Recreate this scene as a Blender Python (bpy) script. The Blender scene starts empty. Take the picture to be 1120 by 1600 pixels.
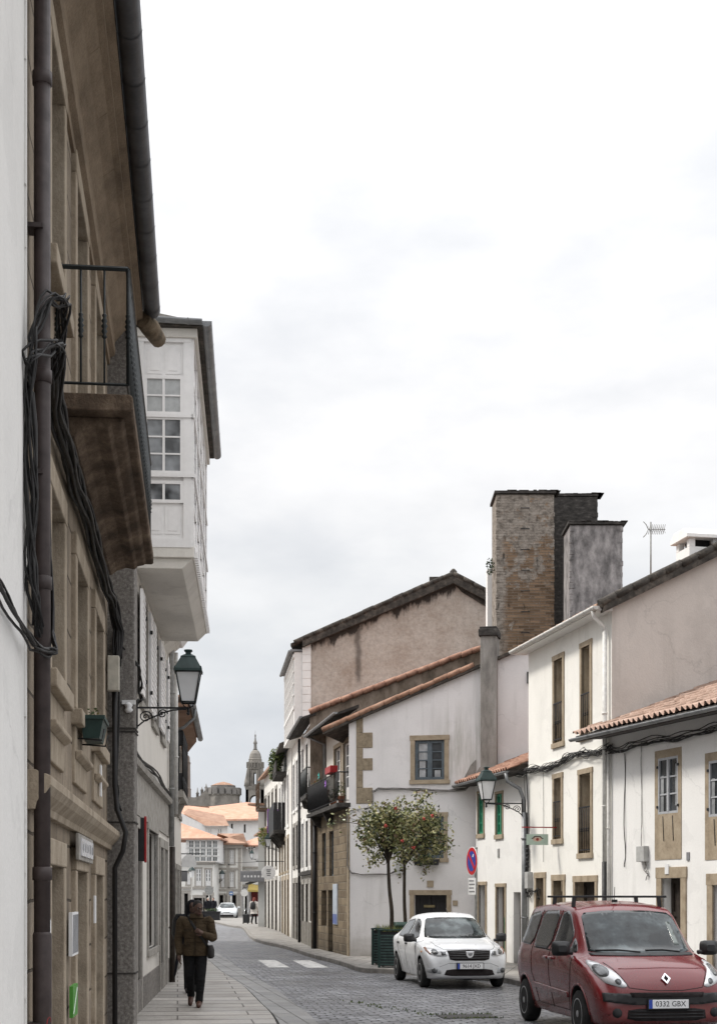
import bpy, bmesh, math, random
from mathutils import Vector, Matrix
from mathutils.bvhtree import BVHTree
R = math.radians
random.seed(7)
C = bpy.context.scene.collection
# ------------------------------------------------------------------ camera model (survey of the photograph)
F, HV, HC, CU = 2300.0, 1401.0, 1.85, 560.0
def XY(u, d): return ((u-CU)*d/F, d)
def ZV(v, d): return HC+(HV-v)*d/F
def W3(u, v, d): return Vector(((u-CU)*d/F, d, ZV(v, d)))

# ------------------------------------------------------------------ objects
def tag(o, label=None, cat=None, group=None, kind=None):
    if label: o['label'] = label
    if cat: o['category'] = cat
    if group: o['group'] = group
    if kind: o['kind'] = kind
    return o
def thing(name, label, cat, loc=(0,0,0), rz=0, group=None):
    o = bpy.data.objects.new(name, None); C.objects.link(o)
    o.empty_display_size = .2
    o.location = loc; o.rotation_euler = (0,0,rz)
    return tag(o, label, cat, group)
def copy_tree(o, parent=None):
    c = o.copy(); C.objects.link(c)
    if parent: c.parent = parent
    for ch in list(o.children): copy_tree(ch, c)
    return c

class MB:
    def __init__(s): s.v=[]; s.f=[]; s.m=[]; s.sm=[]
    def face(s, pts, m=0, smooth=False):
        b=len(s.v); s.v += [tuple(p) for p in pts]; s.f.append(tuple(range(b,b+len(pts)))); s.m.append(m); s.sm.append(smooth); return s
    def box(s, x0,x1,y0,y1,z0,z1, m=0, M=None):
        p=[Vector((x,y,z)) for z in (z0,z1) for y in (y0,y1) for x in (x0,x1)]
        if M is not None: p=[M@q for q in p]
        b=len(s.v); s.v += [tuple(q) for q in p]
        for f in ((0,2,3,1),(4,5,7,6),(0,1,5,4),(2,6,7,3),(0,4,6,2),(1,3,7,5)):
            s.f.append(tuple(b+i for i in f)); s.m.append(m); s.sm.append(False)
        return s
    def prism(s, poly, axis, t0, t1, m=0):
        """poly: 2D points in the two other axes (x,y order), extruded along axis"""
        def mk(p,t):
            if axis=='y': return (p[0],t,p[1])
            if axis=='x': return (t,p[0],p[1])
            return (p[0],p[1],t)
        n=len(poly); b=len(s.v)
        s.v += [mk(p,t0) for p in poly]+[mk(p,t1) for p in poly]
        s.f.append(tuple(b+i for i in range(n))); s.m.append(m); s.sm.append(False)
        s.f.append(tuple(b+n+i for i in reversed(range(n)))); s.m.append(m); s.sm.append(False)
        for i in range(n):
            j=(i+1)%n
            s.f.append((b+i,b+n+i,b+n+j,b+j)); s.m.append(m); s.sm.append(False)
        return s
    def tube(s, pts, r, n=8, m=0, caps=True, smooth=True):
        pts=[Vector(p) for p in pts]
        rs = r if isinstance(r,(list,tuple)) else [r]*len(pts)
        b=len(s.v); up0=None
        for i,p in enumerate(pts):
            if i==0: t=pts[1]-p
            elif i==len(pts)-1: t=p-pts[i-1]
            else: t=(pts[i+1]-pts[i-1])
            if t.length<1e-9: t=Vector((0,0,1))
            t.normalize()
            if up0 is None:
                up0 = Vector((0,0,1)) if abs(t.z)<.9 else Vector((1,0,0))
            a=t.cross(up0)
            if a.length<1e-6: a=t.cross(Vector((0,1,0)))
            a.normalize(); c=a.cross(t); up0=c
            for k in range(n):
                an=2*math.pi*k/n
                s.v.append(tuple(p+a*(math.cos(an)*rs[i])+c*(math.sin(an)*rs[i])))
        for i in range(len(pts)-1):
            for k in range(n):
                k2=(k+1)%n
                s.f.append((b+i*n+k,b+i*n+k2,b+(i+1)*n+k2,b+(i+1)*n+k)); s.m.append(m); s.sm.append(smooth)
        if caps:
            s.f.append(tuple(b+k for k in reversed(range(n)))); s.m.append(m); s.sm.append(False)
            e=b+(len(pts)-1)*n
            s.f.append(tuple(e+k for k in range(n))); s.m.append(m); s.sm.append(False)
        return s
    def lathe(s, prof, c=(0,0,0), n=16, m=0, smooth=True, off=0.0):
        b=len(s.v); c=Vector(c)
        for (r,z) in prof:
            for k in range(n):
                an=2*math.pi*k/n+off
                s.v.append((c.x+r*math.cos(an), c.y+r*math.sin(an), c.z+z))
        for i in range(len(prof)-1):
            for k in range(n):
                k2=(k+1)%n
                s.f.append((b+i*n+k,b+i*n+k2,b+(i+1)*n+k2,b+(i+1)*n+k)); s.m.append(m); s.sm.append(smooth)
        s.f.append(tuple(b+k for k in reversed(range(n)))); s.m.append(m); s.sm.append(False)
        e=b+(len(prof)-1)*n
        s.f.append(tuple(e+k for k in range(n))); s.m.append(m); s.sm.append(False)
        return s
    def grid(s, rows, m=0, smooth=True, closed=False):
        """rows: list of lists of points"""
        b=len(s.v); n=len(rows[0])
        for r in rows: s.v += [tuple(p) for p in r]
        for i in range(len(rows)-1):
            for k in range(n if closed else n-1):
                k2=(k+1)%n
                s.f.append((b+i*n+k,b+i*n+k2,b+(i+1)*n+k2,b+(i+1)*n+k)); s.m.append(m); s.sm.append(smooth)
        return s
    def xf(s, M, start=0):
        for i in range(start,len(s.v)): s.v[i]=tuple(M@Vector(s.v[i]))
        return s
    def build(s, name, mats, parent=None, bevel=0, weld=False, label=None, fixn=True):
        me=bpy.data.meshes.new(name)
        me.from_pydata(s.v,[],s.f)
        if not isinstance(mats,(list,tuple)): mats=[mats]
        for m in mats: me.materials.append(m)
        me.polygons.foreach_set('material_index', s.m)
        me.polygons.foreach_set('use_smooth', s.sm)
        if fixn or weld:
            bm=bmesh.new(); bm.from_mesh(me)
            if weld: bmesh.ops.remove_doubles(bm, verts=bm.verts, dist=1e-4)
            if fixn: bmesh.ops.recalc_face_normals(bm, faces=bm.faces)
            bm.to_mesh(me); bm.free()
        me.update()
        o=bpy.data.objects.new(name, me); C.objects.link(o)
        if parent: o.parent=parent
        if bevel:
            md=o.modifiers.new('bevel','BEVEL'); md.width=bevel; md.segments=2; md.limit_method='ANGLE'; md.angle_limit=R(40)
        if label: o['label']=label
        return o

# ------------------------------------------------------------------ materials
class NT:
    def __init__(s, name):
        s.mat=bpy.data.materials.new(name); s.mat.use_nodes=True
        s.t=s.mat.node_tree; s.b=s.t.nodes['Principled BSDF']
    def n(s, typ, ins=None, **props):
        nd=s.t.nodes.new(typ)
        for k,v in props.items(): setattr(nd,k,v)
        for k,v in (ins or {}).items():
            if isinstance(v, bpy.types.NodeSocket): s.t.links.new(v, nd.inputs[k])
            else: nd.inputs[k].default_value=v
        return nd
    def set(s, **kw):
        for k,v in kw.items():
            k={'color':'Base Color','rough':'Roughness','metal':'Metallic','normal':'Normal','coat':'Coat Weight','spec':'Specular IOR Level','alpha':'Alpha','trans':'Transmission Weight','coatr':'Coat Roughness'}[k]
            if isinstance(v, bpy.types.NodeSocket): s.t.links.new(v, s.b.inputs[k])
            else:
                if k=='Base Color' and len(v)==3: v=(*v,1)
                s.b.inputs[k].default_value=v
        return s
    def coord(s): return s.n('ShaderNodeTexCoord').outputs['Object']
    def gen(s): return s.n('ShaderNodeTexCoord').outputs['Generated']
    def map(s, vec, scale=(1,1,1), loc=(0,0,0), rot=(0,0,0)):
        return s.n('ShaderNodeMapping', {'Vector':vec,'Scale':scale,'Location':loc,'Rotation':rot}).outputs[0]
    def noise(s, vec, scale, detail=5, rough=.6, dist=0):
        return s.n('ShaderNodeTexNoise', {'Vector':vec,'Scale':scale,'Detail':detail,'Roughness':rough,'Distortion':dist}).outputs[0]
    def ramp(s, fac, stops, interp='LINEAR'):
        nd=s.n('ShaderNodeValToRGB', {'Fac':fac}); cr=nd.color_ramp; cr.interpolation=interp
        while len(cr.elements)<len(stops): cr.elements.new(.5)
        for e,(p,c) in zip(cr.elements, stops):
            e.position=p
            if isinstance(c,(int,float)): c=(c,c,c)
            e.color=(*c,1) if len(c)==3 else c
        return nd.outputs[0]
    def mix(s, fac, a, b, mode='MIX'):
        nd=s.n('ShaderNodeMix', data_type='RGBA', blend_type=mode)
        for i,v in ((0,fac),(6,a),(7,b)):
            if isinstance(v, bpy.types.NodeSocket): s.t.links.new(v, nd.inputs[i])
            else:
                if i>0 and len(v)==3: v=(*v,1)
                nd.inputs[i].default_value=v
        return nd.outputs[2]
    def math(s, op, a, b=0.0, c=0.0):
        nd=s.n('ShaderNodeMath', operation=op)
        for i,v in enumerate((a,b,c)):
            if isinstance(v, bpy.types.NodeSocket): s.t.links.new(v, nd.inputs[i])
            else: nd.inputs[i].default_value=v
        return nd.outputs[0]
    def sep(s, vec): return s.n('ShaderNodeSeparateXYZ', {0:vec}).outputs
    def comb(s, x=0,y=0,z=0): return s.n('ShaderNodeCombineXYZ', {0:x,1:y,2:z}).outputs[0]
    def bump(s, h, strength=.3, dist=.02, normal=None):
        ins={'Height':h,'Strength':strength,'Distance':dist}
        if normal is not None: ins['Normal']=normal
        return s.n('ShaderNodeBump', ins).outputs[0]
    def facade(s):
        """(x+y, z, 0): a flat pattern that runs round corners"""
        o=s.sep(s.coord()); return s.comb(s.math('ADD',o[0],o[1]), o[2], 0.0)

def plaster(name, col, var=.12, streak=.35, streak_col=(.22,.2,.17), dirt=.5, dirt_h=.9, bump=.15, rough=.92, top=None):
    n=NT(name); c=n.coord()
    big=n.noise(c,.7,6,.6)
    dark=tuple(x*(1-var*2) for x in col); lite=tuple(min(1,x*(1+var*.4)) for x in col)
    base=n.ramp(big,[(.25,dark),(.5,col),(.75,lite)])
    st=n.noise(n.map(c,(2.6,2.6,.22)),1.3,7,.65)
    stf=n.ramp(st,[(.52,0),(.8,1)])
    patch=n.ramp(n.noise(c,.35,3,.5),[(.45,0),(.62,1)])
    stf=n.math('MULTIPLY',n.math('MULTIPLY',stf,patch),streak)
    base=n.mix(stf,base,streak_col)
    if dirt>0:
        z=n.sep(c)[2]
        g=n.math('SUBTRACT',1.0,n.math('DIVIDE',z,dirt_h))
        g=n.math('ADD',g,n.math('MULTIPLY',n.math('SUBTRACT',n.noise(c,2.2,6,.7),.5),1.1))
        g=n.ramp(g,[(.25,0),(1,1)])
        base=n.mix(n.math('MULTIPLY',g,dirt),base,tuple(x*.45 for x in (col[0],col[1]*.95,col[2]*.85)))
    pm=n.ramp(n.noise(c,.9,9,.62,.4),[(.575,0),(.585,1)])
    base=n.mix(n.math('MULTIPLY',pm,.35),base,tuple(x*.86 for x in col))
    vo=n.n('ShaderNodeTexVoronoi',{'Vector':n.n('ShaderNodeVectorMath',{0:c,1:n.n('ShaderNodeVectorMath',{0:n.n('ShaderNodeTexNoise',{'Vector':c,'Scale':2.5,'Detail':5.0}).outputs['Color'],1:(.5,.5,.5)},operation='MULTIPLY').outputs[0]},operation='ADD').outputs[0],'Scale':.55},feature='DISTANCE_TO_EDGE').outputs[0]
    ck=n.math('MULTIPLY',n.ramp(vo,[(.0,1),(.009,0)]),n.ramp(n.noise(c,.6,3),[(.5,0),(.56,1)]))
    base=n.mix(n.math('MULTIPLY',ck,.22),base,tuple(x*.4 for x in col))
    fine=n.noise(c,26,4,.7)
    n.set(color=n.mix(.12,base,n.ramp(fine,[(.3,.3),(.7,.9)]),'MULTIPLY'), rough=rough, normal=n.bump(n.math('ADD',fine,n.math('MULTIPLY',n.noise(c,4,3),1.5)),bump,.02), spec=.2)
    return n.mat

def ashlar(name, c1, c2, mortar, bw=.9, rh=.42, msize=.012, soot=.4, bump=.5, fine_scale=30, dirt=.5, offs=(0,0,0)):
    n=NT(name); c=n.coord(); v=n.facade()
    v=n.n('ShaderNodeVectorMath',{0:v,1:offs},operation='ADD').outputs[0]
    wob=n.n('ShaderNodeVectorMath',{0:n.n('ShaderNodeTexNoise',{'Vector':c,'Scale':3.0,'Detail':3.0}).outputs['Color'],1:(.05,.05,0)},operation='MULTIPLY').outputs[0]
    v=n.n('ShaderNodeVectorMath',{0:v,1:wob},operation='ADD').outputs[0]
    br=n.n('ShaderNodeTexBrick',{'Vector':v,'Color1':(*c1,1),'Color2':(*c2,1),'Mortar':(*mortar,1),'Scale':1.0,'Mortar Size':msize,'Mortar Smooth':.4,'Bias':0.0,'Brick Width':bw,'Row Height':rh})
    base=br.outputs[0]
    mott=n.noise(c,5,8,.7)
    base=n.mix(.55,base,n.ramp(mott,[(.25,.35),(.55,.85),(.8,1.15)]),'MULTIPLY')
    so=n.ramp(n.noise(n.map(c,(1.2,1.2,.4)),.9,7,.65),[(.48,0),(.75,1)])
    base=n.mix(n.math('MULTIPLY',so,soot),base,(.05,.042,.034))
    if dirt:
        z=n.sep(c)[2]
        g=n.ramp(n.math('ADD',n.math('SUBTRACT',1.0,z),n.math('SUBTRACT',n.noise(c,2,5),.5)),[(.1,0),(1,1)])
        base=n.mix(n.math('MULTIPLY',g,dirt),base,(.05,.045,.04))
    fine=n.noise(c,fine_scale,6,.75)
    base=n.mix(.35,base,n.ramp(fine,[(.3,.45),(.7,1.2)]),'MULTIPLY')
    h=n.math('ADD',n.math('MULTIPLY',br.outputs[1],-1.0),n.math('MULTIPLY',n.math('ADD',fine,mott),.7))
    n.set(color=base, rough=.93, normal=n.bump(h,bump,.02), spec=.2)
    return n.mat

def mottled(name, stops, scale=3, stretch=(1,1,1), rough=.85, bump=.3, fine=35, metal=0, spec=.3, bdist=.02):
    n=NT(name); c=n.coord()
    a=n.noise(n.map(c,stretch),scale,7,.65)
    col=n.ramp(a,stops)
    f=n.noise(c,fine,5,.7)
    col=n.mix(.25,col,n.ramp(f,[(.3,.45),(.7,1.15)]),'MULTIPLY')
    n.set(color=col, rough=rough, metal=metal, spec=spec, normal=n.bump(n.math('ADD',a,f),bump,bdist))
    return n.mat
def paint(name, col, rough=.45, wear=.15, metal=0, spec=.4):
    n=NT(name); c=n.coord()
    a=n.noise(c,9,5,.6)
    n.set(color=n.ramp(a,[(.25,tuple(x*(1-wear*1.6) for x in col)),(.6,col)]), rough=n.ramp(a,[(.3,min(1,rough+.15)),(.7,rough)]), metal=metal, spec=spec, normal=n.bump(n.noise(c,60,3),.05,.004))
    return n.mat
def glassy(name, col, rough=.06, blotch=.5, spec=.6):
    n=NT(name); c=n.coord()
    a=n.noise(c,1.7,3,.6)
    n.set(color=n.ramp(a,[(.35,tuple(x*(1-blotch) for x in col)),(.65,tuple(x*(1+blotch) for x in col))]), rough=rough, spec=spec, normal=n.bump(n.noise(c,1.3,2),.06,.02))
    return n.mat
def carpaint(name, col, rough=.2):
    n=NT(name); c=n.coord()
    d=n.noise(c,3.5,5,.6); z=n.sep(c)[2]
    dirt=n.ramp(n.math('ADD',n.math('MULTIPLY',n.math('SUBTRACT',.75,z),.9),n.math('SUBTRACT',d,.45)),[(.05,0),(.75,.3)])
    col2=n.mix(dirt,col,(.16,.14,.12))
    n.set(color=col2, rough=n.ramp(d,[(.3,rough+.1),(.7,rough)]), coat=.4, coatr=.03, spec=.5)
    return n.mat

WHITE = plaster('white_plaster',(.82,.81,.79),.05,.5,(.42,.41,.39),.55)
WHITE_NEAR = plaster('white_plaster_near',(.78,.765,.74),.05,.3,(.4,.38,.35),.3)
WHITE_OLD = plaster('weathered_white_plaster',(.76,.74,.7),.12,.9,(.25,.23,.2),.75,1.4)
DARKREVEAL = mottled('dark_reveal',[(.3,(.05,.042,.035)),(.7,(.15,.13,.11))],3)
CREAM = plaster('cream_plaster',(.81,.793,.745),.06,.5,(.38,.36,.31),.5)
CREAM_L = plaster('dull_cream_plaster',(.68,.65,.6),.07,.5,(.3,.28,.25),.4)  # greyer, duller cream used on several fronts
GABLE_WHITE = plaster('gable_white',(.74,.7,.7),.05,.55,(.36,.35,.32),.7,1.1)
BEIGE = plaster('beige_plaster',(.55,.5,.46),.1,.6,(.3,.27,.24),.0,bump=.3)
ROUGHBROWN = None
SANDSTONE = ashlar('sandstone_ashlar',(.37,.305,.235),(.28,.228,.17),(.1,.08,.06),1.05,.46,.014,.65,.7)
SANDSTONE_TRIM = mottled('sandstone_trim',[(.25,(.19,.153,.112)),(.5,(.345,.285,.215)),(.78,(.46,.395,.31))],4,(1,1,.6),.92,.5)
FRAME_STONE = mottled('window_frame_stone',[(.25,(.22,.17,.115)),(.5,(.35,.285,.205)),(.8,(.45,.375,.28))],4)
DARKSTONE_OLD = mottled('moulded_corbel_stone',[(.3,(.03,.023,.018)),(.5,(.085,.062,.045)),(.75,(.18,.135,.095))],3.2,(.45,2.2,1.2),.9,.5)
GRANITE = mottled('grey_granite',[(.3,(.1,.09,.082)),(.5,(.19,.175,.16)),(.7,(.33,.31,.285))],26,(1,1,1),.9,.5,90)
GRANITE_TRIM = mottled('granite_trim',[(.28,(.2,.185,.165)),(.52,(.34,.32,.29)),(.8,(.45,.43,.4))],6,(1,1,1),.9,.3,60)
RUBBLE = ashlar('rubble_stone',(.3,.24,.165),(.17,.13,.09),(.23,.19,.14),.42,.23,.02,.55,.9,18,.6)
QUOIN = mottled('quoin_stone',[(.25,(.15,.12,.085)),(.5,(.27,.22,.155)),(.8,(.38,.32,.23))],7,(1,1,1),.92,.5)
CONCRETE = mottled('chimney_concrete',[(.25,(.1,.095,.088)),(.5,(.26,.245,.225)),(.75,(.4,.38,.36))],2.2,(1.4,1.4,.4),.93,.4)
BRONZE_IRON = paint('black_iron',(.018,.018,.02),.55,.3)
GREEN_IRON = paint('green_black_iron',(.014,.019,.02),.45,.3)
LAMP_GREEN = paint('lamp_green',(.014,.036,.034),.4,.3)
PIPE_BROWN = paint('brown_pipe',(.05,.036,.034),.5,.3)
PIPE_GREY = paint('grey_pipe',(.3,.3,.29),.55,.3)
PIPE_WHITE = paint('white_pipe',(.62,.61,.58),.5,.2)
ZINC = mottled('zinc_gutter',[(.3,(.03,.031,.035)),(.6,(.075,.077,.085)),(.8,(.12,.12,.125))],3,(1,1,1),.5,.1,40,.3,.5)
ZINC_L = mottled('zinc_light',[(.3,(.13,.135,.14)),(.6,(.25,.255,.26)),(.8,(.33,.33,.33))],3,(1,1,1),.45,.1,40,.3,.5)
TILE = mottled('terracotta_tile',[(.25,(.12,.07,.05)),(.42,(.29,.155,.11)),(.6,(.4,.235,.17)),(.8,(.4,.32,.25))],4,(1,1,1),.9,.3,30)
TILE_PALE = mottled('pale_terracotta',[(.25,(.17,.115,.09)),(.42,(.36,.24,.185)),(.6,(.46,.33,.265)),(.78,(.52,.43,.36))],7,(1,1,1),.9,.3,30)
TILE_ORANGE = mottled('orange_terracotta',[(.22,(.36,.19,.13)),(.5,(.54,.3,.21)),(.78,(.6,.4,.31))],1.5,(1,1,1),.9,.4,8)
TILE_BROWN = mottled('brown_terracotta',[(.22,(.16,.09,.06)),(.5,(.33,.2,.14)),(.78,(.42,.29,.21))],1.5,(1,1,1),.9,.4,8)
TILE_DARK = mottled('mossy_dark_tile',[(.25,(.02,.018,.016)),(.5,(.06,.053,.046)),(.72,(.14,.12,.1)),(.88,(.27,.17,.12))],5,(1,1,1),.95,.5,30)
CABLE = paint('black_cable',(.014,.013,.013),.5,.3)
CABLE_GREY = paint('grey_cable',(.16,.15,.14),.6,.3)
WOOD_WHITE = paint('white_window_paint',(.74,.73,.71),.5,.06)
WOOD_OLDWHITE = paint('old_white_paint',(.76,.745,.735),.5,.05)
WOOD_GREY = paint('grey_blue_paint',(.1,.125,.145),.5,.25)
WOOD_LGREY = paint('pale_grey_paint',(.42,.43,.45),.5,.15)
WOOD_GREEN = paint('green_window_paint',(.02,.22,.12),.5,.2)
WOOD_DARK = paint('dark_door_wood',(.03,.021,.015),.6,.4)
WOOD_BROWN = paint('brown_door_wood',(.1,.062,.038),.6,.35)
GLASS = glassy('window_glass',(.035,.04,.045))
GLASS_CURT = glassy('window_glass_curtain',(.34,.35,.36),.12,.35)
GLASS_LAMP = glassy('frosted_lamp_glass',(.62,.63,.64),.3,.1)
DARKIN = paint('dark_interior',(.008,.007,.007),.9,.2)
BEAM_RED = paint('red_paint',(.33,.015,.018),.45,.2)
POT_GREEN = paint('green_plastic',(.015,.04,.035),.5,.2)
PLASTIC_BLACK = paint('black_plastic',(.016,.016,.017),.5,.2)
RUBBER = paint('tyre_rubber',(.018,.018,.018),.85,.3)
METALRIM = paint('silver_rim',(.42,.42,.43),.35,.25,.5)
CHROME = paint('chrome',(.75,.75,.77),.12,.05,1.0)
PAPER = paint('printed_paper',(.72,.72,.72),.6,.1)
EMB_GREY = paint('meter_box_grey',(.42,.42,.41),.6,.15)

def corbel_stone():
    n=NT('moulded_corbel_stone'); c=n.coord()
    w=n.n('ShaderNodeTexWave',{'Vector':n.map(c,(1,.55,.3)),'Scale':.62,'Distortion':3.2,'Detail':3.0,'Detail Scale':1.4},bands_direction='X').outputs[0]
    a=n.noise(n.map(c,(1,1.6,1.3)),1.7,9,.7); f=n.noise(c,30,5,.7)
    g=n.math('ADD',n.math('MULTIPLY',w,.03),n.math('MULTIPLY',a,.92))
    col=n.ramp(g,[(.3,(.04,.03,.023)),(.46,(.11,.08,.058)),(.6,(.22,.165,.12)),(.75,(.36,.3,.24))])
    n.set(color=n.mix(.3,col,n.ramp(f,[(.3,.4),(.7,1.2)]),'MULTIPLY'),rough=.95,spec=.15,normal=n.bump(n.math('ADD',n.math('ADD',a,f),n.math('MULTIPLY',w,.4)),.6,.03)); return n.mat
DARKSTONE=corbel_stone()
def gable_plaster():
    m=plaster('gable_white_stained',(.75,.728,.722),.06,.6,(.36,.35,.32),.85,1.3)
    n=NT.__new__(NT); n.mat=m; n.t=m.node_tree; n.b=n.t.nodes['Principled BSDF']
    c=n.coord(); o=n.sep(c); base=n.b.inputs['Base Color'].links[0].from_socket
    mx=n.ramp(n.math('MULTIPLY',n.math('SUBTRACT',o[0],2.35),.8),[(.0,0),(.55,1),(1,1)])
    mz=n.math('MULTIPLY',n.ramp(n.math('MULTIPLY',n.math('SUBTRACT',o[2],4.9),.9),[(0,0),(.4,1)]),n.ramp(n.math('MULTIPLY',n.math('SUBTRACT',7.6,o[2]),.7),[(0,0),(.8,1)]))
    mr=n.ramp(n.math('SUBTRACT',4.1,o[0]),[(.0,0),(.3,1)])
    st=n.ramp(n.noise(n.map(c,(3.2,1,.35)),1.6,7,.65),[(.4,0),(.7,1)])
    f=n.math('MULTIPLY',n.math('MULTIPLY',n.math('MULTIPLY',mx,mz),mr),n.math('MULTIPLY',st,.75))
    n.set(color=n.mix(f,base,(.3,.3,.25))); return m
GABLE_WHITE=gable_plaster()
def rough_wall():
    n=NT('rough_brown_render'); c=n.coord()
    a=n.noise(c,.9,8,.65); b=n.noise(c,7,8,.75)
    col=n.ramp(a,[(.25,(.33,.265,.215)),(.5,(.46,.405,.355)),(.75,(.56,.51,.46))])
    col=n.mix(.6,col,n.ramp(b,[(.3,.5),(.55,.95),(.8,1.2)]),'MULTIPLY')
    v=n.n('ShaderNodeTexVoronoi',{'Vector':n.map(c,(1,1,1.7)),'Scale':4.5}).outputs[0]
    n.set(color=col, rough=.95, spec=.15, normal=n.bump(n.math('ADD',n.math('MULTIPLY',b,1.5),n.math('MULTIPLY',v,.4)),.4,.04))
    return n
# brown gable: soot follows the roof verge (world heights along the slope handled in object space)
def rough_gable():
    n=rough_wall(); c=n.coord(); o=n.sep(c)
    # distance under the verge line: z = 11.5 + .382*(x) on the left slope
    line=n.math('ADD',n.math('MULTIPLY',o[0],.405),11.42)
    dz=n.math('SUBTRACT',line,o[2])
    nz=n.noise(n.map(c,(1.6,1.6,.5)),1.2,6,.65)
    f=n.math('SUBTRACT',n.math('ADD',n.math('MULTIPLY',nz,1.7),-.2),dz)
    f=n.ramp(f,[(.22,0),(.42,.93)])
    # one long soot run below the chimney flue
    gx=n.math('ABSOLUTE',n.math('SUBTRACT',n.math('ADD',o[0],n.math('MULTIPLY',n.noise(c,2.2),.25)),2.22))
    run=n.math('SUBTRACT',1.0,n.math('DIVIDE',gx,.17))
    low=n.ramp(n.math('MULTIPLY',n.math('SUBTRACT',o[2],9.6),.5),[(.05,0),(.3,1)])
    run=n.math('MULTIPLY',n.ramp(run,[(0,0),(.8,.62)]),low)
    f=n.math('MAXIMUM',f,run)
    base=n.b.inputs['Base Color'].links[0].from_socket
    n.set(color=n.mix(f,base,(.035,.03,.027)))
    return n.mat
ROUGHBROWN = rough_wall().mat
ROUGHGABLE = rough_gable()
def chimney_brick():
    n=NT('chimney_old_brick'); c=n.coord(); v=n.facade(); z=n.sep(c)[2]
    br=n.n('ShaderNodeTexBrick',{'Vector':v,'Color1':(.3,.205,.135,1),'Color2':(.13,.088,.058,1),'Mortar':(.22,.175,.135,1),'Scale':1.0,'Mortar Size':.012,'Mortar Smooth':.3,'Brick Width':.34,'Row Height':.085})
    plas=n.ramp(n.noise(n.map(c,(1.6,1.6,2.6)),2.3,9,.75),[(.25,(.06,.05,.043)),(.42,(.19,.165,.14)),(.55,(.34,.3,.26)),(.75,(.5,.46,.41))])
    x=n.sep(c)[0]
    f=n.math('ADD',n.math('MULTIPLY',n.math('SUBTRACT',5.6,z),.28),n.math('MULTIPLY',n.math('SUBTRACT',n.noise(c,1.7,9,.75),.47),5.5))
    f=n.math('MULTIPLY',n.ramp(f,[(.3,0),(.5,1)]),n.ramp(n.math('ADD',x,n.math('MULTIPLY',n.noise(c,2,4),.4)),[(.32,0),(.55,1)]))
    col=n.mix(f,plas,br.outputs[0])
    bl=n.ramp(n.noise(n.map(c,(2.5,2.5,1)),2.6,6,.6),[(.56,0),(.72,.85)])
    col=n.mix(bl,col,(.022,.02,.018))
    fine=n.noise(c,24,5,.7)
    n.set(color=n.mix(.3,col,n.ramp(fine,[(.3,.4),(.7,1.2)]),'MULTIPLY'), rough=.95, spec=.15, normal=n.bump(n.math('ADD',fine,br.outputs[1]),.7,.03))
    return n.mat
CHIMBRICK = chimney_brick()
SOOT = mottled('sooty_stone',[(.3,(.02,.019,.018)),(.55,(.055,.05,.046)),(.8,(.15,.14,.13))],5,(1,1,2),.95,.5)
GREYSTAIN = mottled('stained_grey_render',[(.28,(.07,.066,.065)),(.42,(.17,.16,.158)),(.58,(.33,.31,.305)),(.75,(.52,.49,.47))],2.2,(1.5,1.5,.75),.95,.45)
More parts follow.
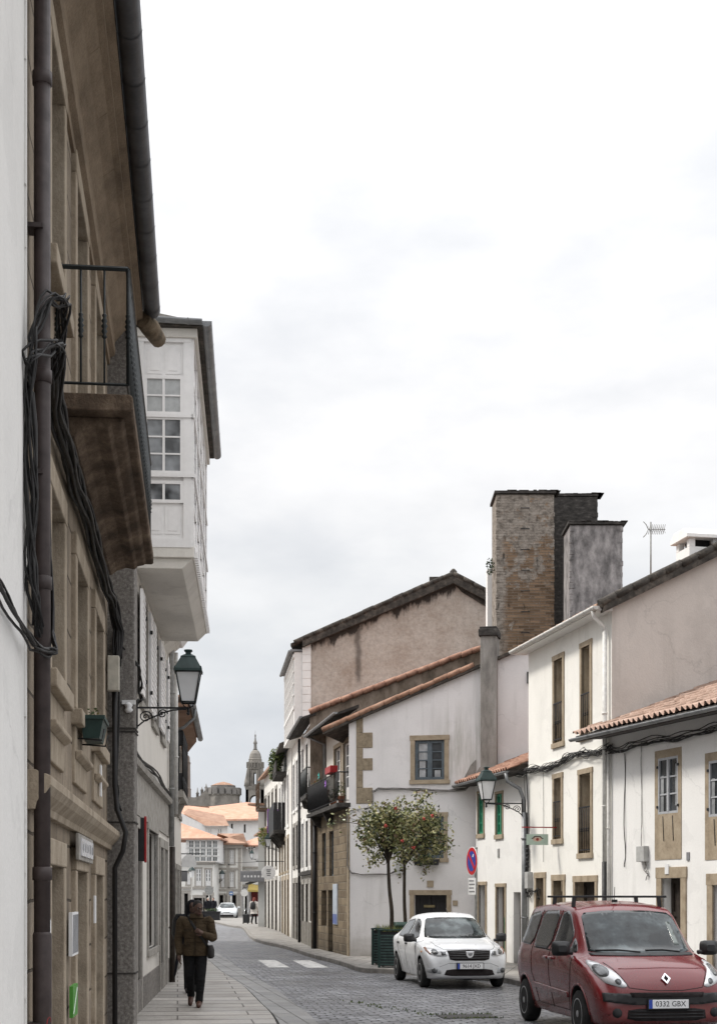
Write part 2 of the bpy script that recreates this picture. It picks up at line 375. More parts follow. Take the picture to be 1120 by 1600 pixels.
# ------------------------------------------------------------------ world, sun, camera
SUN_EL, SUN_AZ_VEC = 50, Vector((-1.0,.22,0)).normalized()   # direction towards the sun (plan)
def setup_world():
    w=bpy.data.worlds.new('World'); bpy.context.scene.world=w; w.use_nodes=True
    t=w.node_tree; t.nodes.clear()
    N=lambda typ,**p: (lambda nd:[setattr(nd,k,v) for k,v in p.items()] and nd or nd)(t.nodes.new(typ))
    out=N('ShaderNodeOutputWorld'); bg=N('ShaderNodeBackground'); bg.inputs[1].default_value=.1
    t.links.new(bg.outputs[0],out.inputs[0])
    sky=N('ShaderNodeTexSky',sky_type='NISHITA'); sky.sun_disc=False
    sky.sun_elevation=R(SUN_EL); sky.sun_rotation=math.atan2(SUN_AZ_VEC.x,SUN_AZ_VEC.y)
    tc=N('ShaderNodeTexCoord')
    def noise(scale,det,loc,sc=(1,1,2.2)):
        m=N('ShaderNodeMapping'); m.inputs['Scale'].default_value=sc; m.inputs['Location'].default_value=loc
        t.links.new(tc.outputs['Generated'],m.inputs[0])
        n=N('ShaderNodeTexNoise'); n.inputs['Scale'].default_value=scale; n.inputs['Detail'].default_value=det; n.inputs['Roughness'].default_value=.52
        t.links.new(m.outputs[0],n.inputs['Vector']); return n.outputs[0]
    sp=N('ShaderNodeSeparateXYZ'); t.links.new(tc.outputs['Generated'],sp.inputs[0])
    r=N('ShaderNodeValToRGB'); t.links.new(sp.outputs[2],r.inputs[0])
    k=1/3.0
    st=[(0,(.70,.73,.77)),(.10,(.80,.82,.85)),(.17,(.87,.885,.90)),(.27,(.97,.97,.98)),(.45,(1.12,1.12,1.13)),(1,(3.0,3.0,3.05))]
    while len(r.color_ramp.elements)<len(st): r.color_ramp.elements.new(.5)
    for e,(p,c) in zip(r.color_ramp.elements,st): e.position=p; e.color=(c[0]*k,c[1]*k,c[2]*k,1)
    n1=noise(4.0,7,(3.1,1.2,.4)); n2=noise(9.5,6,(.2,4.2,1.4))
    ad=N('ShaderNodeMath',operation='MULTIPLY_ADD'); t.links.new(n2,ad.inputs[0]); ad.inputs[1].default_value=.45; t.links.new(n1,ad.inputs[2])
    cr=N('ShaderNodeValToRGB'); t.links.new(ad.outputs[0],cr.inputs[0])
    cs=[(.5,(.8,.82,.85)),(.66,(.92,.93,.945)),(.78,(1.02,1.02,1.02)),(.9,(1.1,1.1,1.1))]
    while len(cr.color_ramp.elements)<len(cs): cr.color_ramp.elements.new(.5)
    for e,(p,c) in zip(cr.color_ramp.elements,cs): e.position=p; e.color=(*c,1)
    mu=N('ShaderNodeMix',data_type='RGBA',blend_type='MULTIPLY'); mu.inputs[0].default_value=1
    t.links.new(r.outputs[0],mu.inputs[6]); t.links.new(cr.outputs[0],mu.inputs[7])
    sc=N('ShaderNodeVectorMath',operation='SCALE'); t.links.new(mu.outputs[2],sc.inputs[0]); sc.inputs['Scale'].default_value=30.0
    mx=N('ShaderNodeMix',data_type='RGBA'); mx.inputs[0].default_value=.97
    t.links.new(sky.outputs[0],mx.inputs[6]); t.links.new(sc.outputs[0],mx.inputs[7])
    t.links.new(mx.outputs[2],bg.inputs[0])
setup_world()
sl=bpy.data.lights.new('sun','SUN'); sl.energy=3.1; sl.angle=R(10); sl.color=(1,.95,.87)
so=bpy.data.objects.new('sun',sl); C.objects.link(so)
sd=Vector((SUN_AZ_VEC.x*math.cos(R(SUN_EL)),SUN_AZ_VEC.y*math.cos(R(SUN_EL)),math.sin(R(SUN_EL))))
so.rotation_euler=sd.to_track_quat('Z','Y').to_euler()
cam=bpy.data.cameras.new('camera'); co=bpy.data.objects.new('camera',cam); C.objects.link(co)
bpy.context.scene.camera=co
co.location=(0,0,HC); co.rotation_euler=(R(90),0,0)
cam.sensor_fit='VERTICAL'; cam.sensor_height=36; cam.lens=36*F/1600
cam.shift_y=(HV-800)/1600; cam.clip_end=6000; cam.clip_start=.1
S=bpy.context.scene
S.view_settings.view_transform='Standard'; S.view_settings.look='None'; S.view_settings.exposure=0
S.render.engine='CYCLES'; S.cycles.max_bounces=6; S.cycles.diffuse_bounces=3

# ------------------------------------------------------------------ houses
class House:
    """facade frame: local x along the facade (left to right seen from outside), local y inwards, z up"""
    def __init__(s, name, label, cat, P0, P1, group=None):
        s.P0=Vector(P0); s.P1=Vector(P1); d=s.P1-s.P0; s.L=d.length; s.ax=d.normalized(); s.ny=Vector((-s.ax.y,s.ax.x))
        s.e=thing(name,label,cat,(s.P0.x,s.P0.y,0),math.atan2(s.ax.y,s.ax.x),group)
        s.op=[]
    def a(s,u,n=0):
        r=Vector(((u-CU)/F,1.0)); d=(s.P0.dot(s.ny)+n)/r.dot(s.ny)
        return (r*d-s.P0).dot(s.ax)
    def d(s,u,n=0):
        r=Vector(((u-CU)/F,1.0)); return (s.P0.dot(s.ny)+n)/r.dot(s.ny)
    def z(s,u,v,n=0): return ZV(v,s.d(u,n))
    def w(s,a,n,z):
        p=s.P0+s.ax*a+s.ny*n; return Vector((p.x,p.y,z))
    def wall(s, mat, z1, a0=0, a1=None, z0=0, depth=.22, ops=None, top=None, name='wall', n0=0, back=4, sides=True, reveal_mat=None):
        """facade with real openings, their reveals, the return walls; top: list of (a,z) above z1 (gable)"""
        if a1 is None: a1=s.L
        ops=s.op if ops is None else ops
        xs=sorted(set([a0,a1]+[x for o in ops for x in o[:2] if a0<x<a1])); zs=sorted(set([z0,z1]+[z for o in ops for z in o[2:4] if z0<z<z1]))
        m=MB()
        for i in range(len(xs)-1):
            for j in range(len(zs)-1):
                cx=(xs[i]+xs[i+1])/2; cz=(zs[j]+zs[j+1])/2
                if any(o[0]<cx<o[1] and o[2]<cz<o[3] for o in ops): continue
                m.face([(xs[i],n0,zs[j]),(xs[i+1],n0,zs[j]),(xs[i+1],n0,zs[j+1]),(xs[i],n0,zs[j+1])])
        rm=1 if reveal_mat else 0
        for o in ops:
            x0,x1,y0,y1=o[:4]; dp=o[4] if len(o)>4 else depth
            m.face([(x0,n0,y0),(x0,n0+dp,y0),(x0,n0+dp,y1),(x0,n0,y1)],rm); m.face([(x1,n0,y0),(x1,n0,y1),(x1,n0+dp,y1),(x1,n0+dp,y0)],rm)
            m.face([(x0,n0,y1),(x0,n0+dp,y1),(x1,n0+dp,y1),(x1,n0,y1)],rm); m.face([(x0,n0,y0),(x1,n0,y0),(x1,n0+dp,y0),(x0,n0+dp,y0)],rm)
        if top:
            m.face([(a0,n0,z1)]+[(a1,n0,z1)]+[(a,n0,z) for a,z in reversed(top)])
        if sides:
            zt0=top[0][1] if top else z1; zt1=top[-1][1] if top else z1
            m.face([(a0,n0,z0),(a0,n0,zt0),(a0,n0+back,zt0),(a0,n0+back,z0)]); m.face([(a1,n0,z0),(a1,n0+back,z0),(a1,n0+back,zt1),(a1,n0,zt1)])
            m.face([(a0,n0+back,z0),(a0,n0+back,zt0),(a1,n0+back,zt1),(a1,n0+back,z0)])
        return m.build(name,[mat]+([reveal_mat] if reveal_mat else []),s.e,fixn=False)
    def window(s, a0,a1,z0,z1, n=0, r=.2, fm=None, cols=2, rows=3, gm=None, surround=None, sw=.16, sill=None, fw=.05, mw=.028, lower=0, name='window', addop=True, bars=None, split=True, door=False, sproud=.03, curt=()):
        """an opening with frame, glazing bars, pane; optional stone surround, iron window guard"""
        fm=fm or WOOD_WHITE; gm=gm or GLASS
        if addop: s.op.append((a0,a1,z0,z1,r))
        m=MB(); y0,y1=n+r-.07,n+r-.005
        m.box(a0,a0+fw,y0,y1,z0,z1); m.box(a1-fw,a1,y0,y1,z0,z1); m.box(a0+fw,a1-fw,y0,y1,z1-fw,z1); m.box(a0+fw,a1-fw,y0,y1,z0,z0+fw)
        A0,A1,Z0,Z1=a0+fw,a1-fw,z0+fw,z1-fw
        if lower>0: m.box(A0,A1,y0+.012,y1,Z0,Z0+lower); Z0+=lower
        leafs=2 if split else 1
        W=(A1-A0)/leafs
        if split:
            cx=(A0+A1)/2; m.box(cx-fw*.8,cx+fw*.8,y0-.008,y1,Z0,Z1)
        nc=max(1,cols//leafs)
        for l in range(leafs):
            for c in range(1,nc):
                x=A0+l*W+W*c/nc; m.box(x-mw/2,x+mw/2,y0+.012,y1-.01,Z0,Z1)
            for k in range(1,rows):
                z=Z0+(Z1-Z0)*k/rows; m.box(A0+l*W,A0+(l+1)*W,y0+.014,y1-.012,z-mw/2,z+mw/2)
        w=m.build(name,fm,s.e)
        p=MB(); p.box(A0,A1,n+r-.036,n+r-.024,Z0,Z1); p.build('pane',gm,w)
        for (f0,f1,g0,g1) in curt:
            k=MB(); X0,X1=A0+(A1-A0)*f0,A0+(A1-A0)*f1; nn=9
            k.grid([[(X0+(X1-X0)*i/nn,n+r-.04-.004*(i%2),Z0+(Z1-Z0)*g) for i in range(nn+1)] for g in (g0,g1)],0,False); k.build('curtain',GLASS_CURT,w,fixn=False)
        if surround:
            q=MB(); pr=n-sproud; hw=sw*1.1; eps=.0
            q.box(a0-sw,a0,pr,n+.05,z0,z1); q.box(a1,a1+sw,pr,n+.05,z0,z1); q.box(a0-sw-.02,a1+sw+.02,pr-.004,n+.05,z1,z1+hw)
            if not door: q.box(a0-sw-.03,a1+sw+.03,pr-.02,n+.05,z0-.12,z0)
            q.build('surround',surround,w,bevel=.006)
        if bars: s.guard(a0,a1,z0,z0+bars,n-.03,w)
        return w
    def guard(s,a0,a1,z0,z1,n,parent):
        m=MB()
        m.box(a0,a1,n-.012,n+.012,z1-.03,z1); m.box(a0,a1,n-.01,n+.01,z0+.06,z0+.085)
        k=max(4,int((a1-a0)/.11))
        for i in range(k+1):
            x=a0+(a1-a0)*i/k; m.tube([(x,n,z0),(x,n,z1-.03)],.009,6)
            if 0<i<k: m.lathe([(.009,-.05),(.02,-.025),(.012,0),(.02,.025),(.009,.05)],(x,n,(z0+z1)/2),6)
        return m.build('window_guard',BRONZE_IRON,parent)
    def door(s,a0,a1,z0,z1,n=0,r=.25,m=None,surround=None,sw=.2,panels=2,leaves=1,top_glass=0,name='door',addop=True,handle=True):
        if addop: s.op.append((a0,a1,z0,z1,r))
        mat=m or WOOD_DARK; q=MB(); y=n+r-.03
        q.box(a0,a1,y,y+.025,z0,z1)
        zt=z1-top_glass
        for l in range(leaves):
            x0=a0+(a1-a0)*l/leaves+.02; x1=a0+(a1-a0)*(l+1)/leaves-.02
            st=.09
            q.box(x0,x0+st,y-.03,y,z0,zt); q.box(x1-st,x1,y-.03,y,z0,zt)
            for k in range(panels+1):
                z=z0+(zt-z0-.1)*k/panels; q.box(x0+st,x1-st,y-.028,y,z,z+.1)
        if top_glass: q.box(a0,a1,y-.035,y,zt,zt+.06)
        w=q.build(name,mat,s.e)
        if top_glass:
            g=MB(); g.box(a0+.04,a1-.04,y-.012,y,zt+.06,z1-.04); g.build('pane',GLASS,w)
        if handle:
            h=MB(); h.tube([(a1-.14,y-.03,z0+1.0),(a1-.14,y-.08,z0+1.0),(a1-.24,y-.08,z0+1.0)],.012,6); h.build('handle',CHROME,w)
        if surround:
            b=MB(); pr=n-.03
            b.box(a0-sw,a0,pr,n+.05,z0,z1); b.box(a1,a1+sw,pr,n+.05,z0,z1); b.box(a0-sw-.02,a1+sw+.02,pr-.004,n+.05,z1,z1+sw*1.1)
            b.build('surround',surround,w,bevel=.006)
        return w
    def box(s,name,mat,a0,a1,n0,n1,z0,z1,bevel=0,label=None):
        return MB().box(a0,a1,n0,n1,z0,z1).build(name,mat,s.e,bevel=bevel,label=label)
    def pipe(s,name,mat,a,n,z0,z1,r=.05,brackets=True,top=None,clampm=None):
        m=MB(); pts=[(a,n,z0),(a,n,z1)]
        if top: pts+=top
        m.tube(pts,r,12)
        if brackets:
            z=z0+1.2
            while z<z1: m.lathe([(r*1.0,-.02),(r*1.25,-.018),(r*1.25,.018),(r*1.0,.02)],(a,n,z),12); z+=2.0
        return m.build(name,mat,s.e)

def tile_sheet(m, o, da, ds, la, ls, period=.21, amp=.045, course=.34, mi=0, per=8, jitter=.008, seed=1):
    """barrel tiles: o eave corner, da unit along the eave, ds unit up the slope"""
    rnd=random.Random(seed)
    o=Vector(o); da=Vector(da).normalized(); ds=Vector(ds).normalized(); nn=da.cross(ds).normalized()
    if nn.z<0: nn=-nn
    na=max(2,int(la/period))*per; period=la/(na/per); nc=max(1,int(ls/course)); course=ls/nc
    col=[[rnd.uniform(-jitter,jitter) for _ in range(nc)] for _ in range(na//per+1)]
    rows=[]
    for c in range(nc):
        for k,lift in ((0,.022),(1,0.0)):
            row=[]
            for i in range(na+1):
                ph=(i%per)/per; t=i*period/per
                w=math.sin(2*math.pi*ph); h=amp*(w if w>0 else w*.75)
                jj=col[i//per][c]
                row.append(o+da*t+ds*((c+k)*course+jj*1.5)+nn*(h+lift+jj))
            rows.append(row)
    m.grid(rows,mi,True)
def verge_tiles(m,p0,p1,r=.09,seg=.42,mi=0,seed=3,n=8):
    rnd=random.Random(seed); p0=Vector(p0); p1=Vector(p1); L=(p1-p0).length; k=max(1,int(L/seg)); d=(p1-p0)/k
    for i in range(k):
        j=Vector((0,0,rnd.uniform(-.012,.012)))
        m.tube([p0+d*i+j-d*.04,p0+d*(i+1)+j+Vector((0,0,.02))],[r*1.0,r*.86],n,mi)
def catenary(p0,p1,sag,n=10):
    p0=Vector(p0);p1=Vector(p1)
    return [p0.lerp(p1,i/n)-Vector((0,0,sag*4*(i/n)*(1-i/n))) for i in range(n+1)]
def bundle(m, pts, k=5, spread=.035, r=.012, seed=1, mi=0, n=6, sub=4, wig=.02):
    """several cables following one path"""
    rnd=random.Random(seed); pts=[Vector(p) for p in pts]
    dense=[]
    for i in range(len(pts)-1):
        for j in range(sub): dense.append(pts[i].lerp(pts[i+1],j/sub))
    dense.append(pts[-1])
    for q in range(k):
        off=Vector((rnd.uniform(-1,1),rnd.uniform(-1,1),rnd.uniform(-1,1)))*spread
        ph=[rnd.uniform(0,6.3) for _ in range(3)]
        P=[]
        for i,p in enumerate(dense):
            P.append(p+off+Vector((math.sin(i*.9+ph[0]),math.sin(i*.8+ph[1]),math.sin(i*1.1+ph[2])))*wig)
        m.tube(P,r*rnd.uniform(.6,1.3),n,mi)
def scatter_leaves(m, centre, rad, count, size, seed, mi=0, nm=2, shell=.55):
    rnd=random.Random(seed); c=Vector(centre); rad=Vector(rad) if not isinstance(rad,(int,float)) else Vector((rad,)*3)
    for _ in range(count):
        d=Vector((rnd.gauss(0,1),rnd.gauss(0,1),rnd.gauss(0,1))).normalized()
        rr=(shell+(1-shell)*rnd.random()) if rnd.random()<.75 else rnd.random()
        p=c+Vector((d.x*rad.x,d.y*rad.y,d.z*rad.z))*rr
        leaf(m,p,size*rnd.uniform(.65,1.25),rnd,mi+rnd.randrange(nm))
def leaf(m,p,s,rnd,mi):
    a=Vector((rnd.gauss(0,1),rnd.gauss(0,1),rnd.gauss(0,.7))).normalized(); b=a.cross(Vector((rnd.gauss(0,1),rnd.gauss(0,1),rnd.gauss(0,1)))).normalized(); c=a.cross(b)
    m.face([p-a*s*.5,p+b*s*.27+c*s*.06,p+a*s*.55-c*s*.05,p-b*s*.27+c*s*.06],mi)

# ------------------------------------------------------------------ ground
def cobbles():
    n=NT('granite_setts'); c=n.coord()
    v=n.map(c,(1,1,1),rot=(0,0,R(-8)))
    wob=n.n('ShaderNodeVectorMath',{0:n.n('ShaderNodeTexNoise',{'Vector':c,'Scale':1.3,'Detail':4.0}).outputs['Color'],1:(.16,.16,0)},operation='MULTIPLY').outputs[0]
    v=n.n('ShaderNodeVectorMath',{0:v,1:wob},operation='ADD').outputs[0]
    w2=n.n('ShaderNodeVectorMath',{0:n.n('ShaderNodeTexNoise',{'Vector':c,'Scale':5.0,'Detail':3.0}).outputs['Color'],1:(.14,.1,0)},operation='MULTIPLY').outputs[0]
    v=n.n('ShaderNodeVectorMath',{0:v,1:w2},operation='ADD').outputs[0]
    br=n.n('ShaderNodeTexBrick',{'Vector':v,'Color1':(.29,.29,.305,1),'Color2':(.125,.125,.135,1),'Mortar':(.022,.021,.02,1),'Scale':1.0,'Mortar Size':.02,'Mortar Smooth':.7,'Bias':-.1,'Brick Width':.27,'Row Height':.2})
    a=n.noise(c,.55,6,.65); b=n.noise(c,7,6,.7)
    col=n.mix(.6,br.outputs[0],n.ramp(a,[(.3,.45),(.5,.95),(.7,1.6)]),'MULTIPLY')
    col=n.mix(.6,col,n.ramp(b,[(.3,.4),(.7,1.35)]),'MULTIPLY')
    col=n.mix(.8,col,n.ramp(n.noise(n.map(c,(1,4.5,1)),1.4,6,.7),[(.3,.55),(.5,1.0),(.68,1.45)]),'MULTIPLY')
    moss=n.math('MULTIPLY',n.ramp(n.noise(c,.8,6,.7),[(.6,0),(.72,1)]),br.outputs[1])
    col=n.mix(moss,col,(.06,.08,.02))
    h=n.math('ADD',n.math('MULTIPLY',br.outputs[1],-1.3),n.math('ADD',n.math('MULTIPLY',b,.7),n.math('MULTIPLY',n.noise(v,5.5,2),1.6)))
    n.set(color=col, rough=n.ramp(n.math('ADD',a,n.math('MULTIPLY',b,.2)),[(.35,.22),(.75,.55)]), spec=.5, normal=n.bump(h,1.0,.09))
    return n.mat
def flags(name,c1,c2,bw,rh,rot=0,wet=.55,jc=(.05,.045,.04),sy=1.0):
    n=NT(name); c=n.coord(); v=n.map(n.map(c,(1,1,1),rot=(0,0,R(rot))),(1,sy,1))
    br=n.n('ShaderNodeTexBrick',{'Vector':v,'Color1':(*c1,1),'Color2':(*c2,1),'Mortar':(*jc,1),'Scale':1.0,'Mortar Size':.014,'Mortar Smooth':.3,'Brick Width':bw,'Row Height':rh},offset=.37)
    a=n.noise(c,1.1,7,.65); b=n.noise(c,18,5,.7)
    col=n.mix(.7,br.outputs[0],n.ramp(a,[(.3,.62),(.6,1.05)]),'MULTIPLY')
    col=n.mix(.4,col,n.ramp(b,[(.3,.6),(.7,1.2)]),'MULTIPLY')
    st=n.ramp(n.noise(c,.8,5,.6),[(.52,0),(.7,.5)])
    col=n.mix(st,col,(.12,.105,.09))
    n.set(color=col, rough=n.ramp(a,[(.35,wet-.15),(.7,wet+.2)]), spec=.4, normal=n.bump(n.math('ADD',n.math('MULTIPLY',br.outputs[1],-1),n.math('MULTIPLY',b,.5)),.5,.02))
    return n.mat
COBBLE=cobbles()
FLAG=flags('granite_flagstones',(.4,.375,.345),(.3,.28,.255),1.7,.24,-7,sy=.3,jc=(.09,.08,.072))
FLAG_R=flags('granite_flagstones_right',(.31,.295,.27),(.23,.215,.2),.8,.5,100,.7)
BAND=flags('granite_gutter_slabs',(.24,.235,.23),(.17,.168,.165),.7,.3,80,.45)
KERBM=mottled('granite_kerb',[(.3,(.13,.12,.11)),(.55,(.25,.235,.215)),(.8,(.36,.34,.32))],3,(1,1,1),.8,.3,40)
EARTH=mottled('ground_earth',[(.3,(.1,.095,.085)),(.7,(.17,.16,.145))],.3,(1,1,1),.95,.2,4)

MB().face([(-1500,-200,-.03),(1500,-200,-.03),(1500,3500,-.03),(-1500,3500,-.03)]).build('ground',EARTH)['kind']='structure'
MB().face([(-30,-10,0),(22,-10,0),(22,140,0),(-30,140,0)]).build('road',COBBLE)['kind']='structure'
LK=[(.6,0),(-.15,8),(-.65,15),(-1.25,21.8),(-1.74,25.5),(-2.37,30),(-3.16,34.6),(-4.0,40.1),(-5.5,50),(-6.9,60),(-10.0,85),(-13.4,115)]
def smooth_line(P,k=4):
    out=[]
    for i in range(len(P)-1):
        p0=Vector(P[max(0,i-1)]);p1=Vector(P[i]);p2=Vector(P[i+1]);p3=Vector(P[min(len(P)-1,i+2)])
        for j in range(k):
            t=j/k
            out.append(.5*((2*p1)+(p2-p0)*t+(2*p0-5*p1+4*p2-p3)*t*t+(3*p1-p0-3*p2+p3)*t**3))
    out.append(Vector(P[-1])); return out
def strip(L,Rr,z,name,mat,kind='structure'):
    m=MB(); m.grid([[(*p,z) for p in L],[(*p,z) for p in Rr]],0,False); o=m.build(name,mat); 
    if kind: o['kind']=kind
    return o
def offset(P,dx): 
    out=[]
    for i,p in enumerate(P):
        t=(P[min(i+1,len(P)-1)]-P[max(i-1,0)]).normalized(); out.append(p+Vector((t.y,-t.x))*dx)
    return out
lk=smooth_line(LK)
strip([p+Vector((-14,0)) for p in lk],lk,.055,'pavement',FLAG)
m=MB(); o1=offset(lk,0); m.grid([[(*p,.055) for p in lk],[(*p,.012) for p in offset(lk,.06)]],0,False); m.build('kerb_joint',paint('dark_joint',(.012,.011,.01),.95,.2))['kind']='structure'
strip(offset(lk,.06),offset(lk,.62),.006,'gutter_slabs',BAND)
RK=[(-14,125),(-9.6,100),(-7.6,88.5),(-6.95,86.2),(-6.3,81),(-4.4,61.7),(-2.57,51.9),(-1.5,45),(-.72,41.0),(-.3,38.4),(-.02,36.4),(.3,35.6),(.92,35.15),(2.0,33.6),(3.0,31.9),(3.45,29.6),(4.4,25),(5.6,20),(7.2,10),(8.8,0)]
rk=smooth_line(RK)
strip([p+Vector((16,3)) for p in rk],offset(rk,-.16),.12,'pavement',FLAG_R)
m=MB(); o1=[p for p in rk]; i1=offset(rk,-.16); lip=offset(rk,-.02)
m.grid([[(*p,.12) for p in i1],[(*p,.126) for p in offset(rk,-.158)],[(*p,.126) for p in lip],[(*p,.108) for p in o1],[(*p,-.01) for p in o1]],0,False)
m.build('kerb',KERBM)['kind']='structure'
ZEB=NT('worn_white_paint'); zc=ZEB.coord()
ZEB.set(color=ZEB.ramp(ZEB.noise(zc,3.2,8,.75),[(.38,(.14,.14,.14)),(.46,(.5,.49,.47)),(.7,(.7,.69,.67))]),rough=.7,normal=ZEB.bump(ZEB.noise(zc,14,4),.4,.02))
def gpt(u,v,z=.005): 
    d=(HC-z)*F/(v-HV); return ((u-CU)*d/F,d,z)
for q in ([(403,1500),(430,1500),(453,1511.5),(420,1511.5)],[(457,1500.5),(485,1500.5),(514.6,1512),(479.5,1512)],[(350,1499.6),(377,1499.6),(391,1511),(360,1511)]):
    if q[0][0]<400: continue
    MB().face([gpt(*p) for p in q]).build('zebra_stripe',ZEB.mat)['kind']='structure'
# ================================================================== LEFT SIDE OF THE STREET
# ---- white plaster house nearest the camera (only its facade edge is in view)
wh=House('white_house','smooth white plaster house front at the very left edge, before the brown drainpipe','house',(-1.545,4.0),(-2.137,9.45))
wh.wall(WHITE_NEAR,9.3,back=5)
m=MB()
rr=random.Random(4)
for i in range(46): # broken plaster edge against the stone
    z=i*.2; w=rr.uniform(.0,.035)
    m.box(wh.L-.03-w,wh.L+.002,-.012,-.001,z,z+.2)
m.build('plaster_edge',WHITE_NEAR,wh.e)

# ---- sandstone house
st=House('stone_house','brown sandstone house with iron balcony, dark gutter and deep doorways on the left','house',(-2.137,9.45),(-3.067,18.0))
def ad(d): return (d-9.45)*1.0059
bays=[(10.75,11.75),(13.05,14.2),(15.45,16.6)]
for i,(d0,d1) in enumerate(bays):
    a0,a1=ad(d0),ad(d1)
    st.door(a0,a1,0,2.08,r=.19,m=WOOD_DARK,panels=3,surround=None,handle=False)
    st.window(a0,a1+.05,3.5,4.85,r=.2,fm=WOOD_DARK,cols=2,rows=3,name='window')
    if i==0: st.window(a0,a1+.05,6.55,8.2,r=.22,fm=WOOD_DARK,cols=2,rows=3)
    else: st.window(a0,a1+.05,5.8,8.2,r=.22,fm=WOOD_DARK,cols=2,rows=4,lower=.6,name='balcony_door')
st.wall(SANDSTONE,8.62,back=5,reveal_mat=SANDSTONE_TRIM)
m=MB()
for i,(d0,d1) in enumerate(bays):
    a0,a1=ad(d0),ad(d1)
    for (z0,z1,e) in ((0,2.08,0),(3.5,4.85,.05),(6.55 if i==0 else 5.8,8.2,.05)):
        m.box(a0-.17,a0-.003,-.045,.02,z0,z1); m.box(a1+e+.003,a1+e+.17,-.045,.02,z0,z1); m.box(a0-.17,a1+e+.17,-.05,.02,z1+.003,z1+.2)
        m.box(a1+e+.17,a1+e+.24,-.022,.02,z0,z1+.2)
    m.box(a0-.2,a1+.25,-.1,.02,3.36,3.497); m.box(a0-.1,a1+.15,-.03,.02,2.85,3.36)
    m.prism([(-.03,3.06),(-.09,3.1),(-.09,3.14),(-.03,3.14)],'x',a0-.1,a1+.15)
    if i==0: m.box(a0-.2,a1+.25,-.1,.02,6.4,6.547)
m.build('window_surround',SANDSTONE_TRIM,st.e,bevel=.012)
m=MB(); L=st.L
m.prism([(.02,2.42),(-.05,2.42),(-.06,2.47),(-.12,2.53),(-.15,2.58),(-.15,2.64),(-.05,2.68),(.02,2.68)],'x',.12,L)
m.build('string_course',SANDSTONE_TRIM,st.e,bevel=.006)
m=MB()
m.prism([(.02,8.36),(-.03,8.36),(-.035,8.44),(-.09,8.47),(-.1,8.53),(-.07,8.55),(-.1,8.64),(-.2,8.76),(-.3,8.84),(-.36,8.86),(-.36,8.91),(-.43,8.93),(-.43,9.0),(-.4,9.02),(.02,9.02)],'x',0,L)

for k in range(9):
    x=.6+k*1.02; m.prism([(-.105,8.66),(-.205,8.775),(-.3,8.85),(-.3,8.835),(-.195,8.755),(-.1,8.65)],'x',x,x+.012)
m.build('eaves_cornice',mottled('cornice_stone',[(.25,(.12,.09,.062)),(.5,(.23,.175,.122)),(.8,(.36,.285,.205))],2.2,(.6,1.2,1.2),.92,.5),st.e)
m=MB(); m.prism([(-.5,9.03),(5,11.2),(5,11.35),(-.5,9.16)],'x',-5.4,L+.05); rf=m.build('roof',TILE_DARK,st.e)
m=MB()   # half round gutter
rows=[]
for i in range(18):
    x=-5.4+(L+5.45)*i/17; rows.append([(x,-.535+.105*math.cos(t),9.06+.105*math.sin(t)) for t in [math.pi*(1+k/10) for k in range(11)]]+[(x,-.535+.098*math.cos(t),9.06+.098*math.sin(t)) for t in [math.pi*(2-k/10) for k in range(11)]])
m.grid(rows,0,True)
x=-5.2
while x<L: # seams
    m.grid([[(x+dx,-.535+.111*math.cos(t),9.06+.111*math.sin(t)) for t in [math.pi*(1+k/10) for k in range(11)]] for dx in (-.012,.012)],0,True); x+=.72
m.grid([[(L+.05,-.535,9.06)]*11,[(L+.05,-.535+.105*math.cos(t),9.06+.105*math.sin(t)) for t in [math.pi*(1+k/10) for k in range(11)]]],0,False)
m.build('gutter',ZINC,st.e)
# brown downpipe at the party wall
m=MB(); pa=.17; m.tube([(pa,-.09,0),(pa,-.09,9.1)],.054,14)
for z in (.7,2.0,3.9,5.25,7.2): m.lathe([(.054,-.045),(.064,-.04),(.064,.04),(.054,.045)],(pa,-.09,z),14)
for z in (1.0,4.6,6.2): m.box(pa-.07,pa+.07,-.1,.0,z,z+.03)
m.lathe([(.062,0),(.062,1.6),(.055,1.62)],(pa,-.09,0),14)
m.build('downpipe',PIPE_BROWN,st.e)
# balcony
bd0,bd1=ad(11.35),ad(16.62)
bal=MB(); bal.prism([(.05,5.745),(-.585,5.745),(-.6,5.72),(-.6,5.63),(-.585,5.612),(.05,5.612)],'x',bd0,bd1)
bal.prism([(.05,5.612),(-.53,5.612),(-.5,5.57),(-.43,5.555),(-.4,5.52),(-.3,5.535),(-.2,5.5),(-.14,5.45),(.05,5.43)],'x',bd0+.16,bd1-.14)
bal=bal.build('balcony',DARKSTONE,st.e,bevel=.012)
m=MB()
def railing(m,pts,z0,z1,step,knobs=True,r=.0085,square=.014,kz=None):
    for i in range(len(pts)-1):
        p=Vector(pts[i]); q=Vector(pts[i+1]); Ln=(q-p).length; d=(q-p)/Ln; nrm=Vector((-d.y,d.x))
        for z,h in ((z1,.02),(z0,.012)):
            m.tube([(p.x,p.y,z),(q.x,q.y,z)],h,4,smooth=False)
        k=max(1,round(Ln/step))
        for j in range(k+1):
            c=p+d*(Ln*j/k); m.tube([(c.x,c.y,z0),(c.x,c.y,z1)],r*(1.5 if j in(0,k) else 1),6)
            if knobs:
                for kz_ in (kz or [(z0+z1)/2]):
                    m.lathe([(r,-.1),(.022,-.085),(.012,-.065),(.024,-.04),(.014,-.02),(.026,0),(.014,.02),(.024,.04),(.012,.065),(.02,.085),(r,.1)],(c.x,c.y,kz_),8)
railing(m,[(bd0+.04,-.02),(bd0+.04,-.56)],5.83,6.73,.175,True)
railing(m,[(bd0+.04,-.56),(bd1-.04,-.56),(bd1-.04,-.02)],5.83,6.73,.13,True,.0085)
m.box(bd0+.02,bd0+.06,-.06,.05,6.68,6.75)
m.build('railing',GREEN_IRON,bal)
for d in (13.0,16.2): # small feet
    pass
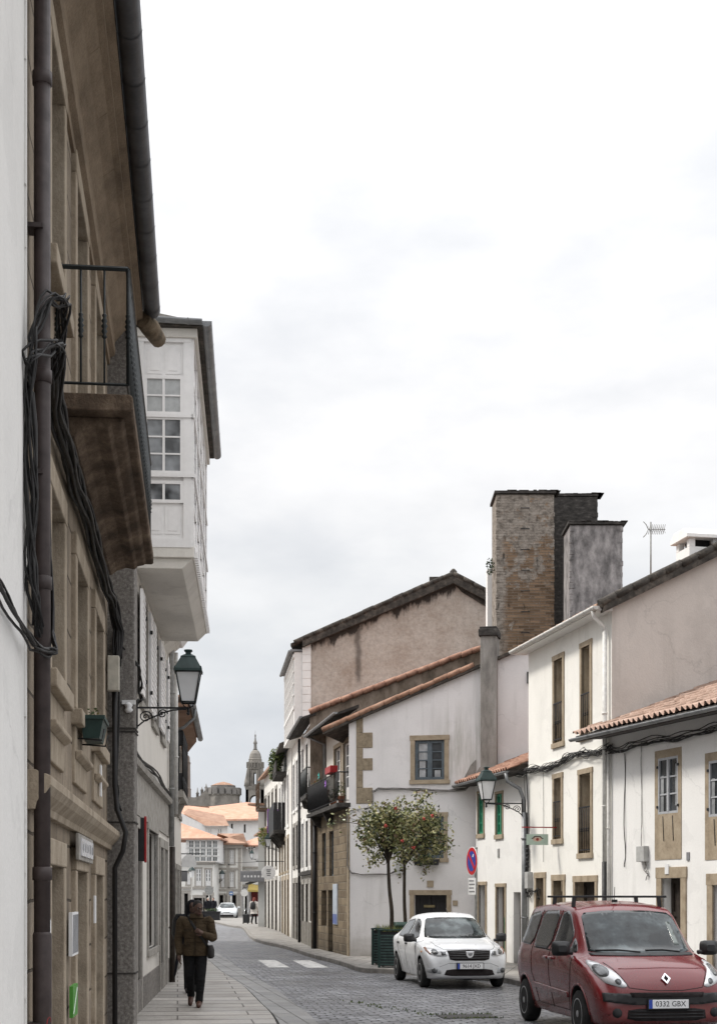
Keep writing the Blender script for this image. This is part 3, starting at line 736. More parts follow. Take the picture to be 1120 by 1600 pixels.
# name plaque, notices, door number on the stone wall
def rot_on(h,a,n,z): return h.w(a,n,z)
def on_wall(h,a,z,n=0): # matrix at a facade point
    M=h.e.matrix_basis.copy(); p=h.w(a,n,z); return Matrix.Translation(p)@Matrix.Rotation(math.atan2(h.ax.y,h.ax.x),4,'Z')
def place(o,h,a,z,n=0):
    o.location=h.w(a,n,z); o.rotation_euler=(0,0,math.atan2(h.ax.y,h.ax.x))
def text_part(name,txt,size,mat,parent,loc,rot=(math.pi/2,0,0),ex=.003,align='CENTER',sx=1):
    cu=bpy.data.curves.new(name,'FONT'); cu.body=txt; cu.size=size; cu.extrude=ex; cu.align_x=align; cu.align_y='CENTER'; cu.resolution_u=2
    o=bpy.data.objects.new(name,cu); C.objects.link(o)
    bpy.context.view_layer.update()
    me=bpy.data.meshes.new_from_object(o.evaluated_get(bpy.context.evaluated_depsgraph_get()))
    C.objects.unlink(o); bpy.data.objects.remove(o)
    me.materials.clear(); me.materials.append(mat)
    q=bpy.data.objects.new(name,me); C.objects.link(q); q.parent=parent; q.location=loc; q.rotation_euler=rot; q.scale=(sx,1,1)
    return q
BLACK_INK=paint('black_ink',(.02,.02,.022),.6,.1)
INK_GREY=paint('grey_ink',(.22,.22,.23),.6,.2)
pl=thing('street_name_plaque','white tiled street name plaque in a stone frame under the ledge of the sandstone wall','plaque'); place(pl,st,ad(13.55),2.19,-.052)
MB().box(-.85,.85,-.03,0,-.02,.21).build('frame',GRANITE_TRIM,pl,bevel=.006)
m=MB()
for i in range(5): m.box(-.66+i*.28,-.66+i*.28+.262,-.042,-.03,.02,.175)
m.build('tile_panel',paint('glazed_white_tile',(.68,.68,.7),.2,.1),pl)
m=MB(); rr=random.Random(2)
for i in range(5):
    x=-.66+i*.28
    for k in range(3): m.box(x+.05+k*.065,x+.075+k*.065,-.0435,-.0421,.05+.02*rr.random(),.15-.03*rr.random())
m.build('worn_lettering',INK_GREY,pl)
nt=thing('wall_notice','white printed notice with grey slanting stripes fixed between the first two doorways','notice'); place(nt,st,ad(12.35),1.52,-.05)
MB().box(-.3,.3,-.03,0,-.16,.2).build('board',PAPER,nt); m=MB()
for i in range(6): m.prism([(-.27+i*.095,-.14),(-.24+i*.095,-.14),(-.2+i*.095,.18),(-.235+i*.095,.18)],'y',-.034,-.03)
m.build('stripe',INK_GREY,nt)
gn=thing('wall_notice','bright green sign plate fixed to the stone between doorways','sign'); place(gn,st,ad(12.35),.98,-.05)
MB().box(-.24,.24,-.03,0,-.13,.13).build('board',paint('sign_green',(.07,.27,.035),.4,.1),gn)
m=MB(); m.prism([(-.2,-.1),(-.17,-.1),(.2,.1),(.17,.1)],'y',-.034,-.03); m.build('stripe',PAPER,gn)
sk=thing('sticker','white sticker with a red curved mark low on the brown drainpipe','sticker'); 
sk.location=st.w(.17,-.09,1.0); sk.rotation_euler=(0,0,math.atan2(st.ax.y,st.ax.x))
rows=[[(.057*math.cos(t),.057*math.sin(t),z) for t in [R(-180+k*14) for k in range(12)]] for z in (-.09,.09)]
m=MB(); m.grid(rows); m.build('label_sheet',PAPER,sk)
m=MB(); m.tube([(.0585*math.cos(R(-125+20*math.cos(t))),.0585*math.sin(R(-125+20*math.cos(t))),.01+.055*math.sin(t)) for t in [R(20+k*24) for k in range(11)]],.004,5); m.build('mark',BEAM_RED,sk)
sk2=thing('sticker','torn white paper scrap stuck on the brown drainpipe above the red sticker','sticker')
sk2.location=st.w(.17,-.09,1.66); sk2.rotation_euler=sk.rotation_euler
m=MB(); m.grid([[(.057*math.cos(t),.057*math.sin(t),z+.02*math.sin(t*9+z*30)) for t in [R(-110+k*9) for k in range(9)]] for z in (-.06,0,.05)]); m.build('label_sheet',PAPER,sk2)
for (d,z,w,h,lab) in ((15.0,1.72,.12,.28,'small pale metal plate beside the last doorway of the stone house'),(15.9,3.1,.12,.34,'narrow white plate high on the sandstone above the cornice')):
    o=thing('wall_plate',lab,'plate'); place(o,st,ad(d),z,-.048); MB().box(-w/2,w/2,-.02,0,-h/2,h/2).build('plate_face',PAPER,o,bevel=.003)
# window box
wb=thing('window_box','dark green plastic window box hung on the stone wall under a window','planter'); place(wb,st,ad(13.45),3.27,-.05); wb.scale=(.66,.72,.85)
m=MB(); m.grid([[(-.42,-.04,0),(.42,-.04,0),(.42,-.24,0),(-.42,-.24,0),(-.42,-.04,0)],[(-.46,-.02,.2),(.46,-.02,.2),(.46,-.29,.2),(-.46,-.29,.2),(-.46,-.02,.2)],[(-.49,0,.2),(.49,0,.2),(.49,-.31,.2),(-.49,-.31,.2),(-.49,0,.2)],[(-.49,0,.24),(.49,0,.24),(.49,-.31,.24),(-.49,-.31,.24),(-.49,0,.24)],[(-.45,-.03,.24),(.45,-.03,.24),(.45,-.28,.24),(-.45,-.28,.24),(-.45,-.03,.24)]],0,False)
m.face([(-.42,-.04,0),(.42,-.04,0),(.42,-.24,0),(-.42,-.24,0)]); m.face([(-.45,-.03,.22),(.45,-.03,.22),(.45,-.28,.22),(-.45,-.28,.22)])
m.build('box',POT_GREEN,wb)
m=MB(); m.tube([(-.4,.05,.0),(-.4,-.27,-.02),(-.4,-.3,.1)],.01,6); m.tube([(.4,.05,.0),(.4,-.27,-.02),(.4,-.3,.1)],.01,6); m.box(-.4,.4,.03,.05,-.01,.01); m.build('bracket',BRONZE_IRON,wb)
m=MB(); scatter_leaves(m,(-.2,-.15,.28),(.1,.08,.08),24,.05,3); m.build('plant',[paint('dry_plant',(.12,.1,.03),.8),paint('dull_leaf',(.06,.09,.03),.7)],wb)

# cables
cb=thing('cable_bundle','thick black cable bundle running along the stone wall under the balcony','cables')
m=MB(); P=[st.w(.3,-.16,5.5)]+[st.w(ad(d),-.09,5.32-.04*math.sin(d*1.7)) for d in (10.4,11.2,12.2,13.4,14.6,15.8,16.8,17.6)]+[st.w(ad(17.9),-.14,5.1),st.w(ad(17.9),-.12,4.7)]
bundle(m,P,16,.05,.013,3,wig=.012); m.build('strand',CABLE,cb)
cb=thing('cable_bundle','tangled black cables looping over the brown drainpipe onto the white wall','cables')
m=MB(); P=[st.w(.75,-.1,5.45),st.w(.4,-.2,5.62),st.w(.17,-.25,5.75),st.w(0,-.17,5.7),wh.w(wh.L-.12,-.06,5.45),wh.w(wh.L-.1,-.05,5.0),wh.w(wh.L-.08,-.06,4.4),wh.w(wh.L-.09,-.05,3.9),wh.w(wh.L-.03,-.09,3.55)]
bundle(m,P,8,.03,.0085,5,wig=.02)
P=[st.w(.6,-.12,5.3),st.w(.3,-.21,5.5),st.w(.1,-.2,5.45),wh.w(wh.L-.2,-.05,5.25),wh.w(wh.L-.05,-.06,5.1),wh.w(wh.L-.12,-.06,4.2),wh.w(wh.L-.02,-.1,3.6)]
bundle(m,P,5,.03,.0085,8,wig=.025); m.build('strand',CABLE,cb)
cb=thing('cable_bundle','black cables running level across the near white wall towards the drainpipe','cables')
m=MB(); P=[wh.w(0,-.05,3.5),wh.w(1.8,-.05,3.44),wh.w(3.6,-.05,3.5),wh.w(4.7,-.06,3.46),wh.w(5.2,-.08,3.42),wh.w(5.5,-.14,3.42),st.w(.16,-.18,3.45),st.w(.3,-.14,3.6),st.w(.3,-.12,4.2),st.w(.28,-.1,5.3)]
bundle(m,P,6,.022,.01,11,wig=.01); m.build('strand',CABLE,cb)
cb=thing('conduit','black cable conduit dropping down the corner between sandstone wall and granite pilaster','cables')
m=MB(); P=[st.w(ad(17.85),-.1,4.75),st.w(ad(17.85),-.1,3.2),st.w(ad(17.85),-.13,2.9),st.w(ad(17.7),-.24,2.62),st.w(ad(17.75),-.2,2.4),st.w(ad(17.85),-.1,2.2),st.w(ad(17.85),-.1,0.05)]
m.tube(P,.032,10); bundle(m,P[:3],3,.03,.012,2); m.build('tube',CABLE,cb)
jb=thing('junction_box','cream junction box above the window box at the stone pilaster','box'); place(jb,st,ad(17.75),4.33,-.02)
MB().box(-.07,.07,-.14,0,0,.42).build('case',paint('cream_box',(.5,.47,.4),.5,.2),jb,bevel=.01)

# ---- house with the white bay window
bh=House('bay_house','pale house behind the stone one, with a white wooden bay window high on its front','house',(-3.066,18.0),(-4.016,31.2))
MB().box(0,.42,-.33,.2,0,8.9).build('pilaster',GRANITE,bh.e,bevel=.02)
m=MB()
for z in (.9,2.75,3.9,3.86): m.box(-.012,.43,-.342,.2,z,z+.02)
m.build('pilaster_joint',SOOT,bh.e)
def bd(d): return (d-18)*1.0026
for (d0,d1) in ((23.2,24.4),(25.9,27.1),(28.4,29.4)): # first floor shuttered windows
    a0,a1=bd(d0),bd(d1)
    w=bh.window(a0,a1,4.95,6.6,r=.12,fm=WOOD_OLDWHITE,cols=2,rows=3,surround=GRANITE_TRIM,sw=.12)
    for x0,x1 in ((a0-.62,a0-.02),(a1+.02,a1+.62)):
        m=MB(); m.box(x0,x1,-.09,-.05,4.97,6.58)
        for k in range(14): m.box(x0+.06,x1-.06,-.1,-.085,5.08+k*.103,5.13+k*.103)
        m.build('shutter',WOOD_OLDWHITE,w)
    for z in (5.2,6.2):
        for x in (a0-.02,a1): MB().box(x,x+.03,-.12,-.08,z,z+.06).build('hinge',BRONZE_IRON,w)
for (d0,d1,z0,z1) in ((20.5,21.6,0,2.9),(22.4,23.3,0,2.9),(24.9,27.2,.95,3.0),(28.1,29.0,0,2.8),(29.5,30.4,0,2.8)):
    if z0: bh.window(bd(d0),bd(d1),z0,z1,r=.16,fm=WOOD_DARK,cols=2,rows=2,surround=GRANITE_TRIM,sw=.2)
    else: bh.door(bd(d0),bd(d1),z0,z1,r=.2,m=WOOD_BROWN if d0<23 else PIPE_GREY,surround=GRANITE_TRIM,sw=.16,panels=3)
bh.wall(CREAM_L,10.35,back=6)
m=MB(); L=bh.L; m.box(.43,L,-.02,.0,0,.55); m.build('plinth',GRANITE,bh.e)
m=MB(); m.box(.43,L,-.025,.0,3.1,3.75); m.prism([(0,3.75),(-.1,3.78),(-.12,3.86),(0,3.88)],'x',.43,L); m.build('string_course',GRANITE_TRIM,bh.e)
m=MB(); m.prism([(0,10.3),(-.15,10.35),(-.5,10.5),(-.5,10.56),(0,10.56)],'x',bd(22.4),L); m.build('cornice',CREAM_L,bh.e)
# bay
ba0,ba1,pj=bd(22.4),bd(28.9),-.86
m=MB(); m.box(ba0+.02,ba1-.02,pj+.02,0,7.2,10.36)
bay=m.build('bay_window',WOOD_OLDWHITE,bh.e)
def bay_face(par,org,du,width,cols):
    """wooden gallery front: origin, unit vector along the face; local frame proud of the box"""
    fr=MB(); gl=MB(); cu=MB()
    du=Vector(du); nn=Vector((du.y,-du.x,0))
    def bx(mb,s0,s1,z0,z1,t0,t1):
        pts=[]
        for t in (t0,t1):
            for z in (z0,z1):
                for s_ in (s0,s1): pts.append(Vector(org)+du*s_+nn*t+Vector((0,0,z)))
        b=len(mb.v); mb.v+=[tuple(p) for p in pts]
        for f in ((0,1,3,2),(4,6,7,5),(0,4,5,1),(2,3,7,6),(0,2,6,4),(1,5,7,3)): mb.f.append(tuple(b+i for i in f)); mb.m.append(0); mb.sm.append(False)
    W=width/cols
    bx(fr,0,width,7.17,7.3,0,.05); bx(fr,-.03,width+.03,8.24,8.3,0,.06); bx(fr,0,width,10.3,10.36,0,.04); bx(fr,-.03,width+.03,9.15,9.2,0,.05)
    for c in range(cols):
        x0=c*W
        bx(fr,x0,x0+.12,7.3,10.3,-.01,.035); bx(fr,x0+W-.12,x0+W,7.3,10.3,-.01,.035)
        A,B=x0+.17,x0+W-.17; mid=(A+B)/2
        for (z0,z1,rows,g) in ((9.24,9.74,2,1),(8.34,9.12,3,0),(7.9,8.14,1,0)):
            bx(gl if not g else cu,A,B,z0,z1,.002,.006)
            bx(fr,A-.05,A,z0-.05,z1+.05,0,.03);bx(fr,B,B+.05,z0-.05,z1+.05,0,.03);bx(fr,A-.05,B+.05,z1,z1+.05,0,.031);bx(fr,A-.05,B+.05,z0-.05,z0,0,.031)
            bx(fr,mid-.018,mid+.018,z0,z1,.004,.026)
            for k in range(1,rows):
                z=z0+(z1-z0)*k/rows; bx(fr,A,B,z-.012,z+.012,.004,.022)
        for (z0,z1) in ((7.38,7.8),(9.82,10.2)):
            for (p,q) in ((A,mid-.02),(mid+.02,B)): 
                bx(fr,p,q,z0,z1,0,.008); bx(fr,p+.05,q-.05,z0+.05,z1-.05,.008,.014)
    f=fr.build('gallery_window',WOOD_OLDWHITE,par); gl.build('pane',glassy('bay_glass',(.2,.21,.22),.05,.8),f); cu.build('curtained_pane',paint('curtain_behind_glass',(.42,.43,.43),.25,.15),f)
bay_face(bay,(ba0+.02,0,0),(0,-1,0),.84,1)
bay_face(bay,(ba0,pj+.02,0),(1,0,0),ba1-ba0,5)
for o in list(bay.children): pass
m=MB(); m.box(ba0-.02,ba1,pj-.02,0,7.02,7.19); m.prism([(0,6.86),(pj+.16,6.86),(pj,7.02),(0,7.02)],'x',ba0+.04,ba1-.04); m.build('bay_base',CREAM_L,bay,bevel=.01)
m=MB()
x=ba0+.1
while x<ba1: m.box(x,x+.07,pj-.07,pj-.02,7.04,7.13); x+=.16
m.box(ba0+.1,ba1-.05,pj-.03,pj-.015,7.1,7.15)
m.build('dentil',WOOD_OLDWHITE,bay)
m=MB(); m.box(ba0-.06,ba1+.06,pj-.07,0,10.362,10.5); m.build('bay_lintel',CREAM_L,bay,bevel=.01)
# roof with hipped overhang above the bay
m=MB(); a0=ba0-.15; pr=pj-.15
m.face([(a0,pr,10.56),(ba1+.1,pr,10.56),(ba1+.1,3,12.3),(a0+2.6,3,12.3)],0); m.face([(a0,pr,10.56),(a0+2.6,3,12.3),(a0,3.,10.9)],0)
m.face([(a0,pr,10.50),(ba1+.1,pr,10.50),(ba1+.1,3,10.50),(a0,3,10.50)],0); m.face([(a0,pr,10.5),(a0,pr,10.56),(a0,3,10.9),(a0,3,10.5)]); m.face([(a0,pr,10.5),(ba1+.1,pr,10.5),(ba1+.1,pr,10.56),(a0,pr,10.56)])
m.build('roof',TILE_DARK,bh.e,fixn=False)
m=MB()
def halfgutter(m,p0,p1,r=.075,n=8,seams=.9):
    p0=Vector(p0);p1=Vector(p1);d=(p1-p0).normalized();s_=d.cross(Vector((0,0,1))).normalized()
    T=[math.pi*(1+k/n) for k in range(n+1)]
    m.grid([[p+s_*(r*math.cos(t))+Vector((0,0,r*math.sin(t))) for t in T]+[p+s_*((r-.006)*math.cos(t))+Vector((0,0,(r-.006)*math.sin(t))) for t in reversed(T)] for p in (p0,p1)],0,True)
    for p in (p0,p1): m.face([p+s_*(r*math.cos(t))+Vector((0,0,r*math.sin(t))) for t in T])
    Ln=(p1-p0).length; x=seams
    while x<Ln:
        m.grid([[p0+d*(x+e)+s_*((r+.007)*math.cos(t))+Vector((0,0,(r+.007)*math.sin(t))) for t in T] for e in (-.012,.012)],0,True); x+=seams
halfgutter(m,(a0-.03,pr-.06,10.57),(ba1+.1,pr-.06,10.57),.085); halfgutter(m,(a0-.05,1.0,10.64),(a0-.05,pr,10.57),.07)
m.build('gutter',ZINC_L,bh.e)
SPOUT=mottled('mossy_spout_stone',[(.3,(.05,.04,.025)),(.55,(.16,.12,.08)),(.8,(.28,.23,.16))],6,(1,1,1),.95,.5); m=MB(); m.tube([(.0,-.42,8.93),(.25,-.5,8.92),(.6,-.58,8.9)],[.1,.12,.1],12); m.build('stone_spout',SPOUT,bh.e)
# second small gallery further on and the white downpipe
m=MB(); m.box(11.5,13.1,-.45,0,7.3,10.3); m.prism([(0,7.1),(-.3,7.1),(-.45,7.3),(0,7.3)],'x',11.5,13.1); g2=m.build('bay_window',WOOD_OLDWHITE,bh.e)
m=MB()
for k in range(5): m.prism([(0,6.96-k*.02),(-.2-.06*k,7.05+k*.055),(-.2-.06*k,7.09+k*.055),(0,7.05)],'x',11.52+k*.005,13.05)
m.build('corbel',CREAM_L,g2)
bh.pipe('downpipe',PIPE_GREY,12.75,-.09,2.9,10.3,.055); bh.pipe('downpipe',WOOD_DARK,12.95,-.09,0,2.9,.06); bh.pipe('downpipe',PIPE_WHITE,13.1,-.16,3.6,7.0,.045)
cb=thing('cable_bundle','twisted cables strung along the pale house wall below the shuttered windows','cables')
m=MB(); bundle(m,[bh.w(.5,-.36,4.35),bh.w(.7,-.2,4.2),bh.w(1.6,-.05,4.02),bh.w(5,-.05,3.98),bh.w(9,-.05,4.03),bh.w(13,-.06,3.97)],4,.035,.014,9,wig=.02)
bundle(m,[bh.w(-.02,-.12,4.95),bh.w(.1,-.36,4.7),bh.w(.35,-.37,4.45),bh.w(.5,-.36,4.35)],3,.02,.012,6); m.build('strand',CABLE,cb)
ins=thing('insulator','small white ceramic cable holder on the granite pilaster','fitting'); ins.location=bh.w(-.03,-.26,4.16)
m=MB(); m.lathe([(.03,-.06),(.055,-.03),(.035,0),(.055,.03),(.03,.06)],(0,0,0),10); m.box(-.08,.08,-.02,.03,.04,.09); m.build('ceramic',PAPER,ins)
rs=thing('hanging_sign','narrow dark sign with a red edge projecting from the pale house wall','sign'); rs.location=bh.w(bd(22.9),-.02,2.42); rs.rotation_euler=(0,0,math.atan2(bh.ax.y,bh.ax.x))
m=MB(); m.box(-.03,.03,-.07,.02,-.02,.66); m.build('panel',BRONZE_IRON,rs,bevel=.01)
m=MB(); m.box(-.034,.034,-.105,-.07,-.04,.68); m.build('edge',BEAM_RED,rs,bevel=.01)

# ---- lamps
def make_lamp(name,label,loc,rz,sc=1.0,reach=.72,group=None):
    """wall lantern: local x points away from the wall, origin where the bracket meets the wall"""
    t=thing(name,label,'lamp',loc,rz,group); t.scale=(sc,)*3
    b=MB(); X=reach
    b.box(0,X+.02,-.012,.012,-.01,.018); b.box(-.01,.02,-.03,.03,-.32,.12)
    for (x0,x1,dz) in ((.04,.34,-.14),(.3,.56,-.09)):
        pts=[]
        for k in range(22):
            tt=k/21; an=tt*3.6*math.pi; r=(.085*(1-tt)+.012)*(1 if x0<.1 else .75); pts.append((x0+.1+r*math.cos(an)*1.1,0,dz+r*math.sin(an)))
        b.tube(pts,.011,6)
    b.tube([(.0,0,-.3),(.12,0,-.2),(.26,0,-.14),(.42,0,-.07),(.56,0,-.03),(X-.03,0,-.012)],.013,6)
    b.tube([(X,0,-.0),(X,0,-.07)],.022,8); b.lathe([(.008,-.11),(.03,-.085),(.02,-.06)],(X,0,0),8)
    for s_ in (-1,1): b.tube([(X,0,.0),(X+s_*.07,0,.035),(X+s_*.085,0,.09)],.01,6)
    b.build('bracket',BRONZE_IRON,t)
    z0,z1=.09,.56; r0,r1=.105,.185
    f=MB(); q=math.pi/4
    def ring(r,z): return [(X+r*1.414*math.cos(q+k*math.pi/2),r*1.414*math.sin(q+k*math.pi/2),z) for k in range(4)]
    a,c=ring(r0,z0),ring(r1,z1)
    for k in range(4): f.tube([a[k],c[k]],.013,5)
    for rg,w in ((a,.014),(c,.018)):
        for k in range(4): f.tube([rg[k],rg[(k+1)%4]],w,5)
    f.build('lantern_frame',GREEN_IRON,t)
    g=MB(); ai,ci=ring(r0-.006,z0+.01),ring(r1-.006,z1-.01)
    for k in range(4): g.face([ai[k],ai[(k+1)%4],ci[(k+1)%4],ci[k]])
    g.face(ai); g.build('lamp_glass',GLASS_LAMP,t)
    c_=MB(); c_.lathe([(.31,.56),(.3,.6),(.18,.76),(.165,.78),(.165,.8),(.1,.83),(.06,.84),(.06,.88),(.09,.89),(.09,.905),(.03,.92)],(X,0,0),4,off=q,smooth=False)
    for p in ring(.2,.585): c_.lathe([(.012,-.02),(.022,0),(.008,.05)],p,6)
    c_.build('lamp_cap',LAMP_GREEN,t,bevel=.004)
    return t
nx=math.atan2(-bh.ny.y,-bh.ny.x)
make_lamp('wall_lamp','large green lantern on a scrolled black bracket, on the granite pilaster at left',bh.w(.3,-.33,4.2),nx,.8,.8)

# ---- next house down on the left: black iron balcony under a tiled eave
l3=House('balcony_house','narrow grey house on the left with an ornate black iron balcony under a tiled eave','house',(-4.016,31.2),(-4.6,38.2))
for (x0,x1) in ((.5,1.4),(2.2,3.1),(4,5),(5.6,6.5)):
    l3.door(x0,x1,0,2.5,r=.2,m=WOOD_DARK,surround=GRANITE_TRIM,sw=.12)
    l3.window(x0,x1,4.1 if x0<3 else 3.9,5.5,r=.15,fm=WOOD_OLDWHITE,surround=GRANITE_TRIM,sw=.1)
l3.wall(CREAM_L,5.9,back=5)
m=MB(); m.box(-.1,l3.L,-.4,.0,5.88,5.95); tile_sheet(m,(-.1,-.45,5.98),(1,0,0),(0,1,.42),l3.L+.2,4.5,mi=0,seed=4); m.build('roof',TILE_BROWN,l3.e)
m=MB(); halfgutter(m,(-.1,-.5,5.95),(l3.L,-.5,5.95),.07); m.tube([(.5,-.55,5.9),(.5,-.52,5.7),(.5,-.3,5.5),(.5,-.1,5.42)],.035,8); m.build('gutter',ZINC_L,l3.e)
m=MB(); m.box(.3,3.3,-.3,0,3.98,4.12); m.prism([(0,3.7),(-.12,3.72),(-.24,3.98),(0,3.98)],'x',.45,.75); m.prism([(0,3.7),(-.12,3.72),(-.24,3.98),(0,3.98)],'x',2.7,3); lb=m.build('balcony',GRANITE_TRIM,l3.e)
m=MB(); railing(m,[(.33,0),(.33,-.28),(3.27,-.28),(3.27,0)],4.16,5.4,.1,True,.011,kz=[4.3,5.2])
for x in [.33+.1*i for i in range(30)]: m.lathe([(.008,-.1),(.03,-.03),(.012,.1)],(x,-.28,4.35),6)
m.box(.32,3.28,-.285,-.275,4.17,4.45); m.box(.325,.335,-.28,0,4.17,4.5); m.box(.325,.335,-.28,0,5.1,5.38); m.build('railing',BRONZE_IRON,lb)
l4=House('row_house','dim grey terrace further along the left pavement beyond the black balcony','house',(-4.62,38.4),(-9.2,62))
for x in (1.2,4,7,10,13,16,19,22): 
    l4.door(x,x+1.1,0,2.6,r=.2,m=WOOD_DARK if x%2 else WOOD_BROWN,surround=GRANITE_TRIM,sw=.15); l4.window(x,x+1,3.7,5.3,r=.15,surround=GRANITE_TRIM,sw=.12)
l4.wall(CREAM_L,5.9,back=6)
m=MB(); m.prism([(-.4,5.9),(5,8),(5,8.15),(-.4,6.02)],'x',0,l4.L); m.build('roof',TILE_BROWN,l4.e)
lx=math.atan2(-l4.ny.y,-l4.ny.x)
make_lamp('wall_lamp','small dark lantern far down the left facades before the gallery house',l4.w(20,0,3.4),lx,.7,.6)
for (a,z,w,h,lab,mt) in ((1.2,2.65,.75,.34,'pale peaked shop sign projecting from the left facades behind the walking man',PAPER),(5.5,2.3,.8,.3,'dark flat shop sign hanging beyond the pale peaked one on the left',INK_GREY)):
    s_=thing('shop_sign',lab,'sign',l4.w(a,0,z),lx)
    m=MB(); m.prism([(.1,0),(.1+w*.55,0),(.1+w*.5,h*.6),(.1+w*.35,h),(.1+w*.18,h),(.1,h*.6)] if mt is PAPER else [(.1,0),(.1+w*.6,0),(.1+w*.6,h),(.1,h)],'y',-.03,.03); m.build('board',mt,s_); MB().box(0,.7,-.012,.012,h,h+.025).build('bracket',BRONZE_IRON,s_)
# ================================================================== RIGHT SIDE OF THE STREET
def facing(h): return math.atan2(-h.ny.y,-h.ny.x)
# ---- house A: low white house with tiled eave, right edge
A=House('tiled_white_house','low white house at the right edge with a deep clay tiled eave and grey casements','house',(5.43,31.6),(8.27,23.0))
for (u0,u1,v0,v1) in ((1028,1059,1183,1271),(1107,1141,1187,1275)):
    a0,a1=A.a(u0),A.a(u1); um=(u0+u1)/2; z0,z1=A.z(um,v1),A.z(um,v0)
    w=A.window(a0,a1,z0,z1,r=.06,fm=WOOD_LGREY,cols=2,rows=3,fw=.045,mw=.03,curt=((.02,.2,0,.7),(.84,.98,.1,.9)))
    m=MB(); zb=A.z(um,1343); sw=.13
    m.box(a0-sw,a0-.002,-.012,.04,zb,z1+.16); m.box(a1+.002,a1+sw,-.012,.04,zb,z1+.16); m.box(a0-.002,a1+.002,-.012,.04,z1+.002,z1+.16); m.box(a0-.002,a1+.002,-.01,.04,zb,z0-.002)
    m.build('surround',FRAME_STONE,w)
    m=MB()
    for x in (a0+.2,a1-.2): m.tube([(x,-.02,z0-.05),(x+.04,-.02,z0-.55)],.007,5)
    for z in (z0+.12,z1-.2): 
        for x in (a0-.04,a1-.01): m.box(x,x+.05,-.03,-.012,z,z+.05)
    m.build('hook',BRONZE_IRON,w)
a0,a1=A.a(1034),A.a(1064); A.door(a0,a1,.12,A.z(1049,1372),r=.25,m=WOOD_DARK,surround=FRAME_STONE,sw=.2,leaves=2,panels=3)
a0,a1=A.a(1114),A.a(1150); A.door(a0,a1,.12,A.z(1130,1383),r=.25,m=WOOD_BROWN,surround=FRAME_STONE,sw=.2,panels=3)
EZ=5.3
A.wall(WHITE,EZ+.1,back=5,depth=.2)
m=MB(); tile_sheet(m,(-.62,-.62,EZ+.06),(1,0,0),(0,1,.385),A.L+1.2,4.2,period=.205,amp=.05,course=.36,seed=2); 
m.build('roof',TILE_PALE,A.e)
m=MB(); m.prism([(-.56,EZ-.03),(-.56,EZ+.0),(4,EZ+1.72),(4,EZ+1.68)],'x',-.6,A.L+.5); m.box(-.55,A.L+.5,-.58,-.55,EZ-.1,EZ+.03); m.prism([(-.55,EZ-.06),(0,EZ-.02),(0,EZ+.02),(-.55,EZ-.02)],'x',-.5,A.L); m.build('eave_board',paint('dark_eave_boards',(.1,.09,.085),.7,.3),A.e)
m=MB(); halfgutter(m,(-.62,-.66,EZ-.03),(A.L+.5,-.66,EZ-.03),.065); m.build('gutter',ZINC_L,A.e)
bx=thing('meter_box','grey electricity box with dangling wires beside the apron window of the low house','box',A.w(A.a(1007),-.0,A.z(1007,1345)),math.atan2(A.ax.y,A.ax.x))
MB().box(-.16,.16,-.12,0,-.02,.3).build('case',EMB_GREY,bx,bevel=.01)
m=MB(); bundle(m,[(-.05,-.05,.3),(-.1,-.02,.8),(-.12,-.02,2.0),(-.1,-.02,2.45)],2,.012,.006,3,wig=.01); bundle(m,[(.1,-.06,0),(.12,-.05,-.2),(.18,-.04,-.25),(.16,-.03,-.4)],3,.02,.007,4); m.build('wire',CABLE_GREY,bx)
hn=thing('house_number','small pale number plate over the door of the low tiled house','plate',A.w(A.a(1044),-.03,A.z(1044,1358)),math.atan2(A.ax.y,A.ax.x))
MB().box(-.07,.07,-.02,0,-.1,.1).build('plate_face',PAPER,hn)
hp=thing('wall_plate','little grey vent plate on the low white house between its windows','plate',A.w(A.a(1075),0,A.z(1075,1338)),math.atan2(A.ax.y,A.ax.x))
MB().box(-.05,.05,-.02,0,-.08,.08).build('plate_face',INK_GREY,hp)
cb=thing('cable_bundle','dark tangle of cables strung under the tiled eave of the low white house','cables')
m=MB(); P=[A.w(-.2,-.06,5.0),A.w(.5,-.08,4.95)]+[A.w(1.0+i*.8,-.07,5.0+.03*math.sin(i*2)) for i in range(10)]
bundle(m,P,12,.07,.009,21,wig=.022); 
bundle(m,[A.w(.6,-.04,4.9),A.w(.62,-.03,3.6),A.w(.6,-.03,2.7),A.w(.64,-.03,2.5)],1,.01,.01,2); m.build('strand',CABLE,cb)

# ---- house B: taller cream house
B=House('cream_house','tall cream house with four deep set windows, stone surrounds and a pale side gable','house',(4.29,37.2),(5.43,31.6))
for (u0,u1,v0,v1,bars) in ((866,879,1030,1160,.95),(909,922,1010,1149,.95),(866,877,1216,1311,.9),(906,923,1209,1333,1.05)):
    a0,a1=B.a(u0),B.a(u1); um=(u0+u1)/2
    B.window(a0,a1,B.z(um,v1),B.z(um,v0),r=.34,fm=WOOD_WHITE,cols=2,rows=4,surround=FRAME_STONE,sw=.11,bars=bars,fw=.07,mw=.04,curt=((.0,.3,0.3,1),))
for (u0,u1,v) in ((838,850,1372),(865,880,1376),(899,930,1378)):
    B.door(B.a(u0),B.a(u1),.12,B.z((u0+u1)/2,v),r=.25,m=WOOD_DARK,surround=FRAME_STONE if u0>840 else FRAME_STONE,sw=.13,panels=3,leaves=2 if u1-u0>20 else 1)
GZ=8.08
B.wall(CREAM,GZ,back=6,reveal_mat=FRAME_STONE,sides=False)
m=MB(); Lb=B.L
rise=.5
m.face([(Lb,0,0),(Lb,6,0),(Lb,6,GZ+6*rise),(Lb,0,GZ)]); m.face([(0,0,0),(0,0,GZ),(0,6,GZ+6*rise),(0,6,0)])
m.build('gable_wall',BEIGE,B.e,fixn=False)
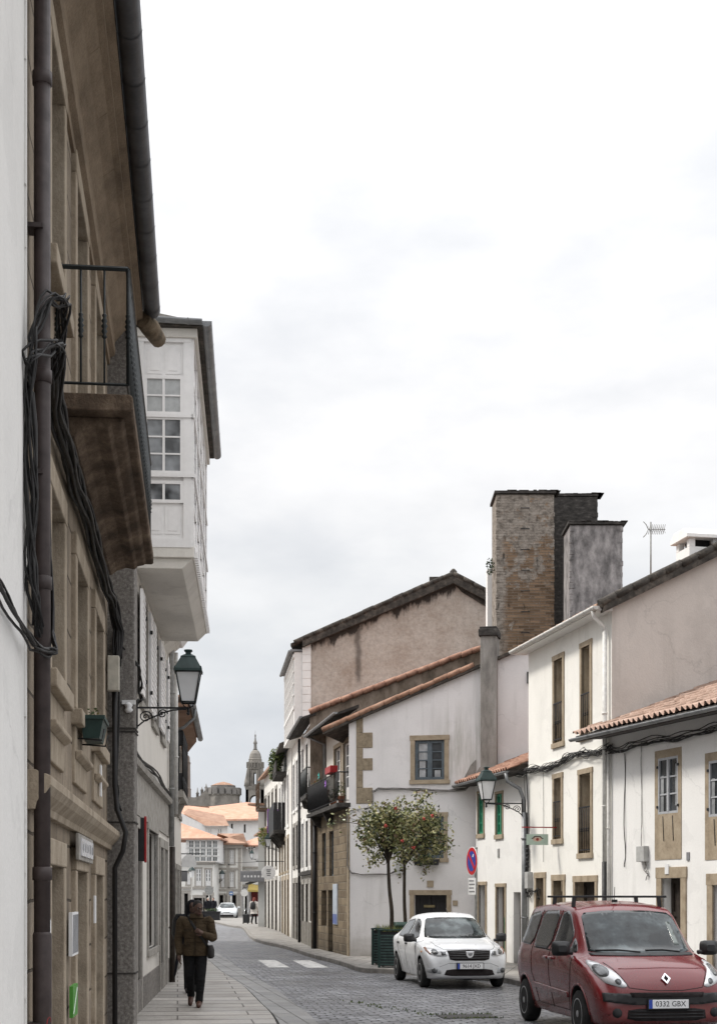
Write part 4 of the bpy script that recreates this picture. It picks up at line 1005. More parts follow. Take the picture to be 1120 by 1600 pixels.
m=MB(); tile_sheet(m,(-.15,-.3,GZ+.0),(1,0,0),(0,1,rise),Lb+.3,6.8,seed=8,period=.22,amp=.05); m.build('roof',TILE_BROWN,B.e)
m=MB(); m.prism([(-.25,GZ-.16),(6,GZ-.16+6.25*rise),(6,GZ+6.25*rise),(-.25,GZ)],'x',Lb-.02,Lb+.16); verge_tiles(m,(Lb+.1,-.3,GZ+.03),(Lb+.1,6,GZ+.03+6.3*rise),.1,.4,0); m.build('verge',TILE_DARK,B.e)
m=MB(); m.box(-.2,Lb+.05,-.34,.0,GZ-.1,GZ-.02); m.build('eave_board',WOOD_WHITE,B.e)
m=MB(); halfgutter(m,(-.2,-.39,GZ-.02),(Lb+.1,-.39,GZ-.02),.075); m.tube([(Lb-.12,-.39,GZ-.06),(Lb-.12,-.36,GZ-.22),(Lb-.16,-.12,GZ-.42),(Lb-.16,-.1,GZ-.6)],.045,10); m.build('gutter',PIPE_WHITE,B.e)
B.pipe('downpipe',PIPE_WHITE,Lb-.16,-.1,2.6,GZ-.5,.05); B.pipe('downpipe',PLASTIC_BLACK,Lb-.16,-.1,.12,2.6,.06); B.pipe('downpipe',PIPE_WHITE,Lb-.02,-.07,.12,5.0,.035)
B.box('sill_course',CREAM,0,Lb,-.03,0,5.0,5.1)
m=MB(); a0,a1=B.a(866),B.a(876); m.box(a0-.12,a1+.14,-.03,0,2.3,2.34); m.box(a0-.12,a0-.09,-.03,0,1.98,2.3); m.box(a1+.11,a1+.14,-.03,0,1.98,2.3); m.build('blind_panel',FRAME_STONE,B.e)
# white chimney and aerial on its roof
pc=B.w(Lb-.35,0,0)
s_=2.15; base=B.w(Lb-.35,s_,0)
m=MB(); zb=GZ+s_*rise-.1; a0=Lb-.75
m.box(a0,Lb-.05,s_-.35,s_+.35,zb-.4,zb+.42)
for (x,y) in ((a0,s_-.35),(Lb-.19,s_-.35),(a0,s_+.21),(Lb-.19,s_+.21)): m.box(x,x+.14,y,y+.14,zb+.42,zb+.6)
m.prism([(a0-.1,zb+.6),(Lb+.05,zb+.6),(Lb+.05,zb+.68),(Lb-.12,zb+.82),(a0+.1,zb+.82),(a0-.1,zb+.68)],'y',s_-.45,s_+.45); m.build('chimney',WHITE,B.e,bevel=.01)
m=MB(); m.box(a0+.15,Lb-.2,s_-.2,s_+.2,zb+.42,zb+.6); m.build('chimney_flue',DARKIN,B.e)
an=thing('tv_antenna','thin television aerial on a pole above the cream house roof','antenna',B.w(Lb-1.7,1.6,GZ+.7),0)
m=MB(); m.tube([(0,0,0),(0,0,1.62)],.02,6); m.build('mast',PIPE_GREY,an)
m=MB(); d=Vector((1,.25,.06)).normalized(); q=Vector((0,0,1.45)); m.tube([q-d*.06,q+d*.36],.01,5)
for k in range(9):
    p=q+d*(-.03+k*.045); e=Vector((-.25,1,0)).normalized()*.11; 
    m.tube([p-e*.6-Vector((0,0,.1)),p,p+e*.6+Vector((0,0,.1))],.006,4); m.tube([p-e*.6+Vector((0,0,.1)),p,p+e*.6-Vector((0,0,.1))],.006,4)
for zz in (-.18,.18): m.tube([q-d*.06,q-d*.08+Vector((-.03,0,zz*.6)),q-d*.12+Vector((-.06,0,zz))],.01,4)
m.build('aerial',PIPE_GREY,an)
cb=thing('cable_bundle','thick tangle of dark cables crossing the cream house between its two window rows','cables')
m=MB(); P=[B.w(-.3,-.2,4.95),B.w(.1,-.12,5.0)]+[B.w(.6+i*.85,-.08,5.02-.08*math.sin(i*1.3)) for i in range(6)]+[B.w(Lb+.1,-.1,5.05)]
bundle(m,P,13,.06,.0095,31,wig=.022); bundle(m,P,4,.1,.008,37,wig=.05); 
bundle(m,[B.w(.05,-.1,5.0),B.w(.05,-.06,3.6),B.w(.05,-.06,2.4)],2,.03,.015,3,wig=.015)
bundle(m,[B.w(1.2,-.02,4.95),B.w(1.22,-.02,2.7)],1,.01,.008,5,wig=.008); m.build('strand',CABLE,cb)
bx=thing('meter_box','grey junction box with hanging wires on the corner of the cream house','box',B.w(.22,-.0,2.05),math.atan2(B.ax.y,B.ax.x))
MB().box(-.13,.13,-.14,0,0,.42).build('case',EMB_GREY,bx,bevel=.012)
m=MB(); bundle(m,[(-.1,-.06,.02),(-.14,-.06,-.12),(0,-.08,-.18),(.3,-.05,-.06),(.7,-.04,-.02),(.75,-.03,-.25)],4,.03,.009,7,wig=.03); bundle(m,[(-.1,-.05,.4),(-.12,-.05,.8),(-.1,-.05,1.2)],2,.02,.01,3); m.build('wire',CABLE,bx)
m=MB()
for k in range(5): m.lathe([(.03,-.03),(.05,0),(.03,.03)],(-.12,-.06,.55+k*.11),8)
m.build('insulator',BRONZE_IRON,bx)
# hanging sign
hs=thing('hanging_sign','pale green shop board hung on chains from a red bar on the cream house','sign',B.w(B.a(869),0,B.z(869,1293)),facing(B))
wv=Vector((1,0))
m=MB(); 
hs.rotation_euler=(0,0,facing(B))
m.box(0,.86,-.012,.012,-.012,.014); m.build('bar',BEAM_RED,hs); hq=Matrix.Translation((.02,0,0))@Matrix.Scale(.56,4)
m=MB(); m.box(.34,1.3,-.012,.012,-.75,-.29); m.xf(hq); m.build('board',paint('pale_green_board',(.42,.52,.44),.5,.1),hs)
m=MB()
for x in (.44,1.2): m.tube([(x,0,-.01),(x,0,-.29)],.006,5)
m.xf(hq); m.build('chain',BRONZE_IRON,hs)
m=MB()   # painted emblem: old telephone
for sy in (-1,1):
    y=sy*.0125
    m.prism([(.58,-.5),(.55,-.47),(.62,-.44),(.68,-.37),(.96,-.37),(1.02,-.44),(1.09,-.47),(1.06,-.5),(.98,-.47),(.92,-.41),(.72,-.41),(.66,-.47)],'y',y,y+sy*.003)
m.xf(hq); m.build('emblem',paint('emblem_brown',(.07,.035,.03),.5,.2),hs)
m=MB()
for sy in (-1,1):
    y=sy*.0125
    m.prism([(.82+.2*math.cos(t)*(1 if math.sin(t)<0 else .95),-.51+.09*math.sin(t)) for t in [k*math.pi/8 for k in range(16)]],'y',y,y+sy*.003)
m.xf(hq); m.build('emblem_body',paint('emblem_cream',(.6,.42,.33),.5,.1),hs)
m=MB()
for sy in (-1,1):
    y=sy*.0155
    m.prism([(.82+.065*math.cos(t),-.51+.065*math.sin(t)) for t in [k*math.pi/8 for k in range(16)]],'y',y,y+sy*.003)
m.xf(hq); m.build('emblem_dial',paint('emblem_dial',(.3,.06,.045),.5,.1),hs)

# ---- house C: small white house with green windows
Cc=House('green_window_house','small low white house with narrow green windows and three plain doorways','house',(3.33,41.8),(4.29,37.2))
for (u0,u1,v0,v1) in ((747,756,1239,1303),(775,785,1240,1304)):
    um=(u0+u1)/2; Cc.window(Cc.a(u0),Cc.a(u1),Cc.z(um,v1),Cc.z(um,v0),r=.1,fm=WOOD_GREEN,cols=2,rows=4,fw=.07,mw=.05,surround=FRAME_STONE,sw=.06)
for (u0,u1,v,mt) in ((748,759,1383,WOOD_DARK),(776,789,1386,WOOD_BROWN),(802,813,1394,WOOD_BROWN)):
    Cc.door(Cc.a(u0),Cc.a(u1),.12,Cc.z((u0+u1)/2,v),r=.22,m=mt,surround=FRAME_STONE if u0<800 else None,sw=.09,panels=3)
m=MB(); a0=Cc.a(789); m.box(a0+.0,a0+.05,-.03,.0,.12,1.3); m.build('green_post',WOOD_GREEN,Cc.e)
CZ=5.08
Cc.wall(WHITE,CZ+.05,back=4,sides=False)
m=MB(); tile_sheet(m,(-.62,-.5,CZ),(1,0,0),(0,1,.42),Cc.L+.5,4.5,seed=5,period=.2,amp=.05); m.build('roof',TILE,Cc.e)
m=MB(); m.box(-.6,Cc.L-.1,-.46,0,CZ-.09,CZ-.03); m.build('eave_board',SOOT,Cc.e)
m=MB(); halfgutter(m,(-.62,-.53,CZ-.05),(Cc.L-.15,-.53,CZ-.05),.06); m.tube([(Cc.L-.2,-.53,CZ-.1),(Cc.L-.2,-.5,CZ-.3),(Cc.L-.1,-.2,CZ-.5),(Cc.L-.06,-.1,CZ-.8),(Cc.L-.06,-.09,CZ-1.2)],.05,10); m.build('gutter',ZINC_L,Cc.e)
Cc.pipe('downpipe',ZINC_L,Cc.L-.06,-.09,.12,CZ-1.1,.07)
hn=thing('house_number','faint grey number plate on the small house between its green windows and doors','plate',Cc.w(Cc.a(779),0,Cc.z(779,1333)),math.atan2(Cc.ax.y,Cc.ax.x)); MB().box(-.08,.08,-.02,0,-.12,.12).build('plate_face',PIPE_GREY,hn)
make_lamp('wall_lamp','green lantern on a bracket at the corner of the small house with green windows',Cc.w(Cc.L-.06,-.14,4.2),facing(Cc),1.0,.95)

# ---- house D: white gable end facing the camera
D=House('white_gable_house','white house whose gable end faces the street, stone quoins at the left corner','house',(-.279,42.8),(5.3,41.55))
def gz(h,u,v): return h.z(u,v)
a0,a1=D.a(648),D.a(694); D.window(a0,a1,gz(D,670,1218.5),gz(D,670,1156.5),r=.1,fm=WOOD_GREY,cols=2,rows=4,fw=.085,mw=.03,surround=FRAME_STONE,sw=.13,curt=((.03,.4,.5,1),(.05,.32,.0,.5),(.7,.95,0,.2)))
a0,a1=D.a(653),D.a(693); D.window(a0,a1,gz(D,670,1341),gz(D,670,1276),r=.1,fm=WOOD_GREY,cols=2,rows=4,fw=.085,mw=.03,surround=FRAME_STONE,sw=.11)
a0,a1=D.a(647),D.a(697.5); D.door(a0,a1,.12,gz(D,670,1398.5),r=.25,m=paint('garage_black',(.022,.021,.022),.5,.2),surround=FRAME_STONE,sw=.13,panels=2,leaves=2)
topl=[(0.0,D.z(545,1131)),(D.a(740),D.z(740,1048)),(D.L,9.1)]
D.wall(GABLE_WHITE,6.6,top=topl,back=6.5,depth=.2,sides=False)
m=MB()
def vg(m,h,pts,n0,n1,t):
    for (p,q) in zip(pts[:-1],pts[1:]):
        m.prism([(p[0],p[1]),(q[0],q[1]),(q[0],q[1]+t),(p[0],p[1]+t)],'y',n0,n1)
tl2=[(-.75,topl[0][1]-.3)]+topl
vg(m,D,tl2,-.14,6.3,.09); rf=m.build('roof',TILE_DARK,D.e)
m=MB(); P=[(a,-.1,z+.13) for a,z in tl2]
for p,q in list(zip(P[:-1],P[1:]))[:2]: verge_tiles(m,p,q,.085,.36,0); verge_tiles(m,Vector(p)+Vector((0,.17,.03)),Vector(q)+Vector((0,.17,.03)),.09,.36,0,5)
m.build('verge_tiles',mottled('weathered_verge_tile',[(.25,(.09,.06,.045)),(.5,(.3,.17,.115)),(.75,(.4,.28,.21))],3,(1,1,1),.95,.5),rf)
# quoins
m=MB(); zc=[(1120,1145,0),(1145,1169,1),(1169,1185,0),(1185,1204,1),(1204,1231,0),(1231,1256,1)]
for (v0,v1,wd) in zc: m.box(D.a(556.5),D.a(582 if wd else 567),-.02,.25,D.z(560,v1)+.004,D.z(560,v0))
m.build('quoin',QUOIN,D.e,bevel=.012)
m=MB(); m.box(D.a(641),D.a(644),-.03,.0,.5,.9)
letb=thing('letter_box','small brass letter plate on the black garage door of the white gable','plate',D.w(D.a(669),.18,D.z(669,1416)),math.atan2(D.ax.y,D.ax.x)); MB().box(-.16,.16,-.02,0,-.035,.035).build('plate_face',paint('dull_brass',(.3,.25,.14),.4,.2,.6),letb)
for (u,v,w,h,lab,mt) in ((672,1381,.19,.19,'little brown stone plaque over the garage door of the white gable','q'),(711,1411,.14,.15,'small brown intercom plate right of the garage door','q'),(624,1356,.2,.36,'grey meter box on the white gable between the two tree trunks','g')):
    o=thing('wall_plate' if mt=='q' else 'meter_box',lab,'plate' if mt=='q' else 'box',D.w(D.a(u),0,D.z(u,v)),math.atan2(D.ax.y,D.ax.x)); MB().box(-w/2,w/2,-.03 if mt=='q' else -.1,0,-h/2,h/2).build('case',FRAME_STONE if mt=='q' else EMB_GREY,o,bevel=.008)
cb=thing('cable_bundle','grey cables drooping across the white gable below its upper window','cables')
m=MB(); pt=lambda u,v,n=-.04:D.w(D.a(u),n,D.z(u,v))
bundle(m,[pt(583,1238),pt(590,1233),pt(640,1233),pt(690,1236),pt(727,1234),pt(738,1222)],4,.03,.012,4,wig=.015)
bundle(m,[pt(583,1240),pt(583,1262),pt(546,1266)],2,.015,.01,4,wig=.01)
bundle(m,[pt(543.5,1270),pt(543.5,1352),pt(550,1364),pt(565,1366),pt(606,1366),pt(621,1360)],2,.012,.012,9,wig=.01); m.build('strand',CABLE_GREY,cb)
# concrete chimney on the gable
F1,F0=D.a(775,-.35),D.a(750,-.35)
m=MB(); m.box(F0,F1,-.35,.3,5.3,D.z(760,997)); fch=m.build('chimney',CONCRETE,D.e,bevel=.015)
m=MB(); zt=D.z(760,997); m.box(F0-.05,F1+.04,-.42,.35,zt,zt+.2); m.box(F0-.02,F1+.01,-.38,.3,zt+.2,zt+.27); m.build('chimney_cap',SOOT,fch,bevel=.02)
m=MB(); m.prism([(F0-.15,5.25),(F1+.3,5.25),(F1+.1,5.5),(F0,5.5)],'y',-.5,-.2); m.box(D.a(776),D.L,-.03,.02,5.0,5.6); m.prism([(D.a(720),5.05),(D.a(743),5.05),(D.a(743),5.75),(D.a(735),5.6)],'y',-.04,.02); m.build('flashing',CONCRETE,D.e)
m=MB(); m.box(D.a(823),D.a(827),-.05,.0,D.z(825,1068),D.z(825,1050)); m.build('vent',BRONZE_IRON,D.e)

# D's street front: rough stone below, cream above, balcony
Ds=House('stone_corner_house','rough brown stone corner front with plant filled balcony beside the white gable','house',(-1.36,49.0),(-.279,42.8))
Ls=Ds.L
for (u0,u1) in ((503,509),(514.5,521)):
    Ds.window(Ds.a(u0),Ds.a(u1),2.5,3.9,r=.16,fm=WOOD_GREY,cols=2,rows=3)
for (u0,u1) in ((502,510),(512.5,520)):
    Ds.door(Ds.a(u0),Ds.a(u1),.9 if u0<505 else .12,2.05,r=.2,m=WOOD_DARK,panels=2)
Ds.wall(RUBBLE,4.45,back=.3,sides=True,depth=.2); Ds.op=[]
m=MB(); m.box(Ls-.28,Ls+.012,-.012,.26,.12,4.43); m.build('corner_stones',QUOIN,Ds.e)
for (u0,u1) in ((523,533),(537,547)):
    Ds.window(Ds.a(u0,.27),Ds.a(u1,.27),4.65,6.55,n=.27,r=.14,fm=WOOD_OLDWHITE,cols=2,rows=4,lower=.5,surround=FRAME_STONE,sw=.12,name='balcony_door')
Ds.wall(CREAM_L,7.3,z0=4.45,n0=.27,back=3,sides=False)
m=MB(); m.prism([(-.35,7.13),(.3,7.35),(.3,7.45),(-.35,7.2)],'x',-.2,Ls); m.build('eave_board',SOOT,Ds.e)
m=MB(); halfgutter(m,(-.2,-.4,7.2),(Ls+.1,-.4,7.2),.06); m.tube([(.15,-.36,7.15),(.15,.2,6.9),(.15,.2,4.6)],.05,8); m.build('gutter',ZINC_L,Ds.e)
Ds.pipe('downpipe',BRONZE_IRON,.0,-.1,.12,4.4,.06)
m=MB(); m.box(-.1,Ls+.02,-.36,.3,4.46,4.58); m.prism([(.0,4.1),(-.2,4.2),(-.33,4.46),(.0,4.46)],'x',.6,.8); m.prism([(.0,4.1),(-.2,4.2),(-.33,4.46),(.0,4.46)],'x',3.2,3.4); bl=m.build('balcony',SOOT,Ds.e)
m=MB(); railing(m,[(-.06,.2),(-.06,-.32),(Ls-.05,-.32),(Ls-.05,.25)],4.66,5.48,.12,False,.008); m.build('railing',BRONZE_IRON,bl)
m=MB(); m.box(-.04,Ds.a(511,-.3),-.305,-.295,4.62,5.42); m.build('screen_cloth',paint('black_screen',(.02,.02,.022),.8,.3),bl)
fb=thing('flower_box','dark red flower box on the balcony rail of the stone corner house','planter',Ds.w(Ls-.95,-.36,5.5),math.atan2(Ds.ax.y,Ds.ax.x)); m=MB(); m.prism([(-.5,0),(.5,0),(.54,.2),(-.54,.2)],'y',-.12,.1); m.build('box',BEAM_RED,fb,bevel=.01)
LEAF1=paint('leaf_mid',(.05,.085,.022),.55,.4); LEAF2=paint('leaf_light',(.13,.165,.045),.5,.3); LEAF3=paint('leaf_dark',(.022,.042,.014),.5,.4); LEAFY=paint('leaf_yellow',(.26,.27,.07),.55,.3)
POTM=paint('clay_pot',(.28,.12,.07),.8,.2); 
plants=[(.5,5.5,.16,'dry orange plant in a pot on the left end of the stone house balcony',2),(1.6,5.45,.18,'leafy pot plant on the black screened stretch of the stone house balcony',0),(2.7,5.4,.15,'pot with pale leaves near the middle of the stone house balcony',0),(4.1,4.95,.2,'low pot plant behind the open balcony rails of the stone house',0),(5.6,5.0,.2,'trailing plant at the right end of the stone house balcony',0)]
ORANGEL=paint('dry_leaf_orange',(.3,.12,.03),.7,.3)
for i,(a,z,rr_,lab,kd) in enumerate(plants):
    o=thing('pot_plant',lab,'plant',Ds.w(a,-.12,4.6),0,'pot plants on the stone house balcony')
    m=MB(); zz=z-4.6; m.lathe([(.07,max(0,zz-.42)),(.11,zz-.2),(.115,zz-.18)],(0,0,0),10); m.build('pot',POTM,o)
    m=MB(); scatter_leaves(m,(0,0,zz),(rr_,rr_,rr_*1.2),90,.07,40+i); m.build('foliage',[ORANGEL if kd else LEAF1,LEAF2],o)
    if zz>.45:
        m=MB(); m.box(-.1,.1,-.1,.1,0,zz-.42); m.build('stand',BRONZE_IRON,o)
for (a,z,lab,mt) in ((2.95,5.6,'turquoise round pinwheel clipped to the stone house balcony','t'),(4.35,5.25,'violet paper ornament hanging on the open balcony rails','v')):
    o=thing('ornament',lab,'ornament',Ds.w(a,-.37,z),facing(Ds)); m=MB()
    for k in range(6):
        t=k*math.pi/3; m.face([(0,0,0),(.02,.13*math.cos(t),.13*math.sin(t)),(.04,.13*math.cos(t+.7),.13*math.sin(t+.7))])
    m.build('petals',paint('orn_'+mt,(.02,.35,.33) if mt=='t' else (.3,.12,.5),.5,.1),o,fixn=False)
ps=thing('poster','tall pale poster with a blue lower edge on the rough stone wall by the doorway','poster',Ds.w(Ds.a(524.5),-.0,1.62),math.atan2(Ds.ax.y,Ds.ax.x))
MB().box(-.42,.42,-.03,0,-.62,.62).build('sheet',paint('poster_pale',(.45,.5,.56),.5,.15),ps); m=MB(); m.box(-.4,.4,-.034,-.03,-.6,-.3); m.build('blue_band',paint('poster_blue',(.12,.16,.36),.5,.15),ps)

# ---- house J: low terraced house, its own gable strip above D's verge
J=House('terrace_house','white terraced house with dark shutters next to the stone corner, brown gable strip above','house',(-2.16,55.6),(-1.42,49.05))
Lj=J.L
for (x0,x1) in ((.5,1.5),(2.5,3.5),(4.5,5.6)):
    J.door(x0,x1,.12 if x0<4 else 1.0,2.3,r=.3,m=WOOD_DARK,surround=GRANITE_TRIM,sw=.16,panels=3)
    J.window(x0,x1,2.9,4.55,r=.28,fm=WOOD_WHITE,cols=2,rows=3,surround=WHITE,sw=.14)
    J.window(x0,x1,5.35,7.3,r=.28,fm=WOOD_WHITE,cols=2,rows=4,surround=WHITE,sw=.14,name='balcony_door')
J.wall(WHITE_OLD,7.85,back=5,sides=False,reveal_mat=DARKREVEAL)
m=MB(); m.box(3.6,6.2,-.3,0,5.18,5.3); m.prism([(0,4.9),(-.2,4.95),(-.28,5.18),(0,5.18)],'x',3.8,4); m.prism([(0,4.9),(-.2,4.95),(-.28,5.18),(0,5.18)],'x',5.8,6); b_=m.build('balcony',SOOT,J.e)
m=MB(); railing(m,[(3.62,0),(3.62,-.28),(6.18,-.28),(6.18,0)],5.35,6.2,.1,False,.011); m.box(3.64,6.16,-.275,-.27,5.32,6.15); m.build('railing',GREEN_IRON,b_)
m=MB(); m.box(0,Lj,-.12,0,2.62,2.75); m.build('ledge',SOOT,J.e)
m=MB(); m.box(0,Lj,-.012,0,.12,.95); m.build('plinth',paint('grey_plinth',(.2,.185,.16),.9,.3),J.e)
J.pipe('downpipe',PIPE_GREY,Lj-.05,-.12,3.0,7.8,.05); J.pipe('downpipe',BRONZE_IRON,.05,-.08,.12,7.8,.05)
m=MB(); m.prism([(-.45,7.75),(0,7.9),(0,7.98),(-.45,7.83)],'x',-.1,Lj+.1); m.build('eave_board',SOOT,J.e)
m=MB(); halfgutter(m,(-.1,-.5,7.85),(Lj+.1,-.5,7.85),.06); m.build('gutter',ZINC_L,J.e)
Jg=House('x','x','x',(-1.6,49.0),(4.6,48.6)); bpy.data.objects.remove(Jg.e); Jg.e=J.e
def local_poly(m,h,parent,pts,n0,n1):
    """prism given in another facade's (a,z) frame, expressed in the parent's local space"""
    Mi=parent.e.matrix_basis.inverted() if hasattr(parent,'e') else parent
    b=len(m.v); m.prism([(p[0],p[1]) for p in pts],'y',n0,n1)
    Mh=Matrix.Translation((h.P0.x,h.P0.y,0))@Matrix.Rotation(math.atan2(h.ax.y,h.ax.x),4,'Z')
    for i in range(b,len(m.v)): m.v[i]=tuple(Mi@(Mh@Vector(m.v[i])))
bpy.context.view_layer.update()
jt=[(Jg.a(484),Jg.z(484,1115)),(Jg.a(738),Jg.z(738,1020)),(Jg.a(752),Jg.z(752,1016))]
m=MB(); local_poly(m,Jg,J,[(jt[0][0]+.05,0),(jt[2][0],0),jt[2],jt[1],jt[0]],0,.3); m.build('gable_wall',mottled('brown_stained_gable',[(.28,(.06,.05,.04)),(.45,(.17,.135,.105)),(.62,(.27,.22,.18)),(.8,(.36,.31,.27))],1.7,(1.5,1.5,.7),.95,.5),J.e)
m=MB(); Mi=J.e.matrix_basis.inverted(); P=[Mi@Jg.w(a,-.05,z+.06) for a,z in jt]
for p,q in zip(P[:-1],P[1:]): verge_tiles(m,p,q,.1,.36,0,7)
local_poly(m,Jg,J,[(jt[0][0],jt[0][1]),(jt[1][0],jt[1][1]),(jt[1][0],jt[1][1]+.07),(jt[0][0],jt[0][1]+.07)],-.06,6)
m.build('roof',TILE,J.e)

# ---- house H: tall brown gable with white gallery on the street
Hh=House('brown_gable_house','tall house with rough brown soot streaked gable and white street gallery','house',(-2.77,62.0),(-2.1,55.7))
for k in range(3):
    x0=.6+k*2.0
    Hh.door(x0,x0+1.1,.12,2.4,r=.28,m=WOOD_DARK if k%2 else WOOD_BROWN,surround=GRANITE_TRIM,sw=.2,panels=3); Hh.window(x0,x0+1.05,3.1,4.7,r=.22,surround=GRANITE_TRIM,sw=.15); Hh.window(x0,x0+1.05,5.4,7.3,r=.22,surround=WHITE,sw=.15)
Hh.wall(WHITE_OLD,11.3,back=5,sides=False,reveal_mat=DARKREVEAL)
Hg=House('x','x','x',(-2.1,55.7),(5.4,55.4)); bpy.data.objects.remove(Hg.e); Hg.e=Hh.e
m=MB(); hz0,hza,hzr=11.42,13.78,12.95; ap=Hg.a(708); ar=Hg.a(772)
prof=[(0,hz0),(ap,hza),(ar,hzr)]
# gable gets an object of its own so that its soot follows the verge in its own space
m.prism([(.28,3.0),(ar+.6,3.0),(ar+.6,hzr-.2),(ar,hzr-.05),(ap,hza-.05),(.28,hz0+.06)],'y',0,.3)
gw=m.build('gable_wall',ROUGHGABLE,Hh.e)
Mh=Matrix.Translation((Hg.P0.x,Hg.P0.y,0))@Matrix.Rotation(math.atan2(Hg.ax.y,Hg.ax.x),4,'Z')
gw.matrix_basis=Hh.e.matrix_basis.inverted()@Mh
Ml=gw.matrix_basis
m=MB()
for (p,q) in zip(prof[:-1],prof[1:]): m.prism([(p[0],p[1]-.16),(q[0],q[1]-.16),(q[0],q[1]+.16),(p[0],p[1]+.16)],'y',-.25,8)
m.prism([(ap,hza-.1),(ar+.2,hzr-.1),(ar+.2,hzr-.5),(ap+.3,hza-.45)],'y',-.05,.0)
P=[(-.3,-.2,hz0+.02),(ap,-.2,hza+.2),(ar,-.2,hzr+.2)]
for p,q in zip(P[:-1],P[1:]): verge_tiles(m,p,q,.1,.4,0,3); verge_tiles(m,Vector(p)+Vector((0,.2,.02)),Vector(q)+Vector((0,.2,.02)),.1,.4,0,4)
m.lathe([(.12,0),(.14,.15),(.05,.25)],(ap,-.1,hza+.15),8); m.box(ap-.9,ap-.5,.3,.6,hza-.2,hza+.2)
m.prism([(-.45,hz0-.12),(.1,hz0+.1),(.1,hz0+.2),(-.45,hz0-.02)],'y',-.2,8)
m.xf(Ml); m.build('roof',TILE_DARK,Hh.e)
m=MB(); m.box(0,.3,-.06,.3,8.2,hz0-.02); 
for k in range(10): m.box(-.01,.31,-.075,-.06,8.3+k*.3,8.3+k*.3+.26)
m.xf(Ml); gs=m.build('corner_boards',WHITE,Hh.e)
gal=MB(); Lh=Hh.L; gal.box(0,Lh,-.32,0,8.1,11.1); g_=gal.build('gallery',WOOD_WHITE,Hh.e)
m=MB(); gl=MB()
for k in range(12):
    x0=.1+k*(Lh-.2)/12; x1=x0+(Lh-.2)/12
    m.box(x0-.04,x0+.04,-.36,-.32,8.1,11.1); gl.box(x0+.1,x1-.1,-.33,-.32,9.1,10.8)
    for z in (9.5,9.95,10.4): m.box(x0,x1,-.35,-.32,z-.02,z+.02)
for z in (8.1,8.95,10.9): m.box(-.02,Lh+.02,-.37,-.32,z,z+.12)
m.build('gallery_frame',WOOD_WHITE,g_); gl.build('pane',GLASS_CURT,g_)
m=MB(); halfgutter(m,(0,-.5,11.15),(Lh+.1,-.5,11.15),.06); m.box(0,Lh+.05,-.48,0,11.12,11.2); m.build('gutter',ZINC_L,Hh.e)
m=MB(); m.tube([Hh.e.matrix_basis.inverted()@Vector(W3(446,1215,66)),Hh.e.matrix_basis.inverted()@Vector(W3(447.5,1050,66))],.025,6); m.build('aerial_mast',ZINC,Hh.e)

# ---- chimney stacks
def stack(name,label,x0,x1,y0,y1,z0,z1,mat,cap,rungs=0,capm=SOOT):
    t=thing(name,label,'chimney',(x0,y0,z0)); W,Dp,Hh_=x1-x0,y1-y0,z1-z0
    m=MB(); nx_,nz_=6,24; rr=random.Random(len(label))
    m.box(0,W,0,Dp,0,Hh_); 
    # weathered arrises: chipped stones standing slightly proud
    for k in range(int(Hh_/.17)):
        if rr.random()<.6:
            z=k*.17; w=rr.uniform(.06,.2); m.box(W-w,W+rr.uniform(.004,.025),-rr.uniform(.004,.02),.1,z,z+.15)
        if rr.random()<.5:
            z=k*.17; w=rr.uniform(.05,.16); m.box(-rr.uniform(.004,.02),w,-rr.uniform(.004,.02),.1,z,z+.15)
    m.build('stack',mat,t,bevel=.012)
    m=MB(); m.box(-cap,W+cap,-cap,Dp+cap,Hh_+.02,Hh_+.11)
    for k in range(14):
        x=rr.uniform(-cap,W); m.box(x,x+rr.uniform(.1,.3),-cap-.01,Dp*.5,Hh_+.1,Hh_+.1+rr.uniform(.01,.04))
    m.build('chimney_cap',capm,t,bevel=.015)
    for k in range(rungs):
        z=Hh_-.45-k*(Hh_-1.0)/rungs; x=W*.5
        m=MB(); m.tube([(x-.12,0,z+.03),(x-.12,-.1,z),(x+.12,-.1,z),(x+.12,0,z+.03)],.016,5); m.build('rung',BRONZE_IRON,t)
    return t
stack('chimney_stack','tallest old chimney, brown brick showing through plaster, iron rungs up its front',4.3,6.1,46,47.5,7.6,14.42,CHIMBRICK,.06,9)
stack('chimney_stack','black sooty chimney mass just behind and right of the tallest brick chimney',6.16,7.72,47.6,49,8,14.78,SOOT,.02)
stack('chimney_stack','shorter grey streaked chimney on the right, standing before the black one',6.31,7.88,44,45.35,8,12.95,GREYSTAIN,.06)
m_=thing('wall_weed','tuft of green weed growing out of the side of the tall brick chimney','plant',(4.22,46.6,12.3)); m=MB(); scatter_leaves(m,(-.05,0,0),(.18,.15,.28),140,.08,77); m.build('foliage',[LEAF1,LEAF3],m_)
wc=thing('chimney_stack','narrow white rendered chimney peeping out left of the tall brick one','chimney',(4.1,47.8,10)); m=MB(); m.box(.08,.3,0,.6,0,2.5); m.build('stack',WHITE,wc)

# ---- houses further along the right pavement
K1=House('narrow_house','narrow house with dark wooden balcony on the far right side of the street','house',(-3.98,74.0),(-2.83,62.1))
for k in range(4):
    x0=.7+k*2.7
    K1.door(x0,x0+1.2,.12,2.6,r=.25,m=WOOD_DARK if k!=1 else WOOD_BROWN,surround=FRAME_STONE if k else GRANITE_TRIM,sw=.2,panels=3); K1.window(x0,x0+1.1,5.0,7.2,r=.2,surround=WHITE,sw=.16); K1.window(x0,x0+1.1,3.0,4.4,r=.2,fm=WOOD_BROWN,surround=FRAME_STONE,sw=.16)
K1.wall(WHITE_OLD,8.3,back=5,reveal_mat=DARKREVEAL); L1=8.6; LL1=K1.L
m=MB(); m.box(0,L1*.8,-.55,0,4.75,4.9); 
for x in (.5,2.5,4.5,6): m.prism([(0,4.2),(-.12,4.3),(-.5,4.75),(0,4.75)],'x',x,x+.14)
